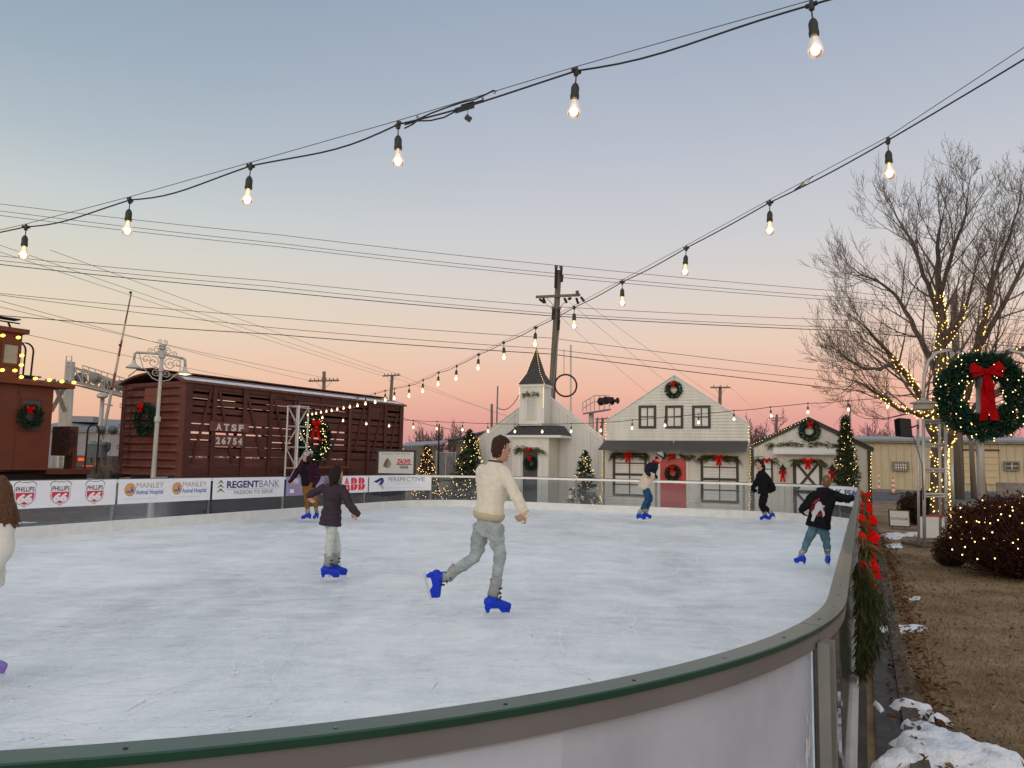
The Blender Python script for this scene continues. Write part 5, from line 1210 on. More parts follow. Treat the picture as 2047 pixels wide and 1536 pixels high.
# plug joint on strand A
J=at(935,213,3.5); mb=MB(); d=(PA[1]-PA[2]).normalized()
mb.obox(J,d,Vector((0,1,0)),d.cross(Vector((0,1,0))),.035,.011,.014); mb.obox(J-d*.05-ZD*.004,d,Vector((0,1,0)),d.cross(Vector((0,1,0))),.018,.009,.011); mb.obox(J+d*.055+ZD*.004,d,Vector((0,1,0)),d.cross(Vector((0,1,0))),.03,.005,.006); part('plug_joint',mb,m_sock,sA_)
mb=MB(); mb.tube([J-ZD*.01,J-ZD*.035+d*.002,J-ZD*.045],.0014,5); mb.obox(J-ZD*.06+d*.004,(d-ZD*.9).normalized(),Vector((0,1,0)),(d*.9+ZD).normalized(),.018,.007,.011); part('plug_cap',mb,m_black,sA_)
mb=MB(); e=PA[2]; 
def off(a,b,k,dz): return a.lerp(b,k)+ZD*dz
mb.tube([off(PA[2],PA[1],k,dz) for k,dz in((.04,-.03),(.09,-.022),(.13,-.004),(.2,.006),(.3,.012),(.38,.014),(.46,.010),(.52,.018),(.56,.026),(.575,.018),(.565,.008))],.0038,6); mb.tube([off(PA[2],PA[1],k,dz) for k,dz in((.04,-.012),(.12,-.012),(.2,-.03),(.28,-.034),(.36,-.018))],.0038,6); part('spare_cable',mb,m_wire,sA_,smooth=True)
mb=MB(); 
for k in(.12,.50): mb.torus(off(PA[2],PA[1],k,.004),.009,.0022,d,10,5)
part('cable_tie',mb,m_black,sA_) if False else [part('cable_tie',(lambda m_,k: (m_.torus(off(PA[2],PA[1],k,.004),.009,.0022,d,10,5),m_)[1])(MB(),k),m_black,sA_) for k in(.12,.50)]
# strand B, receding to the tower
bxy=[(1775,281),(1539,405),(1372,496),(1244,564),(1148,615),(1071,655),(1007,685),(957,709),(913,732),(877,745),(846,760),(818,771),(789,777),(770,781.5),(750,787),(731,791),(715,795.5),(700,799),(687,802),(675,805),(663,808),(653,810),(642,812.5),(632,815),(624,817),(616,819)]
PB=[]
for i,(x,y) in enumerate(bxy): PB.append(at(x,y,4.07*(1+.208*i)))
e0=PB[0]+(PB[0]-PB[1])*3.2+ZD*.32; eB=RW(-16.5,21.2,at(605,818,25.2).z)
eB=at(606,821,25.2)
sB_=festoon('long festoon string running from upper right to the truss tower',PB[:],seed=6,ends=(e0,eB),slack=.02,wavy=False)
# hook in its wire
Hk=at(1606,368,4.07*(1-.0)+.58); d=(PB[0]-PB[1]).normalized(); mb=MB(); cN=Vector((0,1,0))
m_brass=mat('zinc_brass',(.45,.4,.22),.35,metal=.9)
pts=[Hk+d*(.018*math.cos(a))+d.cross(cN)*-.018*math.sin(a)*1.2 for a in np.linspace(.6,5.2,12)]; mb.tube(pts,.0055,6); part('snap_hook',mb,m_brass,sB_,smooth=True)
mb=MB(); mb.torus(Hk+d*.036+ZD*.008,.010,.003,cN,14,6); part('eye_ring',mb,m_brass,sB_)
mb=MB(); mb.tube([Hk+d*.048+ZD*.012,Hk+d*.08+ZD*.016],.004,6); part('crimp',mb,m_steelw,sB_)
mb=MB(); mb.tube([Hk-d*.02-ZD*.002,Hk-d*.075-ZD*.012],.006,6); part('crimp',mb,m_steelw,sB_)
# strand C, across the far end
cxy=[(645,822),(687,828),(732,834),(779,838),(826,840.5),(874,843),(925,845),(975,847),(1029,848),(1085,848),(1142,847),(1202,845),(1264,840),(1329,834),(1396,828),(1467,821),(1540,814),(1615,806.5),(1695,801),(1772,795)]
PC=[at(x,y,26.3*(1-.01548*i)) for i,(x,y) in enumerate(cxy)]
sC_=festoon('far festoon string stretched across in front of the playhouses',PC,seed=8,r_cable=.009,wire=False,scale=1.25,ends=(at(606,818,25.3),at(1868,780,18.6)),slack=.02,far=True,wavy=False)
# ================= UTILITY POLES AND WIRES =================
m_pole=mat('pole_wood',(.16,.13,.10),.85,var=.25,scale=5,stretch=(1,1,.1),bump=.3); m_insul=mat('insulator_grey',(.2,.2,.2),.4)
def pole(pxt,pyt,pxb,pyb,d,label,r=.14,arms=(),name='utility_pole',m=None,group=None):
    """foot on the ground below (pxb,pyb)"""
    T=at(pxt,pyt,d); B=at(pxb,pyb,d); k=(B.z-GZ)/(T.z-B.z); F=B+(B-T)*k; F.z=GZ
    t=thing(name,label,'utility pole' if name=='utility_pole' else 'mast',F,0,group); mb=MB(); mb.tube([F,F.lerp(T,.5),T],[r*1.25,r*1.05,r*.85],8); part('shaft',mb,m or m_pole,t,smooth=True)
    for (x0,y0,x1,y1,n) in arms:
        A_=at(x0,y0,d-.15);B_=at(x1,y1,d-.15); mb=MB(); mb.bar(A_,B_,.10,.13); a=part('cross_arm',mb,m or m_pole,t)
        for i in range(n):
            p=A_.lerp(B_,(i+.5)/n if n>2 else i); mb=MB(); mb.lathe([(.02,.05),(.045,.1),(.045,.2),(.02,.24)],p,7); part('insulator',mb,m_insul,a)
        c=(A_+B_)/2
        for e in(A_.lerp(B_,.22),A_.lerp(B_,.78)): mb=MB(); mb.bar(e,c-ZD*.75+Vector((0,.05,0)),.03,.03); part('brace',mb,m_insul,a)
    return t
P1=pole(1117,541,1103,797,40,'tall wooden utility pole behind the chapel steeple with long cross arm',.17,[(1071,594,1160,590,0)])
for (x0,y0,x1,y1) in((1078,598,1089,606),(1086,596,1090,606),(1128,596,1133,606),(1152,596,1156,608),(1161,594,1168,603),(1136,599,1142,596)):
    mb=MB(); mb.tube([at(x0,y0,39.9),at(x1,y1,39.9)],.07,6); part('insulator',mb,m_under,P1)
for (x,y0,y1) in((1111.5,537,576),(1122.5,537,550),(1124,550,564),(1106,619,639),(1117.5,620,660)):
    mb=MB(); mb.tube([at(x,y0,39.8),at(x-1.2,y1,39.8)],.075,6); part('line_post',mb,m_under,P1)
for x,y in((1112,532),(1121.5,533),(1154,583),(1106,615),(1118,615)):
    mb=MB(); p=at(x,y,39.8); mb.lathe([(.05,-.12),(.12,-.08),(.05,-.04),(.12,0),(.05,.05)],p,8); part('insulator',mb,m_insul,P1)
mb=MB(); mb.tube([at(1119,640,39.8),at(1104,797,39.8)],.035,5); part('conduit',mb,m_insul,P1)
pole(648,743,647,790,62,'distant pole with wide cross arm above the stock car roof',.16,[(617,762,678,761,8)])
pole(784,751,781,800,75,'distant pole with small cross arm near the far end of stock car',.17,[(765,752,800,750,5)])
pole(1440,773,1439,808,72,'distant pole with cross arm behind the house roof',.18,[(1420,775,1460,775,3)])
pole(1553,829,1552,860,105,'small distant pole between the house and the barn',.2,[(1538,836,1566,836,2),(1542,841,1560,841,2)])
pole(983,808,983,850,60,'thin short pole left of the steeple',.11,[],m=None)
pole(995,772,993,845,62,'slim mast beside the thin pole left of steeple',.07,[],name='radio_mast',m=m_galvd)
pole(1141,690,1141,823,58,'thin whip mast behind the hanging cable ring',.07,[],name='radio_mast',m=m_galv)
pole(1205,836,1203,865,85,'far pole with cross arm between chapel and house',.16,[(1190,838,1218,837,3)])
pole(1194,837,1193,865,88,'far leaning pole beside the crossing signal post',.14)
pole(878,848,876,945,33,'thin dark metal pole right of the small christmas tree',.035,[],name='metal_post',m=m_under)
pole(1700,809,1697,885,34,'thin post rising behind the slim christmas tree',.05,[],name='metal_post',m=m_galvd)
pw=pole(1908,590,1918,985,44,'stout pale utility pole with grey transformer behind the lit tree',.22,[(1893,722,1935,716,0)])
mb=MB(); mb.lathe([(.3,-.5),(.32,-.45),(.32,.45),(.3,.5),(.1,.56)],at(1899,722,43.2),14); part('transformer',mb,mat('transformer_grey',(.3,.31,.32),.5),pw)
pole(1940,868,1946,972,46,'slim brown pole left of the big wreath post',.14)
pole(1953,868,1966,985,40,'brown pole with pale patch below the big wreath',.15)
pole(1903,925,1905,990,40,'short white pipe beside the stout utility pole',.07,[],name='metal_post',m=m_galv)
# hanging ring of cable
rg=at(1131,771,39); mb=MB(); mb.torus(rg,.56,.045,(0.1,-1,0),36,8); rr_=single('cable_ring','black coiled cable ring hanging in the air beside the utility pole','cable ring',mb,m_under,smooth=True)
mb=MB()
def wire(name,label,pts,r=.012,sag=0,n=14,grp='power lines across the sky',m=None):
    P=[]
    for a,b in zip(pts,pts[1:]):
        a=Vector(a);b=Vector(b)
        for k in range(n): u=k/n; P.append(a.lerp(b,u)-ZD*sag*4*u*(1-u))
    P.append(Vector(pts[-1])); mb=MB(); mb.tube(P,r,4); return single(name,label,'power line',mb,m or m_wire,grp)
WR=[((-150,392,36),(0,408,37),(560,470,39),(1115,531,40),(1700,584,42),(2200,632,44),'uppermost power line running over the pole top'),
    ((-150,407,36),(0,422,37),(560,487,39),(1112,547,40),(1700,596,42),(2200,648,44),'second power line just below the pole top'),
    ((-150,416,36),(0,431,37),(560,494,39),(1112,554,40),(1700,603,42),(2200,656,44),'third power line just below the pole top'),
    ((-150,496,36),(0,512,37),(540,562,39),(1106,613,40),(1700,641,42),(2200,680,44),'power line passing just under the long cross arm'),
    ((-150,505,36),(0,521,37),(540,573,39),(1106,627,40),(1700,656,42),(2200,700,44),'middle power line of three below the cross arm'),
    ((-150,514,36),(0,529,37),(540,582,39),(1106,632,40),(1700,662,42),(2200,706,44),'lowest power line of three below the cross arm'),
    ((-150,578,36),(0,587,37),(540,634,39),(1100,676,40),(1700,748,42),(2200,800,44),'thin grey line crossing left of the steeple tip'),
    ((-150,572,36),(0,590,37),(540,655,39),(1100,698,40),(1700,765,42),(2200,812,44),'dark sloping cable crossing in front of the utility pole'),
    ((-150,622,36),(0,631,37),(540,668,39),(1100,708,40),(1700,780,42),(2200,830,44),'lowest thick cable crossing behind the steeple')]
for w in WR: wire('power_line',w[-1],[at(x,y,d) for x,y,d in w[:-1]],.013 if w[-1][:3]!='low' else .02,.05)
for i,(a,b,l) in enumerate((((-60,470,30),(785,752,75),'thin wire sloping down to the small distant pole, upper'),((-60,484,30),(766,752,75),'thin wire sloping down to the small distant pole, lower'),((100,500,32),(800,750,76),'thin wire sloping down to the right arm of small distant pole'),
    ((-60,585,30),(620,762,62),'thin wire sloping down to the left arm of wide armed pole'),((-60,600,30),(676,761,62),'thin wire ending at the right arm of wide armed pole'),((30,664,30),(560,770,62),'dark wire sloping from the cupola toward the stock car'),
    ((1166,602,40),(1440,800,70),'guy wire sloping right from the cross arm end'),((1140,606,40),(1380,800,70),'guy wire sloping right from the cross arm middle'),((1090,606,40),(1300,790,62),'guy wire sloping right past the hanging cable ring'),
    ((800,751,75),(1060,850,90),'faint wire falling right from small distant pole, upper'),((790,756,75),(1050,842,90),'faint wire falling right from small distant pole, lower'),((1460,775,72),(1560,860,105),'faint wire between the distant right hand poles'),((800,835,33),(1040,880,30),'thin sagging wire left of the chapel roof'))):
    wire('power_line',l,[at(*a),at(*b)],.010,.1)
wire('power_line','short looped cable from the steeple side to the thin pole',[at(995,815,58),at(1038,790,52)],.03,.5)
wire('power_line','drop wire holding the cable ring',[at(1127.5,698,39),at(1127.5,750,39)],.012,0)
# cantilever crossing signal in the distance
D6=70; ct6=thing('crossing_gantry','distant crossing signal platform on a post between chapel and house','crossing signal',gat(1183,D6)); 
mb=MB(); mb.tube([gat(1183,D6),at(1182,826,D6)],[.28,.24],10); part('mast',mb,m_galv,ct6)
mb=MB(); mb.prism([at(1165,826,D6),at(1206,820,D6-3),at(1221,817,D6-1),at(1182,823,D6+2)],-ZD*.15); part('walkway',mb,m_galvd,ct6)
mb=MB()
for dz in(0,.55): mb.tube([at(1165,805,D6)-ZD*dz,at(1188,791,D6)-ZD*dz,at(1217,791,D6)-ZD*dz*1.0,at(1219,815,D6)],.04,4)
for x,y in((1165,805),(1172,801),(1180,796),(1188,791),(1198,791),(1208,791)): p=at(x,y,D6); mb.tube([p,at(x,824-(x-1165)*.12,D6)],.04,4)
part('hand_rail',mb,m_galv,ct6)
for x,y in((1201,803),(1211,801),(1223,802)): mb=MB(); mb.lathe([(.38,0),(.38,.05),(.18,.1),(.12,.6),(.3,.65)],at(x,y,D6-1),10,(.4 if x!=1223 else 1,-1,0)); part('signal_lamp',mb,m_under,ct6)
# ================= DISTANT BUILDINGS =================
m_met=mat('cream_metal_siding',(.50,.43,.29),.6,var=.05,scale=2); m_metg=mat('grey_metal_roof',(.22,.24,.26),.5,metal=.3,var=.1); m_wh=mat('pale_warehouse_wall',(.34,.32,.32),.7,var=.1,scale=1)
def ribwall(mb,A_,B_,z0,z1,step=.6,dep=.06,nv=None):
    A_=Vector(A_);B_=Vector(B_); d=(B_-A_); L=d.length; d/=L; nrm=nv or Vector((d.y,-d.x,0)); nrm=nrm if nrm.y<0 else -nrm
    n=int(L/step); 
    vs=[];fs=[]
    k=0
    for i in range(n):
        for f,o in((0,0),(.72,0),(.80,dep),(.92,dep)):
            p=A_+d*(L/n)*(i+f)+nrm*o; vs+=[(p.x,p.y,z0),(p.x,p.y,z1)]; k+=1
    vs+=[(B_.x,B_.y,z0),(B_.x,B_.y,z1)]; k+=1
    for i in range(k-1): fs.append((2*i,2*i+2,2*i+3,2*i+1))
    mb.add(vs,fs)
WD=62; WA=gat(1690,WD); WB=gat(2500,WD-6); zt=at(1880,884,WD-1).z
wh=thing('warehouse','long cream ribbed metal warehouse across the road on the right','building',(WA+WB)/2)
mb=MB(); ribwall(mb,WA,WB,GZ,zt,.55,.07); part('ribbed_wall',mb,m_met,wh)
mb=MB(); back=Vector((6,25,0)); mb.add([WA+Vector((0,.3,0)),WA+back,WA+back+ZD*(zt-GZ),WA+ZD*(zt-GZ)+Vector((0,.3,0))],[(0,1,2,3)]); part('side_wall',mb,m_met,wh)
mb=MB(); P=[Vector((p.x,p.y,zt)) for p in(WA+Vector((-.3,-.4,0)),WB+Vector((0,-.4,0)))]; mb.prism([P[0],P[1],P[1]+Vector((0,25,1.2)),P[0]+Vector((0,25,1.2))],ZD*.12); part('roof',mb,m_metg,wh)
mb=MB(); mb.bar(P[0]+Vector((0,.18,.02)),P[1]+Vector((0,.18,.02)),.2,.28); part('gutter',mb,mat('gutter_green',(.2,.24,.19),.5,var=.3,scale=2),wh)
def wy(px): 
    k=(lambda r:r)(ray(px,930)); # intersection with the wall line
    d=(WB-WA); # solve CAM + r t = WA + d s
    den=r_cross(k,d); t=r_cross(WA-CAMLOC,d)/den; return CAMLOC+k*t
def r_cross(a,b): return a.x*b.y-a.y*b.x
def wallrect(x0,y0,x1,y1,o=.12,th=.05):
    a=wy(x0);b=wy(x1); z1=at((x0+x1)/2,y0,(a.y+b.y)/2).z; z0=at((x0+x1)/2,y1,(a.y+b.y)/2).z; d=(b-a); d.z=0; L=d.length; d/=L; nn=Vector((d.y,-d.x,0)); nn=nn if nn.y<0 else -nn; c=(a+b)/2; c.z=(z0+z1)/2; return c+nn*o,d,nn,L/2,(z1-z0)/2
for (x0,y0,x1,y1,nx,ny) in((1785,924.5,1814,940.5,5,2),(2007,924,2035,940,1,1)):
    c,d,nn,hx,hz=wallrect(x0,y0,x1,y1); mb=MB(); mb.obox(c,d,nn,ZD,hx,.04,hz); w_=part('window',mb,m_doord,wh)
    mb=MB()
    for sx_ in(-1,1): mb.obox(c+d*hx*sx_+nn*.05,d,nn,ZD,.06,.05,hz+.06); mb.obox(c+ZD*hz*sx_+nn*.05,d,nn,ZD,hx-.06,.05,.06)
    part('frame',mb,mat('window_frame_olive',(.2,.19,.13),.6),w_)
    mb=MB()
    for i in range(1,nx+1): mb.obox(c+d*hx*(2*i/(nx+1)-1)+nn*.05,d,nn,ZD,.03,.02,hz-.06)
    for i in range(1,ny+1): mb.obox(c+ZD*hz*(2*i/(ny+1)-1)+nn*.052,d,nn,ZD,hx-.06,.02,.025)
    part('muntins',mb,m_letter,w_)
c,d,nn,hx,hz=wallrect(1926,901.5,1995,968,.1); mb=MB()
for i in range(5): mb.obox(c+ZD*hz*((i+.5)*.4-1),d,nn,ZD,hx,.03,hz*.19)
gd=part('garage_door',mb,mat('garage_door_cream',(.55,.44,.27),.55),wh); mb=MB(); mb.obox(c+ZD*(hz+.06)+nn*.05,d,nn,ZD,hx+.1,.06,.06); part('lintel',mb,m_dtrim,gd)
# verge between road and warehouse
sheet('verge',[onz(1680,978,GZ+.03),onz(2500,990,GZ+.03),gat(2500,WD-7.5)+ZD*.03,gat(1680,WD-1)+ZD*.03],m_grass)
mb=MB(); mb.bar(gat(1990,50)+ZD*.45,gat(2400,46)+ZD*.45,.3,.9); single('low_wall','low concrete wall at the right edge in front of the warehouse','wall',mb,m_conc)
# left warehouse behind the crossing
LW=62; A_=gat(60,LW);B_=gat(300,LW+6); zt=at(160,862,LW).z
lw=thing('warehouse','pale grey warehouse with dark roof behind the crossing gate','building',(A_+B_)/2)
mb=MB(); ribwall(mb,A_,B_,GZ,zt,.8,.06); part('ribbed_wall',mb,m_wh,lw)
mb=MB(); z2=at(160,845,LW).z; mb.prism([Vector((A_.x,A_.y-.3,zt)),Vector((B_.x,B_.y-.3,zt)),Vector((B_.x,B_.y+7,z2+.5)),Vector((A_.x,A_.y+7,z2+.5))],ZD*.2); part('roof',mb,m_metg,lw)
c=at(170,839,LW+5); mb=MB(); mb.obox(c,Vector((1,.1,0)),Vector((-.1,1,0)),ZD,1.05*1.0,.9,.25); part('roof_vent',mb,m_metg,lw)
# low sheds and fence beyond the rink
b1=thing('shed','low grey roofed shed behind the small lit christmas tree','building',gat(838,52)); A_=gat(806,50);B_=gat(872,54); zt=at(850,893,52).z
mb=MB(); ribwall(mb,A_,B_,GZ,zt,.5,.05); part('wall',mb,mat('taupe_siding',(.2,.18,.15),.7,var=.1),b1)
mb=MB(); mb.prism([Vector((A_.x-.6,A_.y-.4,at(806,898,50).z)),Vector((B_.x+.3,B_.y-.4,at(872,890,54).z)),Vector((B_.x+.3,B_.y+7,at(872,886,58).z+.2)),Vector((A_.x-.6,A_.y+7,at(806,888,58).z))],ZD*.12); part('roof',mb,m_metg,b1)
b2=thing('shed','olive brown building corner directly left of the chapel','building',gat(935,36)); A_=gat(911,36);B_=gat(1010,38)
mb=MB(); z0_=at(911,884,36).z; z1_=at(960,869,37).z; mb.prism([A_,B_,Vector((B_.x,B_.y,z1_+.3)),Vector((A_.x,A_.y,z0_))],Vector((0,5,0))); part('wall',mb,mat('olive_siding',(.17,.145,.095),.7,var=.08,scale=2),b2)
mb=MB(); mb.bar(Vector((A_.x-.25,A_.y-.2,z0_+.05)),Vector((B_.x,B_.y-.2,z1_+.38)),.5,.14); part('roof_edge',mb,m_dtrim,b2)
fn=thing('wire_fence','grey mesh fence panels between the shed and olive building','fence',gat(893,42)); m_mesh=glass_mat('fence_mesh',tint=(.75,.75,.75),haze=.45,hazecol=(.42,.42,.42),gloss=.04)
A_=gat(872,42);B_=gat(911,42); zt=at(893,905,42).z; mb=MB(); mb.box((A_.x,A_.y,GZ),(B_.x,B_.y+.02,zt)); part('mesh',mb,m_mesh,fn)
for k in(0,.5,1): mb=MB(); p=A_.lerp(B_,k); mb.tube([p,Vector((p.x,p.y,zt+.1))],.03,6); part('post',mb,m_galv,fn)
mb=MB(); mb.tube([Vector((A_.x,A_.y,zt)),Vector((B_.x,B_.y,zt))],.02,5); part('top_rail',mb,m_galv,fn)
c=gat(893,38); mb=MB(); q=random.Random(2); mb.ball(c+ZD*.1,1.0,14,8,(1.15,.6,.62)); mb.v=[tuple(Vector(p)+rv(q)*.05) for p in mb.v]; single('tarpaulin_pile','pale covered pile on the ground between the christmas trees','pile',mb,mat('tarpaulin',(.3,.27,.22),.8,var=.2),smooth=True)
# distant vehicle with lit tail lamps beyond the crossing
tv=thing('parked_truck','dark vehicle with glowing red tail lamps beyond the crossing gate','truck',gat(160,40)); c=gat(160,40)
mb=MB(); mb.box((c.x-1.1,c.y,.35),(c.x+1.4,c.y+3,.95)); mb.box((c.x-.9,c.y+.8,.95),(c.x+1.2,c.y+2.5,1.5)); part('body',mb,mat('dark_car_paint',(.03,.025,.03),.3,coat=.5),tv)
for dx in(-.8,1.0): mb=MB(); mb.lathe([(.34,0),(.34,.2)],(c.x+dx,c.y+.5,.22),14,(0,1,0)); part('wheel',mb,m_under,tv)
ml=lamp_mat('tail_lamp_glow',(1,.03,.01),4)
mb=MB(); mb.box(*[tuple(at(x,y,39.9)+Vector((0,dy,0))) for x,y,dy in((157,916,0),(166,921,.06))]); part('tail_lamp',mb,ml,tv); mb=MB(); mb.box(*[tuple(at(x,y,39.8)+Vector((0,dy,0))) for x,y,dy in((165,931.5,0),(184,935,.06))]); part('tail_lamp',mb,ml,tv)
# timber rail fence by the crossing
tf=thing('timber_fence','low timber rail fence beneath the crossing gate','fence',gat(185,24.2)); m_tb=mat('timber_grey',(.22,.19,.13),.85,var=.25,scale=6)
mb=MB(); mb.bar(at(146,936,24.2),at(236,938,24.2),.1,.14); part('rail',mb,m_tb,tf)
for x in(147,196,218): mb=MB(); p=gat(x,24.1); mb.bar(p,p+ZD*1.2,.14,.14,up=(0,1,0)); part('post',mb,m_tb,tf)
# far treeline of bare trees (built below with the tree maker) and low rise on the horizon
mb=MB(); q=random.Random(4)
for sx_ in range(0,1): pass
# ================= BARE TREES =================
m_twig=mat('bare_twigs',(.14,.11,.085),.9,var=.25,scale=8)
m_twigf=mat('far_twigs',(.12,.08,.075),.95,var=.2,scale=2)
class Tree:
    def __init__(s,seed): s.q=random.Random(seed); s.tr=MB(); s.cr=MB(); s.limb=[]
    def seg(s,mb,a,b,r0,r1,n):
        mb.tube([a,b],[r0,r1],n,cap=False)
    def grow(s,p,d,L,r,lev,maxlev,mb=None,up=.12,bend=.16,rmin=.004,kids=(3,5)):
        q=s.q; n=max(3,int(5-lev*.3)) if lev<maxlev else 3; pts=[p]; dd=d.normalized(); rs=[r]; K=n
        for i in range(K):
            dd=(dd+rv(q)*bend+ZD*up*(.6 if lev<2 else 1)).normalized(); p=p+dd*L/K; pts.append(p); rs.append(max(rmin,r*(1-.62*(i+1)/K)))
        (mb or s.cr).tube(pts,rs,6 if lev<2 else (4 if lev<maxlev-1 else 3),cap=False)
        if lev>=maxlev: return
        nk=q.randint(*kids)+ (1 if lev==maxlev-1 else 0)
        for j in range(nk):
            k=.25+.75*(j+q.random()*.8)/nk; k=min(.99,k); i=min(K-1,int(k*K)); b=pts[i].lerp(pts[i+1],k*K-i); ax=(pts[i+1]-pts[i]).normalized()
            side=ax.cross(rv(q)).normalized(); a=q.uniform(.45,.95); nd=(ax*math.cos(a)+side*math.sin(a)).normalized()
            s.grow(b,nd,L*q.uniform(.5,.78)*(1-.25*k),max(rmin,rs[i]*.55),lev+1,maxlev,None,up,bend,rmin,kids)
        s.grow(pts[-1],dd,L*.62,rs[-1],lev+1,maxlev,None,up,bend,rmin,kids)
def limb(T,pts,rs,d,seed=0,sub=5,sublen=1.6,lev=3,n=8,spread=.8,mb=None,kids=(3,4),dir_=None):
    """explicit main limb through pixel points at depth d, sprouting branches"""
    P=[at(x,y,dd) for x,y,dd in pts]; Q=[]; R=[]
    for i in range(len(P)-1):
        for k in range(3): Q.append(P[i].lerp(P[i+1],k/3)+rv(T.q)*.03*(k>0)); R.append(rs[i]+(rs[i+1]-rs[i])*k/3)
    Q.append(P[-1]); R.append(rs[-1]); (mb or T.tr).tube(Q,R,n,cap=True); T.limb.append((Q,R))
    for j in range(sub):
        k=(j+.5+T.q.uniform(-.3,.3))/sub; k=.18+.80*k; f=k*(len(Q)-1); i=int(min(f,len(Q)-2)); b=Q[i].lerp(Q[i+1],f-i); ax=(Q[i+1]-Q[i]).normalized(); side=ax.cross(rv(T.q)).normalized()
        side=(side+Vector((0,-.0,0))).normalized(); a=T.q.uniform(.5,1.0)*spread; nd=(ax*math.cos(a)+side*math.sin(a)).normalized()
        T.grow(b,nd,sublen*(1-.3*k)*T.q.uniform(.8,1.2),max(.012,R[i]*.42),1,lev,kids=kids)
    T.grow(Q[-1],(Q[-1]-Q[-2]).normalized(),sublen*.42,R[-1],1,lev,kids=kids)
DT=20.5
base=gat(1878,DT); base=at(1877,1040,DT); base.z=GZ
T=Tree(17); tree=thing('bare_tree','large bare tree with its trunk and limbs wrapped in warm fairy lights','tree',base)
d=DT
T.tr.tube([base,at(1878,990,d),at(1877,930,d),at(1878,880,d)],[.27,.22,.20,.20],12); T.limb.append(([base,at(1878,990,d),at(1877,930,d),at(1878,880,d)],[.25,.22,.20,.20]))
LIMBS=[ # main leader
 ([(1878,880,d),(1876,800,d),(1880,740,d),(1882,670,d),(1878,600,d),(1874,540,d),(1876,470,d),(1880,440,d)],[.20,.17,.15,.13,.10,.07,.045,.02],10,1.6),
 ([(1880,900,d),(1900,870,d-.3),(1922,820,d-.5),(1938,760,d-.6),(1952,700,d-.7),(1968,640,d-.8),(1978,570,d-.9),(1988,520,d-1)],[.15,.14,.12,.11,.10,.07,.05,.02],9,2.1),
 ([(1877,890,d),(1862,860,d-.2),(1852,820,d-.3),(1838,790,d-.4),(1815,755,d-.6),(1790,720,d-.8),(1762,690,d-1),(1725,650,d-1.2)],[.13,.11,.10,.085,.07,.06,.04,.02],9,1.9),
 ([(1852,835,d-.3),(1830,826,d-.5),(1806,822,d-.8),(1770,800,d-1),(1735,775,d-1.3),(1700,760,d-1.5)],[.08,.065,.055,.045,.03,.015],6,1.5),
 ([(1880,700,d),(1898,672,d+.2),(1920,640,d+.4),(1935,600,d+.6),(1950,540,d+.8)],[.09,.075,.06,.04,.02],6,1.8),
 ([(1879,640,d),(1862,590,d+.4),(1840,530,d+.7),(1815,470,d+.9),(1790,430,d+1.1)],[.08,.07,.05,.035,.015],6,1.7),
 ([(1876,760,d),(1850,700,d+.5),(1822,640,d+.9),(1790,590,d+1.2),(1750,560,d+1.4),(1715,545,d+1.5)],[.09,.075,.06,.045,.03,.015],7,1.8),
 ([(1938,760,d-.6),(1975,730,d-1),(2015,705,d-1.4),(2060,690,d-1.6),(2110,660,d-1.8)],[.08,.07,.055,.04,.02],6,1.9),
 ([(1952,700,d-.7),(2000,620,d-1),(2040,540,d-1.2),(2075,460,d-1.4)],[.08,.06,.04,.02],6,1.9),
 ([(1968,640,d-.8),(1985,560,d-.4),(2020,470,d-.2),(2040,400,d)],[.06,.05,.035,.015],5,1.6),
 ([(1876,600,d),(1900,520,d-.5),(1925,450,d-.8),(1935,390,d-1)],[.06,.05,.035,.015],5,1.6),
 ([(1790,720,d-.8),(1760,740,d-1.1),(1720,735,d-1.4),(1690,715,d-1.6)],[.05,.04,.03,.015],5,1.4),
 ([(1910,850,d-.4),(1960,800,d-.8),(2020,770,d-1.3),(2080,740,d-1.6)],[.07,.06,.045,.02],5,1.6),
]
for i,(P,R,sub,sl_) in enumerate(LIMBS): limb(T,P,R,d,sub=sub+3,sublen=sl_*.8,lev=4,kids=(2,4),n=8)
part('trunk',T.tr,m_bark,tree,smooth=True); part('crown',T.cr,m_twig,tree)
lt=thing('fairy_light_string','warm fairy lights wound round the trunk and lower limbs of the bare tree','fairy lights',base,0,'fairy light strings')
P=[]; q=random.Random(31)
def wrap(Q,R,k0,k1,per_m):
    L=sum((Q[i+1]-Q[i]).length for i in range(len(Q)-1)); n=int(L*(k1-k0)*per_m)
    for j in range(n):
        k=k0+(k1-k0)*(j+q.random())/n; f=k*(len(Q)-1); i=int(min(f,len(Q)-2)); b=Q[i].lerp(Q[i+1],f-i); r=R[i]+(R[i+1]-R[i])*(f-i)
        a=q.uniform(-math.pi*1.05,.05*math.pi); ax=(Q[i+1]-Q[i]).normalized(); s1=ax.cross(Vector((0,1,0))).normalized(); s1=s1 if s1.x>0 else -s1
        P.append(b+s1*math.cos(a)*(r+.03)+Vector((0,1,0))*math.sin(a)*(r+.03))
wrap(*T.limb[0],.05,1,62); wrap(*T.limb[1],0,.62,42); wrap(*T.limb[2],0,.78,26); wrap(*T.limb[3],0,.75,24); wrap(*T.limb[4],0,.7,16); wrap(*T.limb[5],0,.7,18); wrap(*T.limb[8],.1,.8,8)
fairy(lt,P,.028,m_fairy)
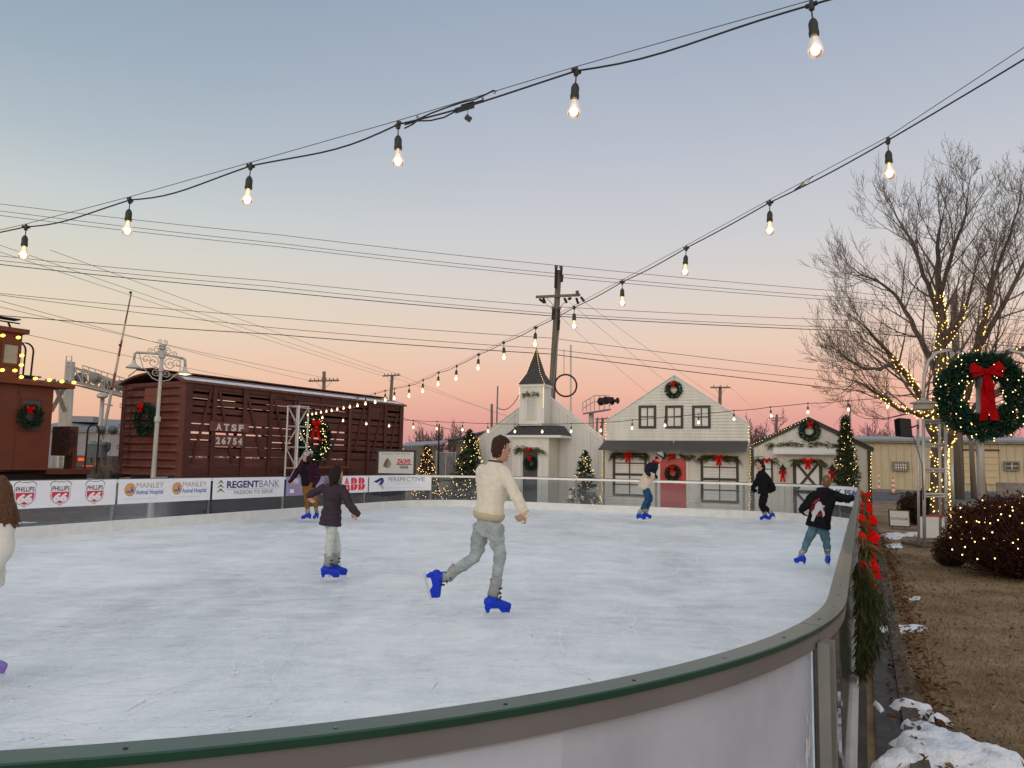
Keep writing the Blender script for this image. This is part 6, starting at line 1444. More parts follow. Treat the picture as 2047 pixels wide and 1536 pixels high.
def simple_tree(px,py_top,d,label,seed,lev=4,r=.16,spread=.5,m=None,grp='distant bare trees',L0=.45,kids=(3,4)):
    b=gat(px,d); h=hgt(px,py_top,d); T=Tree(seed); t=thing('bare_tree',label,'tree',b,0,grp); T.tr.tube([b,b+ZD*h*.35+rv(T.q)*.2],[r,r*.75],6); p=b+ZD*h*.35
    for i in range(4):
        a=i*1.57+T.q.random(); T.grow(p-ZD*h*.04*i,Vector((math.cos(a)*spread,math.sin(a)*spread,1)),h*L0*T.q.uniform(.8,1.1),r*.6,1,lev,kids=kids,rmin=.022)
    part('trunk',T.tr,m or m_twigf,t); part('crown',T.cr,m or m_twigf,t); return t
for i,(px,py,dd,l) in enumerate(((835,878,85,'bare tree behind the far end of the stock car'),(858,868,75,'bare tree over the grey shed roof'),(880,874,80,'bare tree behind the thin dark metal pole'),(905,878,85,'bare tree left of the olive building'),(925,868,80,'bare tree peeking over the olive building'),
    (1505,850,85,'bare tree between house roof and barn roof'),(1528,848,80,'bare tree rising behind the left barn slope'),(1720,850,90,'bare tree behind the barn right eave'),(1765,858,95,'bare tree above the warehouse left end'),(2025,842,90,'bare tree above the warehouse at the right edge'))):
    simple_tree(px,py,dd,l,100+i)
mb=MB(); q=random.Random(77)
for i in range(15000):
    a=q.uniform(-58,50); D_=q.uniform(170,210); x=math.tan(rad(a))*D_; h=3.2+1.6*noise.noise(Vector((a*.35,0,3)))+1.2*noise.noise(Vector((a*1.7,2,3))); z=q.random()**.8*h
    blade(mb,Vector((x,D_,z-.2)),(ZD+rv(q)*.6).normalized(),q.uniform(.6,1.6),.10,q)
o=single('distant_woodland','low hazy band of bare woodland along the horizon','woodland',mb,m_twigf,kind='stuff')
# ================= RIGHT SIDE: LAMP POST, WREATH, LADDER TRUSS, SPEAKER =================
DL=16.3
m_pipe=mat('grey_pipe',(.40,.39,.36),.45,metal=.4,var=.08,scale=5)
lpb=gat(1957,DL); lps=thing('lamp_standard','grey lamp standard with two hooked arms behind the big wreath','street lamp',lpb)
mb=MB(); mb.tube([lpb,at(1956,735,DL)],[.09,.06],10); part('post',mb,m_pipe,lps,smooth=True)
def arc(cx,cy,rx,ry,a0,a1,n,d): return [at(cx+rx*math.cos(a),cy-ry*math.sin(a),d) for a in np.linspace(a0,a1,n)]
for sgn in(-1,1):
    X=(lambda x: x) if sgn<0 else (lambda x: 3912-x)
    pts=[at(X(1953),775,DL),at(X(1948),745,DL),at(X(1935),718,DL)]+[at(X(x),y,DL) for x,y in((1915,704),(1893,700),(1872,706),(1856,722),(1848,748),(1846,780),(1846,800))]
    mb=MB(); mb.tube(pts,.038,8); arm=part('arm',mb,m_pipe,lps,smooth=True)
    c=pts[-1]; mb=MB(); mb.lathe([(.05,.06),(.07,.0),(.26,-.055),(.27,-.075),(.25,-.075),(.20,-.08),(.205,-.20),(.12,-.22)],c,16); part('lamp_head',mb,mat('lamp_head_grey',(.30,.29,.25),.5,var=.05),lps,smooth=True,sharp=40)
wreath(at(1965,791,DL-.32),.66,'very large lit green wreath with long dark red bow on lamp standard',ax=Vector((-.25,-1,0)).normalized(),seed=31,n=13000,r=.48,L=.20,w=.022,bow=1.15,boff=0,bowdz=.70,tail=3.6,bulbs=75,br=.022,spread=.10,bowm=mat('dark_red_velvet',(.30,.004,.006),.85,var=.2,scale=15,bump=.3,spec=.02))
# ladder truss
DR=16.0; m_lad=mat('ladder_aluminium',(.50,.50,.47),.4,metal=.4,var=.1,scale=4)
lb=onz(1850,1094,GZ); DRr=lb.y; ld=thing('ladder_truss','tall grey aluminium ladder truss standing on a steel base plate','truss',lb)
DRr=lb.y
R0=at(1848,1090,DRr);R0.z=GZ+.02; R1=at(1892,1085,DRr+.0);R1.z=GZ+.02
top0=at(1846,838,DRr); top1=at(1890,838,DRr)
for a,b in((R0,top0),(R1,top1)):
    mb=MB(); mb.tube([a,b],.036,8); part('rail',mb,m_lad,ld,smooth=True)
bk=Vector((.1,.42,0))
mb=MB(); mb.tube([R0+bk,top0+bk],.03,8); part('rail',mb,m_lad,ld,smooth=True); mb=MB(); mb.tube([R1+bk,top1+bk],.03,8); part('rail',mb,m_lad,ld,smooth=True)
for y in(841,889,939,989):
    for o in(0,.16):
        mb=MB(); k=(at(1848,y,DRr).z-GZ)/(top0.z-GZ)-(.02 if o else 0); mb.tube([R0.lerp(top0,k),R1.lerp(top1,k)],.028 if not o else .018,7); part('rung',mb,m_lad,ld)
mb=MB(); k=.28; mb.bar(R0.lerp(top0,.235),R1.lerp(top1,.235),.05,.04); part('rung',mb,mat('red_tape',(.35,.04,.03),.5),ld)
mb=MB(); c=(R0+R1)/2+bk*.5; c.z=GZ+.03
for dx,dy,hx,hy in((-.42,0,.04,.45),(.42,0,.04,.45),(0,-.42,.38,.04),(0,.42,.38,.04)): mb.box((c.x+dx-hx,c.y+dy-hy,GZ+.005),(c.x+dx+hx,c.y+dy+hy,GZ+.06))
part('base_plate',mb,mat('rust_steel',(.12,.09,.06),.8,var=.3,scale=8),ld)
# loudspeaker
DS=DRr+.4; c=at(1804,856,DS); spk=thing('loudspeaker','black loudspeaker tilted down beside the lit tree above the lawn','loudspeaker',c-ZD*.2)
ax1=Vector((.97,.2,-.05)).normalized(); up_=(ZD+ax1*.07+Vector((0,.25,0))).normalized(); fr_=ax1.cross(up_)
mb=MB(); w2=.15;h2=.22
f=[c+ax1*w2*i+up_*h2*j-Vector((0,.15,0)) for i,j in((-1,-1),(1,-1),(1,1),(-1,1))]; b=[c+ax1*w2*.75*i+up_*h2*.9*j+Vector((0,.15,0)) for i,j in((-1,-1),(1,-1),(1,1),(-1,1))]
mb.add(f+b,[(0,1,2,3),(7,6,5,4),(0,4,5,1),(1,5,6,2),(2,6,7,3),(3,7,4,0)]); part('cabinet',mb,mat('matt_black_cabinet',(.008,.008,.008),.9,spec=.05),spk)
mb=MB(); mb.add([p-Vector((0,.006,0))+((c-Vector((0,.15,0)))-p)*.07 for p in f]+[p-Vector((0,.001,0))+((c-Vector((0,.15,0)))-p)*.05 for p in f],[(0,1,2,3),(0,4,5,1),(1,5,6,2),(2,6,7,3),(3,7,4,0)]); part('grille',mb,mat('grille_mesh',(.03,.03,.03),.8,bump=.5,scale=200),spk)
mb=MB(); mb.tube([c+ax1*w2,at(1836,850,DRr+.3),R0.lerp(top0,.93)+bk],.018,6); part('bracket',mb,m_black,spk)
mb=MB(); mb.tube([c+up_*h2*.5+ax1*.1,at(1826,875,DRr+.2),at(1836,905,DRr+.1),at(1843,930,DRr-.03),at(1846,1000,DRr-.05)],.009,5); part('cable',mb,m_black,spk,smooth=True)
# signs on the lawn
def lawn_sign(x0,y0,x1,y1,ybase,label,txt=None,border=True,tilt=0):
    D_=onz((x0+x1)/2,ybase,GZ).y; c=at((x0+x1)/2,(y0+y1)/2,D_); w=(x1-x0)/2/FPX*D_; h=(y1-y0)/2/FPX*D_; X_=Vector((math.cos(tilt),math.sin(tilt)*.3,-math.sin(tilt)*.3)).normalized(); F_=Vector((0,-1,.12)).normalized(); U_=F_.cross(X_)*-1; U_=U_ if U_.z>0 else -U_
    t=thing('lawn_sign',label,'sign',Vector((c.x,c.y,GZ))); mb=MB(); mb.obox(c,X_,F_,U_,w,.008,h); p=part('panel',mb,m_sign if not border else mat('sign_ivory',(.68,.67,.62),.5),t)
    if border:
        mb=MB(); 
        for s_ in(-1,1): mb.obox(c+X_*s_*w,X_,F_,U_,.014,.013,h+.014); mb.obox(c+U_*s_*h,X_,F_,U_,w-.014,.013,.014)
        part('frame',mb,m_black,t)
    for s_ in(-.6,.6): mb=MB(); mb.tube([c+X_*w*s_-U_*h*.5-F_*.02,Vector((c.x+w*s_,c.y+.06,GZ-.02))],.008,5); part('leg',mb,m_black,t)
    if txt:
        mb=MB(); f=lambda x,z:c+X_*x*w+U_*z*h+F_*.0095
        for s_,a,b,z0,z1,bo in txt: text_on(mb,s_,a,b,z0,z1,f,bo)
        part('lettering',mb,gry,p)
    return t
lawn_sign(1777.5,1021,1818,1052,1058,'small black framed lawn sign reading ROOTS BLOOMS on the grass',[('ROOTS+BLOOMS',-.85,.85,-.22,.12,.03)],tilt=.12)
lawn_sign(1838,1034,1895,1075,1082,'white blank sided sign standing behind the ladder truss',border=False)
# road channeliser posts
m_orange=mat('orange_plastic',(.75,.16,.05),.5); m_wband=mat('white_band',(.75,.72,.68),.4)
def channel(px,pt,pb,label,d,s=1,base=True):
    b=gat(px,d); h=hgt(px,pt,d); t=thing('traffic_post',label,'traffic post',b,0,'orange traffic posts on the road'); mb=MB(); mb.lathe([(.28*s,0),(.26*s,.08),(.07*s,.1)],b,12); part('foot',mb,m_black,t)
    n=7
    for i in range(n): mb=MB(); mb.lathe([((.11-.055*i/n)*s,h*i/n+.05),((.11-.055*(i+1)/n)*s,h*(i+1)/n+.04)],b,12); part('band',mb,m_orange if i%2==0 else m_wband,t)
    mb=MB(); mb.torus(b+ZD*(h+.03),.05*s,.015*s,(0,1,0),10,5); part('handle',mb,m_orange,t)
channel(1784,955,988,'orange and white striped traffic post on the road',onz(1784,989,GZ).y)
channel(1756,944,970,'faded traffic post farther back by the warehouse',57,.6)
# ---- bushes ----
m_redb=foliage_mat('barberry_leaves',(.026,.009,.007),(.048,.016,.010),(.08,.03,.017)); m_brb=foliage_mat('brown_twigs',(.035,.022,.014),(.06,.035,.022),(.09,.055,.035))
def bush(base,rx,ry,h,label,seed,n,m,lights=0,br=.012,L=.09,w=.02,tw=500,cords=False,dome=.6):
    q=random.Random(seed); base=Vector(base); t=thing('bush',label,'bush',base); mb=MB(); tb=MB()
    def shell(k=1,low=0):
        d=rv(q); z=abs(d.z)**dome; f=.86+.14*noise.noise(Vector((d.x*3,d.y*3,d.z*3+seed)))*2; bulge=1-.28*max(0,(.35-z))/.35
        return Vector((d.x*rx*bulge,d.y*ry*bulge,z*h))*k*f,d
    for i in range(n):
        p,d=shell(q.uniform(.62,1.03)**.8); blade(mb,base+p+ZD*.05,(d*.5+rv(q)).normalized(),L*q.uniform(.5,1.2),w*q.uniform(.6,1.3),q)
    for i in range(tw):
        p,d=shell(q.uniform(.9,1.08)); a=base+Vector((p.x*.25,p.y*.25,.02)); mid=a.lerp(base+p,.5)+Vector((p.x,p.y,0))*.12; tb.tube([a,mid,base+p+rv(q)*.05],[.008,.006,.0025],3,cap=False)
    part('stems',tb,m_brb,t); part('leaves',mb,m,t)
    if lights:
        lt=thing('fairy_light_string','net of warm fairy lights spread over the big dark red bush','fairy lights',base,0,'fairy light strings'); P=[]
        k=0
        while len(P)<lights and k<9000:
            k+=1; p,d=shell(1.0); 
            if d.y<.25 and p.z>.3 and all((p-o).length>.13 for o in P): P.append(p)
        P=[base+p for p in P]; fairy(lt,P,br,m_fairyw,cap=100)
        P2=sorted(P,key=lambda p:p.x+p.z*.3)
        for a in range(0,len(P2)-6,5): mb=MB(); mb.tube([P2[a+i] for i in range(0,5)],.003,4); part('cord',mb,m_wire,lt)
    return t
bc=Vector((gat(2038,12.3).x,12.3,GZ))
bush(bc,1.22,1.1,1.27,'big dark red bush covered in fairy lights at the right edge',3,34000,m_redb,lights=125,br=.022,tw=1500,L=.055,w=.012,dome=.42)
bush(bc+Vector((1.9,.1,0)),1.0,1.0,1.3,'dark red bush continuing beyond the right edge of view',5,6000,m_redb,tw=300)
bush(gat(1893,13.6),.32,.35,.55,'small sparse twiggy bush at the foot of the ladder truss',7,1500,m_brb,tw=500,lights=0,L=.05,w=.010)
bush(gat(1838,23.5),.72,.7,1.05,'dull brown bush behind the ladder truss',9,5500,m_brb,tw=500)
# ================= LAWN DETAIL =================
m_snow=mat('old_snow',(.42,.38,.34),.7,scale=7,bump=.8,bscale=40,col2=(.76,.79,.83),detail=10)
for _e,_p in zip([n for n in m_snow.node_tree.nodes if n.type=='VALTORGB'][0].color_ramp.elements,(.30,.46)): _e.position=_p
def snow(poly,label,h=.05,seed=1,n=26,lift=0,cut=.28):
    """irregular mound inside a pixel polygon on the ground"""
    P=[onz(x,y,GZ).xy for x,y in poly]; x0=min(p.x for p in P);x1=max(p.x for p in P);y0=min(p.y for p in P);y1=max(p.y for p in P)
    def inside(x,y):
        c=False; k=len(P)
        for i in range(k):
            a,b=P[i],P[(i+1)%k]
            if (a.y>y)!=(b.y>y) and x<(b.x-a.x)*(y-a.y)/(b.y-a.y)+a.x: c=not c
        return c
    def dist(x,y):
        m=1e9
        for i in range(len(P)):
            a,b=P[i],P[(i+1)%len(P)]; ab=b-a; t=max(0,min(1,((x-a.x)*ab.x+(y-a.y)*ab.y)/max(1e-9,ab.length_squared))); m=min(m,math.hypot(x-a.x-ab.x*t,y-a.y-ab.y*t))
        return m
    nx=int(min(130,max(40,(x1-x0)/.02))); ny=int(min(130,max(30,(y1-y0)/.02))); vs=[];idx={};fs=[]; sc=min(x1-x0,y1-y0)
    for i in range(nx+1):
        for j in range(ny+1):
            x=x0-.1*sc+(x1-x0+.2*sc)*i/nx; y=y0-.1*sc+(y1-y0+.2*sc)*j/ny; dd=dist(x,y)*(1 if inside(x,y) else -1); nn=noise.fractal(Vector((x*5+seed,y*5,0)),1,2,4)
            v=dd/(sc*.14)+nn*(.5 if cut>.2 else .75)+cut; z=-.02+min(1,max(0,v))**.6*h*(1+.45*noise.noise(Vector((x*9,y*9,seed)))+.18*noise.noise(Vector((x*30,y*30,seed))))+ (.02 if v>0 else 0)
            if v>-.15: idx[(i,j)]=len(vs); vs.append((x,y,GZ+z+lift*min(1,max(0,v*2))))
    for i in range(nx):
        for j in range(ny):
            k=[(i,j),(i+1,j),(i+1,j+1),(i,j+1)]
            if all(a in idx for a in k): fs.append(tuple(idx[a] for a in k))
    mb=MB(); mb.add(vs,fs); return single('snow_patch',label,'snow patch',mb,m_snow,'leftover snow patches on the lawn',smooth=True)
snow([(1775,1424),(1800,1415),(1865,1430),(1855,1446),(1815,1456),(1800,1470),(1752,1490),(1755,1545),(2060,1560),(2047,1525),(1960,1500),(1900,1478),(1870,1465),(1900,1450),(1860,1440)],'largest snow patch at the bottom right corner',.06,1,lift=.03,cut=-.05)
snow([(1755,1255),(1790,1252),(1852,1256),(1830,1265),(1790,1270),(1757,1269)],'narrow snow strip halfway along the concrete edging',.035,2)
snow([(1758,1070),(1790,1066),(1812,1070),(1790,1079),(1760,1078)],'snow patch on the grass in front of the framed lawn sign',.04,3)
snow([(1812,1066),(1850,1064),(1846,1072),(1818,1073)],'thin snow strip beside the ladder truss base',.03,4)
snow([(1770,1090),(1800,1088),(1802,1096),(1775,1096)],'small snow spot nearest the leaf litter',.03,5)
snow([(1805,1196),(1840,1193),(1836,1200),(1810,1201)],'faint snow spot in the middle of the lawn',.012,6)
snow([(1745,1412),(1752,1410),(1768,1428),(1760,1432)],'little snow lump lying on the concrete edging',.04,7)
def rsnow(pts,label,seed): snow([proj(RW(v,u,GZ)) for v,u in pts],label,.03,seed)
rsnow([(-17.1,8),(-16.7,8),(-16.6,12),(-16.75,16),(-16.6,19),(-17.2,19),(-17.3,14),(-17.0,11)],'thin snow strip along the brick walk behind the left banners',21)
rsnow([(-19.5,9),(-18.6,9.5),(-18.4,12.5),(-19.3,12)],'snow patch on the gravel behind the left hand banners',22)
# dead leaves along the edging
m_leaf=foliage_mat('dead_leaves',(.07,.035,.018),(.14,.075,.035),(.22,.13,.07))
mb=MB(); q=random.Random(12)
for i in range(3000):
    u=q.uniform(1.5,22)**1.0; v=.33+abs(q.gauss(0,.11)) if q.random()<.75 else .33+q.random()*2.2
    if q.random()<.2: v=q.uniform(.12,.33)
    if u<4.6 and v>.18 and q.random()<.85: continue
    p=RW(v,u,GZ+.02+(.05 if .2<v<.33 else 0)+q.random()*.025); n_=(ZD+rv(q)*.7).normalized(); a=n_.orthogonal().normalized(); a=(Matrix.Rotation(q.uniform(0,6),3,n_)@a); b=n_.cross(a); s=q.uniform(.018,.038)
    mb.add([p-a*s,p-b*s*.5+n_*s*.2,p+a*s,p+b*s*.5+n_*s*.3],[(0,1,2,3)])
single('leaf_litter','brown dead leaves scattered along the concrete edging','leaves',mb,m_leaf,kind='stuff')
# short dry grass blades
m_blade=foliage_mat('dry_grass_blades',(.16,.10,.05),(.25,.17,.09),(.33,.25,.15))
mb=MB(); q=random.Random(13)
for i in range(70000):
    u=1.2+16*q.random()**1.7; v=.40+q.random()*min(6,.5+u*.42); p=RW(v,u,GZ); d=(ZD*.7+rv(q)*.8); d.z=abs(d.z)+.15; d.normalize(); L=q.uniform(.015,.05); s=d.cross(rv(q)).normalized()*q.uniform(.0015,.003)*(1+u*.12); mb.add([p-s,p+s,p+d*L],[(0,1,2)])
single('dry_grass','short dormant tan grass blades on the lawn','grass',mb,m_blade,kind='stuff')
# ================= BARRIER DECORATIONS (outer right side) =================
m_cone=foliage_mat('pinecone_scales',(.05,.025,.013),(.09,.05,.028),(.15,.10,.06))
def pinecone(mb,c,L,r,ax,q):
    ax=Vector(ax).normalized(); s1=ax.orthogonal().normalized(); s2=ax.cross(s1); n=64
    for i in range(n):
        k=i/n; a=i*2.39996; rr=r*math.sin(math.pi*(.12+.84*k))**.7; o=s1*math.cos(a)+s2*math.sin(a); p=c+ax*(L*(k-.5)); t=ax.cross(o); w=r*.34
        mb.add([p,p+o*rr+t*w-ax*r*.12,p+o*rr*1.12-ax*r*.02,p+o*rr-t*w-ax*r*.12,p+o*rr*.6+ax*r*.14],[(0,1,2),(0,2,3),(1,4,2),(2,4,3),(0,4,1),(0,3,4)])
VO=VD
def swag(u,label,s=.11,cones=2,seed=0,z=.95,tail=2.2):
    q=random.Random(seed); c=RW(-.035,u,z); t=thing('pinecone_swag',label,'swag',c-ZD*.5,0,'pine cone and bow swags on the barrier')
    ax=(VD*.75-UD*.75).normalized()
    part('bow',bow_mesh(c+VD*.05,s,ax,tail,seed,.3),m_red,t)
    for k in range(cones):
        mb=MB(); pinecone(mb,c+VD*.035-ZD*(.11+.14*k)+UD*q.uniform(-.1,.12),.13,.045,(q.uniform(-.3,.3),q.uniform(-.3,.3),-1),q); part('pinecone',mb,m_cone,t)
    mb=MB()
    for i in range(260):
        p=c+VD*q.uniform(0,.06)+UD*q.uniform(-.25,.25)+ZD*q.uniform(-.25,.06); blade(mb,p,(-ZD+rv(q)*.8+VD*.3).normalized(),q.uniform(.06,.14),.006,q)
    part('cedar_greens',mb,m_cedar,t)
    return t
swag(6.6,'big red bow with pine cones above the hanging cedar spray',.10,2,1,z=1.0,tail=2.9)
swag(6.15,'small red bow with one cone right above the cedar spray',.075,1,8,z=.84,tail=2.0)
swag(8.2,'large pine cone with red ribbon behind the nearest big bow',.11,1,2,z=1.04,tail=2.6)
swag(10.2,'pair of red bows with cones halfway along the barrier side',.09,2,3,z=1.04)
swag(12.0,'red bow swag third from the far end of barrier',.095,1,4,z=1.03)
swag(15.5,'red bow swag near the far end of the barrier side',.12,1,5,z=1.06)
t=thing('cedar_spray','long hanging cedar spray on the outside of the near barrier','greenery',RW(.0,5.55,.2)); q=random.Random(6)
mb=MB()
for i in range(4600):
    k=q.random(); u=5.55+q.gauss(0,.04+.13*math.sin(math.pi*min(1,k*1.1))); z=.92-.64*k+q.gauss(0,.02); v=-.055+abs(q.gauss(0,.018+.05*math.sin(math.pi*min(1,k*1.05)))); p=RW(v,u,z); blade(mb,p,(-ZD*1.3+rv(q)*.75).normalized(),q.uniform(.04,.11),q.uniform(.002,.004),q)
part('foliage',mb,foliage_mat('cedar_dark',(.018,.028,.010),(.035,.045,.016),(.065,.07,.025)),t)
mb=MB()
for i in range(8): u=5.55+q.uniform(-.15,.15); mb.tube([RW(-.04,u+q.uniform(-.03,.03),1.0),RW(-.03,u,.75),RW(-.035,u+q.uniform(-.08,.08),.45)],[.005,.004,.002],4)
part('twigs',mb,m_brb,t)
# ================= PEOPLE =================
from mathutils.bvhtree import BVHTree
m_skin=mat('skin',(.50,.27,.19),.55,var=.06,scale=30,spec=.25)
def cloth(name,c,rough=.85,var=.12,scale=25,bump=.25,**k): return mat(name,c,rough,var=var,scale=scale,bump=bump,spec=.08,**k)
def loft(mb,secs,n=16,cap=True,flat0=False):
    """secs: (center, side vector, half width, half depth)"""
    k=len(secs); C=[Vector(s[0]) for s in secs]; vs=[];fs=[]; rings=[]
    def ring(c,t,s,rx,ry):
        s=Vector(s); s=(s-t*s.dot(t)); s=s.normalized() if s.length>1e-5 else t.orthogonal().normalized(); b=t.cross(s); return [c+s*rx*math.cos(2*math.pi*j/n)+b*ry*math.sin(2*math.pi*j/n) for j in range(n)]
    T=[]
    for i in range(k):
        t=(C[min(i+1,k-1)]-C[max(0,i-1)]); T.append(t.normalized() if t.length>1e-7 else Vector((0,0,1)))
    if cap and not flat0:
        for f in(.95,.7,.38): c0=C[0]-T[0]*min(secs[0][2],secs[0][3])*math.sqrt(1-(1-f*.98)**2 if False else f*f)*.8; g=math.sqrt(max(0,1-f*f)); rings.append(ring(c0,T[0],secs[0][1],secs[0][2]*max(.12,g),secs[0][3]*max(.12,g)))
    for i in range(k): rings.append(ring(C[i],T[i],secs[i][1],secs[i][2],secs[i][3]))
    if cap:
        for f in(.38,.7,.95): g=math.sqrt(max(0,1-f*f)); rings.append(ring(C[-1]+T[-1]*min(secs[-1][2],secs[-1][3])*f*.8,T[-1],secs[-1][1],secs[-1][2]*max(.12,g),secs[-1][3]*max(.12,g)))
    for r in rings: vs+=r
    for i in range(len(rings)-1):
        for j in range(n): fs.append((i*n+j,i*n+(j+1)%n,(i+1)*n+(j+1)%n,(i+1)*n+j))
    fs.append(tuple(range(n))[::-1]); fs.append(tuple((len(rings)-1)*n+j for j in range(n))); mb.add(vs,fs)
def limbL(mb,pts,rs,side=(1,0,0),flat=1.0,n=12): 
    """resampled so that a joint bends smoothly"""
    P=[Vector(p) for p in pts]; S=[]; m=6
    for i in range(len(P)-1):
        p0=P[max(0,i-1)];p1=P[i];p2=P[i+1];p3=P[min(len(P)-1,i+2)]
        for j in range(m):
            t=j/m; c=.5*((2*p1)+(p2-p0)*t+(2*p0-5*p1+4*p2-p3)*t*t+(3*p1-p0-3*p2+p3)*t**3); c=c.lerp(p1.lerp(p2,t),.45); r=rs[i]+(rs[i+1]-rs[i])*t; S.append((c,side,r,r*flat))
    S.append((P[-1],side,rs[-1],rs[-1]*flat)); loft(mb,S,n)
def melt(name,mb,m,parent,vox=.012,sm=4,disp=None,label=None,quilt=0):
    """weld overlapping closed shapes into one continuous skin"""
    me=bpy.data.meshes.new(name); me.from_pydata([tuple(v) for v in mb.v],[],mb.f); me.update(); bmm=bmesh.new(); bmm.from_mesh(me); bmesh.ops.recalc_face_normals(bmm,faces=bmm.faces); bmm.to_mesh(me); bmm.free()
    o=bpy.data.objects.new(name,me); COL.objects.link(o); r=o.modifiers.new('r','REMESH'); r.mode='VOXEL'; r.voxel_size=vox; r.use_smooth_shade=True; s=o.modifiers.new('s','SMOOTH'); s.factor=.5; s.iterations=sm
    dg=bpy.context.evaluated_depsgraph_get(); m2=bpy.data.meshes.new_from_object(o.evaluated_get(dg)); bpy.data.objects.remove(o); bpy.data.meshes.remove(me)
    nv=len(m2.vertices); co=np.empty(nv*3); m2.vertices.foreach_get('co',co); co=co.reshape(-1,3); no=np.empty(nv*3); m2.vertex_normals.foreach_get('vector',no); no=no.reshape(-1,3)
    if disp:
        for amp,sc,st in disp:
            d=np.array([noise.noise(Vector((p[0]*sc*st[0],p[1]*sc*st[1],p[2]*sc*st[2]))) for p in co]); co=co+no*(d*amp)[:,None]
    if quilt: co=co+no*(quilt*(np.abs(np.sin(co[:,2]*math.pi/.085+np.sin(co[:,0]*5)*.3))**.5-.6))[:,None]
    Mi=np.array(XF[parent.name].inverted()); co=co@Mi[:3,:3].T+Mi[:3,3]; m2.vertices.foreach_set('co',co.reshape(-1)); m2.polygons.foreach_set('use_smooth',[True]*len(m2.polygons)); m2.materials.clear(); m2.materials.append(m); m2.update(); m2.name=name
    o=bpy.data.objects.new(name,m2); link(o,parent); 
    if label: o['label']=label
    return o
def hand(mb,w,d,nrm,k=1,curl=.5,side=1,fat=1.0):
    """w wrist, d hand direction, nrm palm normal, side=+1/-1 thumb side"""
    d=d.normalized(); nrm=(nrm-d*nrm.dot(d)).normalized(); s=d.cross(nrm)*side
    loft(mb,[(w-d*.02*k,s,.026*k*fat,.020*k*fat),(w+d*.02*k,s,.033*k*fat,.017*k*fat),(w+d*.06*k,s,.040*k*fat,.016*k*fat),(w+d*.09*k,s,.038*k*fat,.013*k*fat)],12)
    for i,(o,L) in enumerate(((.030,.066),(.011,.076),(-.009,.072),(-.028,.058))):
        b=w+d*.085*k+s*o*k; a=curl*.5; p=[b-d*.015*k,b]
        for q_ in range(3): a+=curl*.45; dd=(d*math.cos(a)+nrm*math.sin(a)); p.append(p[-1]+dd*L*k*(.45,.32,.26)[q_])
        limbL(mb,p,[.0095*k*fat,.0095*k*fat,.009*k*fat,.0082*k*fat,.007*k*fat],s,1,8)
    b=w+d*.025*k+s*.030*k; td=(d*.6+s*.8).normalized(); p=[b-s*.01*k,b+td*.03*k,b+td*.055*k+nrm*.012*k*curl*2,b+(td*.4+d*.6)*.085*k+nrm*.025*k*curl]; limbL(mb,p,[.013*k*fat,.012*k*fat,.010*k*fat,.008*k*fat],s,1,8)
m_shell=mat('blue_skate_shell',(.005,.035,.50),.45,spec=.25,var=.15,scale=20); m_cuff=mat('grey_skate_cuff',(.30,.30,.28),.45,metal=.3,var=.1,scale=12); m_steel=mat('skate_blade_steel',(.7,.7,.72),.2,metal=.9); m_purps=mat('purple_skate_shell',(.22,.14,.5),.35,coat=.3)
def skate(parent,ank,toe,up,k=1,shell=None,shin=None):
    """ank: ankle joint; toe: direction of the toe; up: away from the ice"""
    toe=toe.normalized(); up=(up-toe*up.dot(toe)).normalized(); sd=toe.cross(up); shin=(shin or up).normalized(); root=bpy.data.objects.new('skate',None)
    def P(x,y,z): return ank+(toe*x+sd*y+up*z)*k
    mb=MB()   # shell
    loft(mb,[(P(-.075,0,-.045),sd,.040*k,.045*k),(P(-.03,0,-.045),sd,.045*k,.055*k),(P(.03,0,-.055),sd,.043*k,.048*k),(P(.085,0,-.068),sd,.044*k,.036*k),(P(.130,0,-.076),sd,.040*k,.030*k),(P(.160,0,-.082),sd,.030*k,.022*k)],12)
    loft(mb,[(P(-.02,0,-.05),sd,.045*k,.055*k),(P(-.015,0,.02),sd,.043*k,.055*k),(P(-.015,0,.045),sd,.042*k,.05*k)],12)
    loft(mb,[(P(-.090,0,-.100),sd,.03*k,.012*k),(P(.165,0,-.104),sd,.036*k,.012*k)],8)
    # holder: two towers joined to blade carrier with an arch
    for x0,x1,x2,x3 in((-.098,-.035,-.052,-.080),(.035,.172,.160,.078)):
        mb.prism([P(x0,-.017,-.10),P(x1,-.017,-.10),P(x2,-.012,-.152),P(x3,-.012,-.152)],sd*.03*k)
    sh=melt('skate_shell',mb,shell or m_shell,parent,vox=.006*k if k>.9 and ank.y<11 else .011,sm=2)
    mb=MB(); loft(mb,[(P(-.018,0,.01),sd,.046*k,.058*k),(ank+up*.07*k+shin*.0,sd,.048*k,.058*k),(ank+shin*.14*k,sd,.050*k,.060*k),(ank+shin*.185*k-toe*.006*k,sd,.055*k,.066*k)],14,cap=False)
    cf=part('skate_cuff',mb,m_cuff,sh,smooth=True)
    for z in(.09,.04):
        mb=MB(); b=ank+shin*z*k+toe*.055*k; mb.tube([b-sd*.045*k-toe*.02*k,b-sd*.02*k+toe*.006*k,b+sd*.02*k+toe*.006*k,b+sd*.045*k-toe*.02*k],.0085*k,6); part('buckle_strap',mb,m_black,sh)
    for x_ in(.02,.055): mb=MB(); mb.tube([P(x_,-.040,-.03),P(x_+.012,-.02,.006),P(x_+.012,.02,.006),P(x_,.040,-.03)],.006*k,5); part('shell_strap',mb,m_black,sh)
    mb=MB(); mb.prism([P(-.105,-.0025,-.150),P(.165,-.0025,-.150),P(.178,-.0025,-.158),P(.16,-.0025,-.178),P(.12,-.0025,-.182),P(-.08,-.0025,-.182),P(-.112,-.0025,-.172)],sd*.005*k); part('skate_blade',mb,m_steel,sh); return sh
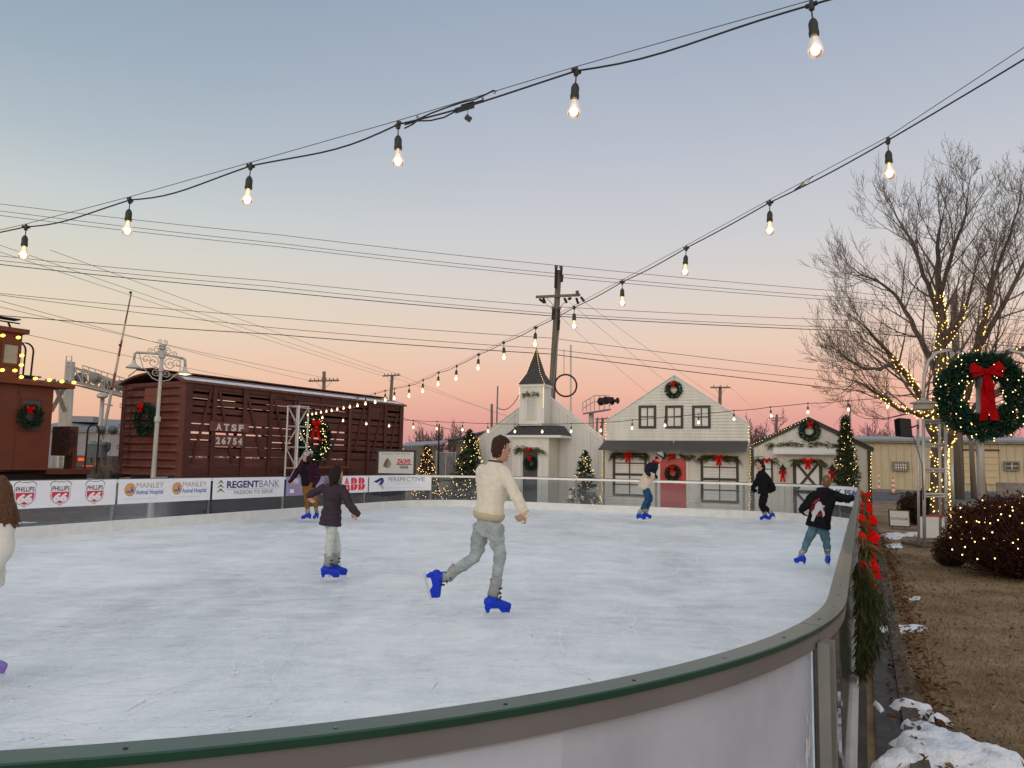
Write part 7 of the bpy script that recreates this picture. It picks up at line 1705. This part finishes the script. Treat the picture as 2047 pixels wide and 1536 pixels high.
def figure(label,D,J,fwd,top,bot,tops,k=1.0,vox=.010,hat=None,hair=None,hairstyle='short',headf=None,gl=None,hem=0,hemcol=None,topc=None,coatlen=0,toes=(None,None),skc=None,curl=.5,legw=1.0,topw=1.0,loc=None,headup=None,parts=None,skin=None,hoodie=False,lapel=None,ups=(None,None),skk=None,quilt=0):
    """J: joints (px,py,dd). fwd: facing vector of the chest"""
    g={n:at(v[0],v[1],D+v[2]) for n,v in J.items()}; fwd=Vector(fwd).normalized(); rt=Vector((fwd.y,-fwd.x,0)).normalized()
    base=g['loc'] if 'loc' in g else (g['aR']+g['aL'])/2; base=Vector((base.x,base.y,0)); t=thing('person',label,'person',base,0)
    hd=g['head']; ne=g['neck']; sL,sR=g['sL'],g['sR']; hip=g['hip']; hL,hR=g['hL'],g['hR']; sd=(sR-sL).normalized(); hs=(hR-hL).normalized(); hs=hs if hs.length>.1 else rt
    hf=Vector(headf or fwd).normalized(); hu=Vector(headup).normalized() if headup else (ZD*.9+(hd-ne).normalized()*.25).normalized(); hf=(hf-hu*hf.dot(hu)).normalized(); hr=hf.cross(hu)
    sk=skin or m_skin; chest=ne.lerp(hip,.34); waist=ne.lerp(hip,.68)
    def H(x,y,z): return hd+(hr*x+hf*y+hu*z)*k
    mb=MB()
    # head: cranium, face, jaw, nose, ears, lips
    loft(mb,[(H(0,.028,-.118),hr,.026*k,.026*k),(H(0,.022,-.09),hr,.050*k,.058*k),(H(0,.008,-.045),hr,.066*k,.082*k),(H(0,-.002,0),hr,.073*k,.092*k),(H(0,-.006,.045),hr,.073*k,.092*k),(H(0,-.008,.08),hr,.060*k,.076*k),(H(0,-.010,.102),hr,.036*k,.045*k)],18)
    loft(mb,[(H(0,.085,.012),hr,.008*k,.008*k),(H(0,.103,-.022),hr,.013*k,.012*k)],8); mb.ball(H(0,.083,-.066),.017*k,8,6,(1,1,.5)); mb.ball(H(0,.078,-.10),.02*k,8,6)
    for s_ in(-1,1): mb.ball(H(s_*.076,-.012,-.014),.02*k,8,6,(.45,.8,1.35)); mb.ball(H(s_*.03,.072,-.025),.022*k,8,6)
    limbL(mb,[ne-hu*.05*k,ne+(hd-ne)*.35,H(0,-.018,-.07)],[.062*k,.054*k,.054*k],hr,1,12)
    loft(mb,[(hip,hs,.10*k,.07*k),(waist,sd,.09*k,.065*k),(chest,sd,.12*k,.08*k),(ne-(ne-hip).normalized()*.07*k,sd,.11*k,.06*k),(ne,sd,.055*k,.05*k)],14)
    for s_,a,b,c in(('L',sL,g['eL'],g['wL']),('R',sR,g['eR'],g['wR'])): limbL(mb,[a.lerp(ne,.2)-ZD*.03*k,b,c],[.034*k,.030*k,.025*k],sd)
    for s_,h_ in(('L',hL),('R',hR)): limbL(mb,[h_,g['k'+s_],g['a'+s_]],[.055*k,.040*k,.030*k],hs)
    hm=mb if gl is None else MB()
    for s_,sg in(('L',-1),('R',1)):
        w=g['w'+s_]; d=(w-g['e'+s_]).normalized(); 
        if 'h'+s_ in g: d=(g['h'+s_]-w).normalized()
        nrm=(-rt*sg+fwd*.15-ZD*.1) if ('n'+s_) not in J else Vector(J['n'+s_+'v'])
        hand(hm,w,d,nrm,k*1.0,curl,1 if sg>0 else -1,1.0 if gl is None else 1.35)
    melt('body',mb,sk,t,vox=vox,sm=2)
    if gl is not None: melt('gloves',hm,gl,t,vox=vox*.9,sm=1)
    # eyes, brows, mouth
    for s_ in(-1,1): e_=MB(); e_.ball(H(s_*.030,.083,-.004),.0115*k,8,6); part('eye',e_,mat('eye_dark',(.03,.02,.02),.2),t,smooth=True); b_=MB(); b_.tube([H(s_*.016,.094,.018),H(s_*.032,.092,.024),H(s_*.048,.080,.018)],.004*k,5); part('eyebrow',b_,hair or m_brow,t)
    b_=MB(); b_.tube([H(-.022,.090,-.066),H(0,.099,-.064),H(.022,.090,-.066)],.005*k,6); part('mouth',b_,mat('lips',(.35,.11,.09),.4),t)
    # top garment
    w_=topw; mb=MB(); hemp=hip-(ne-hip).normalized()*coatlen*k
    secs=[(hemp,hs,.155*k*w_*(1+max(0,coatlen)*1.0),.128*k*w_*(1+max(0,coatlen)*.8)),(hip+(ne-hip)*.10,hs,.155*k*w_,.122*k*w_),(waist,sd,(.145 if 'cinch' not in (parts or '') else .128)*k*w_,.112*k*w_),(chest,sd,.172*k*w_,.128*k*w_),(ne.lerp(hip,.15),sd,.178*k*w_,.112*k*w_),(ne.lerp(hip,.05),sd,.125*k,.085*k),(ne+hu*.012*k,sd,.068*k,.066*k)]
    if 'cinch' in (parts or ''): secs[1]=(hip+(ne-hip)*.10,hs,.165*k*w_,.13*k*w_)
    loft(mb,secs,18,cap=True,flat0=True)
    for s_,a,b,c in(('L',sL,g['eL'],g['wL']),('R',sR,g['eR'],g['wR'])): limbL(mb,[a-(sd if s_=='R' else -sd)*.03*k-ZD*.005,a.lerp(b,.5),b,b.lerp(c,.55),c],[.072*k*w_,.066*k*w_,.056*k*w_,.052*k*w_,.040*k*w_],sd)
    if hoodie: 
        loft(mb,[(ne+hu*.02*k-hf*.10*k-hr*.10*k,hu,.05*k,.04*k),(ne-hf*.13*k+hu*.01*k,hu,.075*k,.055*k),(ne+hu*.02*k-hf*.10*k+hr*.10*k,hu,.05*k,.04*k)],12); mb.torus(ne+hu*.035*k,.078*k,.028*k,hu,20,8)
    amp=.010*k*(1 if tops!='puffer' else 1.2)
    disp=[(amp*1.7,7,(1.5,1.5,.7)),(amp*.8,17,(1,1,1.4))] if tops!='puffer' else [(amp*.7,9,(1,1,1.3))]
    tg=melt('jacket' if tops!='sweater' else 'sweater',mb,top,t,vox=vox,sm=5,disp=disp,quilt=quilt)
    if hemcol:
        mb=MB(); u_=(ne-hip).normalized(); loft(mb,[(hemp-u_*.035*k,hs,.150*k*w_,.118*k*w_),(hemp+u_*.0*k,hs,.167*k*w_,.138*k*w_),(hemp+u_*.03*k,hs,.169*k*w_,.140*k*w_)],22,cap=False); part('waistband',mb,hemcol,tg,smooth=True)
        for s_ in'LR': c=g['w'+s_];d=(c-g['e'+s_]).normalized(); mb=MB(); loft(mb,[(c-d*.035*k,sd,.045*k*w_,.045*k*w_),(c+d*.0*k,sd,.041*k,.041*k),(c+d*.02*k,sd,.034*k,.034*k)],12,cap=False); part('cuff',mb,hemcol,tg,smooth=True)
    # trousers
    mb=MB(); pc=.80 if coatlen>0 else .90; loft(mb,[(hip-(ne-hip).normalized()*.10*k,hs,.145*k*pc,.115*k*pc),(hip-(ne-hip).normalized()*.0,hs,.150*k*pc,.118*k*pc),(hip+(ne-hip)*.14,hs,.138*k*pc,.108*k*pc)],16)
    for s_,h_ in(('L',hL),('R',hR)):
        a=g['a'+s_]; kn=g['k'+s_]; e=kn.lerp(a,.72); limbL(mb,[h_,h_.lerp(kn,.5),kn,kn.lerp(a,.4),e],[.098*k*legw*pc,.080*k*legw,.063*k*legw,.058*k*legw,.046*k*min(1,legw)],hs)
    melt('trousers',mb,bot,t,vox=vox,sm=4,disp=[(.015*k,8,(1,1,2.0)),(.009*k,20,(1,1,2.4))])
    for i,s_ in enumerate('LR'):
        tdir=toes[i] if toes[i] is not None else fwd; up=ups[i] or ZD
        skate(t,g['a'+s_],Vector(tdir),Vector(up),(skk or k),skc,(g['k'+s_]-g['a'+s_]))
    # hair and headgear
    q=random.Random(int(D*10))
    if hair is not None:
        mb=MB()
        if hairstyle=='short':
            loft(mb,[(H(0,-.038,-.066),hr,.050*k,.045*k),(H(0,-.036,-.03),hr,.072*k,.066*k),(H(0,-.022,.02),hr,.080*k,.084*k),(H(0,-.014,.065),hr,.076*k,.088*k),(H(0,-.006,.098),hr,.060*k,.074*k),(H(0,.004,.116),hr,.036*k,.050*k)],16)
            for i in range(150):
                a=q.uniform(0,6.28); r_=q.uniform(.2,1)**.6; ft=max(0,math.sin(a)); p=H(math.cos(a)*.066*r_,-.002+math.sin(a)*.078*r_,.110-.05*r_*r_+.016*ft); d=(hu*(.7+.3*ft)+hf*(.2+.5*ft)+rv(q)*.75).normalized(); mb.tube([p-d*.02*k,p+d*.014*k,p+d*.030*k],[.010*k,.007*k,.002*k],5)
        elif hairstyle=='buzz': loft(mb,[(H(0,-.040,-.072),hr,.050*k,.042*k),(H(0,-.034,-.03),hr,.074*k,.066*k),(H(0,-.018,.03),hr,.077*k,.080*k),(H(0,-.004,.075),hr,.068*k,.082*k),(H(0,0,.104),hr,.044*k,.055*k)],16)
        elif hairstyle=='bob':
            loft(mb,[(H(0,-.055,-.17),hr,.085*k,.065*k),(H(0,-.05,-.11),hr,.108*k,.088*k),(H(0,-.04,-.04),hr,.106*k,.096*k),(H(0,-.025,.03),hr,.097*k,.10*k),(H(0,-.008,.08),hr,.076*k,.09*k),(H(0,0,.115),hr,.045*k,.055*k)],16)
            for i in range(26): a=q.uniform(2.6,6.8); p=H(math.cos(a)*.08,-.045+math.sin(a)*.06,-.12); mb.tube([p+hu*.03*k,p-hu*.03*k+rv(q)*.01,p-hu*.06*k+rv(q)*.014],[.013*k,.010*k,.003*k],5)
        elif hairstyle=='pony':
            loft(mb,[(H(0,-.05,-.06),hr,.055*k,.05*k),(H(0,-.038,-.02),hr,.078*k,.074*k),(H(0,-.02,.04),hr,.081*k,.090*k),(H(0,-.004,.085),hr,.07*k,.085*k),(H(0,0,.115),hr,.042*k,.05*k)],16)
            loft(mb,[(H(0,-.09,.02),hr,.03*k,.03*k),(H(0,-.13,-.04),hr,.036*k,.034*k),(H(0,-.135,-.12),hr,.036*k,.03*k),(H(0,-.12,-.22),hr,.024*k,.02*k)],10)
        elif hairstyle=='long':
            loft(mb,[(H(0,-.05,-.02),hr,.082*k,.08*k),(H(0,-.015,.05),hr,.085*k,.095*k),(H(0,0,.11),hr,.045*k,.055*k)],16)
            for i in range(190):
                a=q.uniform(2.6,6.9); p=H(math.cos(a)*.085,-.02+math.sin(a)*.08,.03-q.random()*.05); sx_=q.uniform(-.03,.05); L=q.uniform(.22,.36)
                pts=[p,p-hu*L*.3*k-hf*.02+rv(q)*.012,p-hu*L*.6*k+hr*sx_*.6-hf*.03+rv(q)*.016,p-hu*L*k+hr*sx_-hf*.03+rv(q)*.03]; mb.tube(pts,[.012*k,.013*k,.011*k,.003*k],5)
        melt('hair',mb,hair,t,vox=.005 if hairstyle=='short' else min(vox,.009) if hairstyle!='long' else .007,sm=1 if hairstyle!='buzz' else 3,disp=[(.007*k,55,(1,1,.45))])
    if hat=='pom' or hat=='beanie':
        mb=MB(); loft(mb,[(H(0,-.012,.022),hr,.088*k,.100*k),(H(0,-.014,.055),hr,.090*k,.102*k),(H(0,-.018,.10),hr,.074*k,.085*k),(H(0,-.022,.13),hr,.040*k,.045*k)],18)
        if hat=='pom': mb.ball(H(.0,-.12,.10),.055*k,12,8)
        melt('hat',mb,parts_hat[0],t,vox=vox*.8,sm=2,disp=[(.006,60,(1,1,1))]); mb=MB(); loft(mb,[(H(0,-.010,.016),hr,.093*k,.105*k),(H(0,-.012,.050),hr,.094*k,.106*k)],20,cap=False); part('hat_band',mb,parts_hat[1],t,smooth=True)
    if lapel: lapel(g,t,H,sd,fwd,ne,hip,k)
    return t,g,tg,(fwd,rt)
parts_hat=[None,None]
m_brow=mat('brow_brown',(.06,.035,.02),.8)
m_hbrown=mat('hair_dark_brown',(.042,.018,.010),.6,var=.3,scale=60,bump=.5,spec=.2); m_hblack=mat('hair_near_black',(.012,.007,.007),.6,var=.3,scale=60,bump=.4,spec=.2); m_hlight=mat('hair_sandy',(.16,.095,.055),.7,var=.2,scale=60,bump=.3,spec=.1); m_hauburn=mat('hair_auburn',(.10,.042,.018),.55,var=.35,scale=70,bump=.5,spec=.25)
m_cream=cloth('cream_knit',(.70,.65,.53),var=.05,scale=60,bump=.3); m_creamh=cloth('beige_rib',(.50,.42,.28),var=.06,scale=80)
m_jeans=cloth('washed_jeans',(.32,.36,.36),var=.28,scale=7); m_denim=cloth('blue_denim',(.02,.07,.15),var=.2,scale=10); m_denimk=cloth('teal_denim',(.085,.165,.205),var=.25,scale=10)
m_puff=bpy.data.materials.get('x') or cloth('plum_puffer',(.045,.032,.042),rough=.6,var=.1,scale=8); m_leg=cloth('pale_leggings',(.50,.55,.50),var=.05,scale=12)
m_purc=cloth('purple_coat',(.03,.009,.022),var=.15,scale=10); m_blkc=cloth('black_cloth',(.009,.009,.011),var=.2,scale=10); m_brown=cloth('tan_trousers',(.20,.095,.028),var=.15,scale=10); m_navy=cloth('navy_quilt',(.014,.017,.03),var=.15,scale=10); m_fleece=cloth('cream_fleece',(.58,.52,.41),var=.08,scale=30); m_gknit=cloth('grey_knit',(.36,.35,.34),var=.15,scale=60)
az=lambda a:Vector((math.sin(rad(a)),math.cos(rad(a)),0))
# 1 young man in cream sweater, mid push, seen from behind right
t1,g1,tg1,_=figure('young man in cream sweater and washed jeans gliding away with one skate lifted behind',7.83,
 dict(loc=(990,1215,0),head=(1001,899,.0),neck=(990,927,.0),sL=(962,941,.12),sR=(1007,943,-.12),eL=(966,990,.20),eR=(1029,990,-.20),wL=(984,1022,.30),wR=(1052,1030,-.22),hR_=(0,0,0),hip=(976,1040,.0),hL=(963,1056,.07),hR=(990,1057,-.07),kL=(950,1113,.06),kR=(999,1112,-.08),aL=(884,1157,.08),aR=(988,1194,-.05)),
 az(52),m_cream,m_jeans,'sweater',k=1.0,vox=.008,hair=m_hbrown,hairstyle='short',headf=az(60),hemcol=m_creamh,coatlen=-.04,toes=(Vector((.28,.05,-1)),az(78)),ups=(Vector((1,.05,.28)),ZD),curl=.55,skk=.98,topw=1.06)
mb=MB(); mb.torus(g1['neck']+ZD*.022,.064,.010,(.1,.05,1),22,8); part('collar',mb,cloth('slate_collar',(.08,.08,.10)),t1,smooth=True)
mb=MB(); c=g1['hip']; 
# 2 girl in plum puffer coat
def furcollar(g,t,H,sd,fwd,ne,hip,k):
    q=random.Random(3); mb=MB()
    for i in range(900):
        a=q.uniform(0,6.28); r=.095*k; c=ne+ZD*(.035*k+q.gauss(0,.018))-fwd*.03*k+(sd*math.cos(a)+fwd*math.sin(a))*r; d=((c-ne).normalized()+ZD*.3+rv(q)*.8).normalized(); blade(mb,c,d,q.uniform(.02,.045)*k,.004,q)
    part('fur_collar',mb,foliage_mat('grey_fur',(.18,.17,.16),(.3,.29,.27),(.42,.4,.38)),t)
    mb=MB(); w=ne.lerp(hip,.66); loft(mb,[(w-ZD*.010,sd,.132*k*1.12,.118*k*1.1),(w+ZD*.010,sd,.132*k*1.12,.118*k*1.1)],22,cap=False); part('belt_seam',mb,m_blkc,t)
t2,g2,tg2,_=figure('girl with dark bobbed hair in plum puffer coat with fur collar, arms spread',9.93,
 dict(loc=(668,1150,0),head=(674,949,0),neck=(669,967,0),sL=(651,974,.08),sR=(685,977,-.08),eL=(631,984,.05),eR=(699,1010,-.12),wL=(616,992,.0),wR=(716,1029,-.15),hip=(662,1030,0),hL=(655,1040,.05),hR=(668,1040,-.05),kL=(674,1084,.12),kR=(658,1086,-.05),aL=(671,1129,.15),aR=(656,1133,-.05)),
 az(60),m_puff,m_leg,'puffer',k=.80,vox=.009,hair=m_hblack,hairstyle='bob',headf=az(62),coatlen=.16,topw=1.12,toes=(az(80),az(88)),parts='cinch',lapel=furcollar,skk=.88,quilt=.011)
# 3 girl in purple coat, grey pom hat, facing the camera's left
parts_hat[:]=[m_gknit,m_gknit]
def openfront(g,t,H,sd,fwd,ne,hip,k):
    mb=MB(); c=ne.lerp(hip,.1)+fwd*.09*k; c2=hip+fwd*.095*k; loft(mb,[(c2,sd,.11*k,.085*k),(ne.lerp(hip,.5)+fwd*.095*k,sd,.105*k,.09*k),(c,sd,.06*k,.07*k)],14); melt('black_top',mb,m_blkc,t,vox=.014,sm=3)
    mb=MB()
    for s_ in'LR': pass
    mb.torus(ne+ZD*.03*k,.07*k,.028*k,(0,0,1),18,8); part('scarf',mb,m_blkc,t,smooth=True)
t3,g3,tg3,_=figure('girl in grey pom hat, dark purple coat and tan trousers by the far left boards',19.07,
 dict(loc=(620,1040,0),head=(613,913,0),neck=(614,928,0),sL=(631,934,.06),sR=(598,935,-.04),eL=(637,955,.04),eR=(589,951,-.06),wL=(627,972,-.05),wR=(579,964,-.12),hip=(617,968,0),hL=(624,972,.03),hR=(611,972,-.03),kL=(630,997,-.02),kR=(614,998,-.04),aL=(633,1026,.03),aR=(615,1027,-.02)),
 (-.55,-.83,0),m_purc,m_brown,'coat',k=.98,vox=.013,hat='pom',hair=m_hblack,hairstyle='bob',headf=(-.75,-.65,0),coatlen=-.06,topw=1.12,legw=1.12,toes=(Vector((-.25,-1,0)),Vector((-1,-.25,0))),lapel=openfront,skk=.88)
# 4 man leaning forward in navy and cream jacket
parts_hat[:]=[m_gknit,m_blkc]
def fleecehem(g,t,H,sd,fwd,ne,hip,k):
    mb=MB(); u=(ne-hip).normalized(); loft(mb,[(hip-u*.10*k,sd,.185*k,.150*k),(hip+u*.02*k,sd,.185*k,.150*k),(ne.lerp(hip,.66),sd,.178*k,.142*k),(ne.lerp(hip,.52),sd,.170*k,.132*k)],18); melt('cream_jacket_panel',mb,m_fleece,t,vox=.013,sm=3,disp=[(.01,8,(1,1,1))])
    mb=MB(); mb.torus(ne+u*.02,.075*k,.028*k,u,18,8); part('red_collar',mb,m_red,t,smooth=True)
t4,g4,tg4,_=figure('man in grey beanie leaning forward in navy and cream jacket before the red door',20.8,
 dict(loc=(1286,1040,0),head=(1318,915,0),neck=(1310,925,0),sL=(1305,929,.16),sR=(1299,929,-.16),eL=(1302,945,.18),eR=(1293,943,-.2),wL=(1312,955,.15),wR=(1298,951,-.22),hip=(1290,966,0),hL=(1289,970,.08),hR=(1289,970,-.08),kL=(1300,996,.08),kR=(1294,998,-.08),aL=(1291,1026,.1),aR=(1279,1028,-.06)),
 (1,.1,0),m_navy,m_denim,'coat',k=1.08,vox=.013,hat='beanie',hair=m_hbrown,hairstyle='buzz',headf=(1,.1,-.7),headup=(.55,0,.85),coatlen=.02,topw=1.02,toes=(Vector((1,.1,-.0)),Vector((1,-.15,0))),lapel=fleecehem,skk=.92)
# 5 woman in black skating to the left
t5,g5,tg5,_=figure('woman all in black with dark ponytail skating left past the barn shed',21.5,
 dict(loc=(1535,1040,0),head=(1518,929,0),neck=(1522,942,0),sL=(1523,948,.13),sR=(1527,948,-.13),eL=(1512,964,.15),eR=(1540,965,-.17),wL=(1504,978,.12),wR=(1548,979,-.15),hip=(1528,984,0),hL=(1527,988,.07),hR=(1529,988,-.07),kL=(1521,1009,.06),kR=(1526,1010,-.06),aL=(1529,1030,.06),aR=(1541,1027,-.06)),
 (-1,.15,0),m_blkc,m_blkc,'coat',quilt=.01,k=1.02,vox=.013,hair=m_hblack,hairstyle='pony',headf=(-1,-.15,0),coatlen=.03,topw=1.3,legw=1.12,skk=.86,toes=(Vector((-1,-.05,0)),Vector((-.85,-.1,-.45))),gl=m_blkc)
# 6 boy in black hoodie, hand on the rail
t6,g6,tg6,_=figure('boy in black hoodie with white horse print reaching for the right hand rail',11.9,
 dict(loc=(1627,1130,0),head=(1652,964,0),neck=(1647,983,0),sL=(1629,991,-.03),sR=(1664,990,.03),eL=(1613,1009,-.06),eR=(1684,996,.10),wL=(1601,1021,-.05),wR=(1702,996,.22),hip=(1636,1048,0),hL=(1627,1055,-.02),hR=(1646,1055,.02),kL=(1614,1082,-.03),kR=(1652,1084,.0),aL=(1602,1112,-.05),aR=(1655,1113,.04)),
 az(14),m_blkc,m_denimk,'coat',k=.84,vox=.010,hair=m_hlight,hairstyle='buzz',headf=az(18),coatlen=.06,topw=1.45,legw=1.1,skk=.74,toes=(az(-35),az(8)),gl=m_blkc,hoodie=True)
# print on the back of the hoodie, draped over the cloth
def decal(obj,parent,cpx,cpy,D,polys,m,off,sx=1):
    M=XF[parent.name]; bv=BVHTree.FromPolygons([M@v.co for v in obj.data.vertices],[tuple(p.vertices) for p in obj.data.polygons]); mb=MB()
    for pts in polys:
        b=bmesh.new(); vv=[b.verts.new((x,y,0)) for x,y in pts]; b.faces.new(vv); bmesh.ops.triangulate(b,faces=b.faces[:]); bmesh.ops.subdivide_edges(b,edges=b.edges[:],cuts=3,use_grid_fill=True); P=[];ok=True
        for v in b.verts:
            px,py=cpx+v.co.x,cpy-v.co.y; r=ray(px,py).normalized(); h=bv.ray_cast(CAMLOC,r); P.append((h[0] if h[0] is not None else at(px,py,D))-r*off)
        b.verts.ensure_lookup_table(); b.verts.index_update(); mb.add(P,[tuple(v.index for v in f.verts) for f in b.faces]); b.free()
    part('back_print',mb,m,parent)
m_prw=cloth('print_white',(.5,.51,.55),bump=0,var=.05); m_prr=cloth('print_red',(.25,.025,.03),bump=0,var=.2)
ringp=[]
for i in range(14):
    a0=2*math.pi*i/14+.06;a1=2*math.pi*(i+1)/14-.02; 
    if 1.3<a0<1.9: continue
    ringp.append([(15*math.cos(a)*1.0,14*math.sin(a)) for a in(a0,a1)]+[(9.5*math.cos(a),9*math.sin(a)) for a in(a1,a0)])
ringp.append([(-12,12),(-4,19),(6,24),(2,16),(-5,10)])
decal(tg6,t6,1634,1019,11.8,ringp,m_prr,.006)
decal(tg6,t6,1634,1019,11.8,[[(-13,-22),(-10,-12),(-12,-6),(-6,2),(-4,10),(2,16),(7,15),(9,9),(16,7),(10,3),(13,-2),(6,-1),(1,-7),(-3,-12),(-6,-20),(-8,-24)],[(6,0),(14,-4),(15,-11),(10,-16),(11,-9)]],m_prw,.010)
# 7 child at the left edge of the frame, mostly outside
t7,g7,tg7,_=figure('child with long auburn hair and white coat cut off by the left edge',5.3,
 dict(loc=(-50,1350,0),head=(0,985,0),neck=(-10,1025,0),sL=(-52,1042,.05),sR=(12,1044,-.02),eL=(-95,1090,.0),eR=(8,1100,-.08),wL=(-110,1140,-.1),wR=(-20,1150,-.2),hip=(-34,1150,0),hL=(-52,1170,.03),hR=(-26,1170,-.02),kL=(-60,1240,.03),kR=(-42,1240,-.02),aL=(-85,1312,.1),aR=(-28,1310,.0)),
 (-.6,.8,0),cloth('white_coat',(.62,.60,.55),var=.06,scale=15),m_blkc,'coat',k=.80,vox=.010,hair=m_hauburn,hairstyle='long',headf=(-.6,.8,0),coatlen=.08,topw=1.12,toes=(az(80),az(85)),skc=m_purps)
# faint reflections and skate snow are left to the ice material
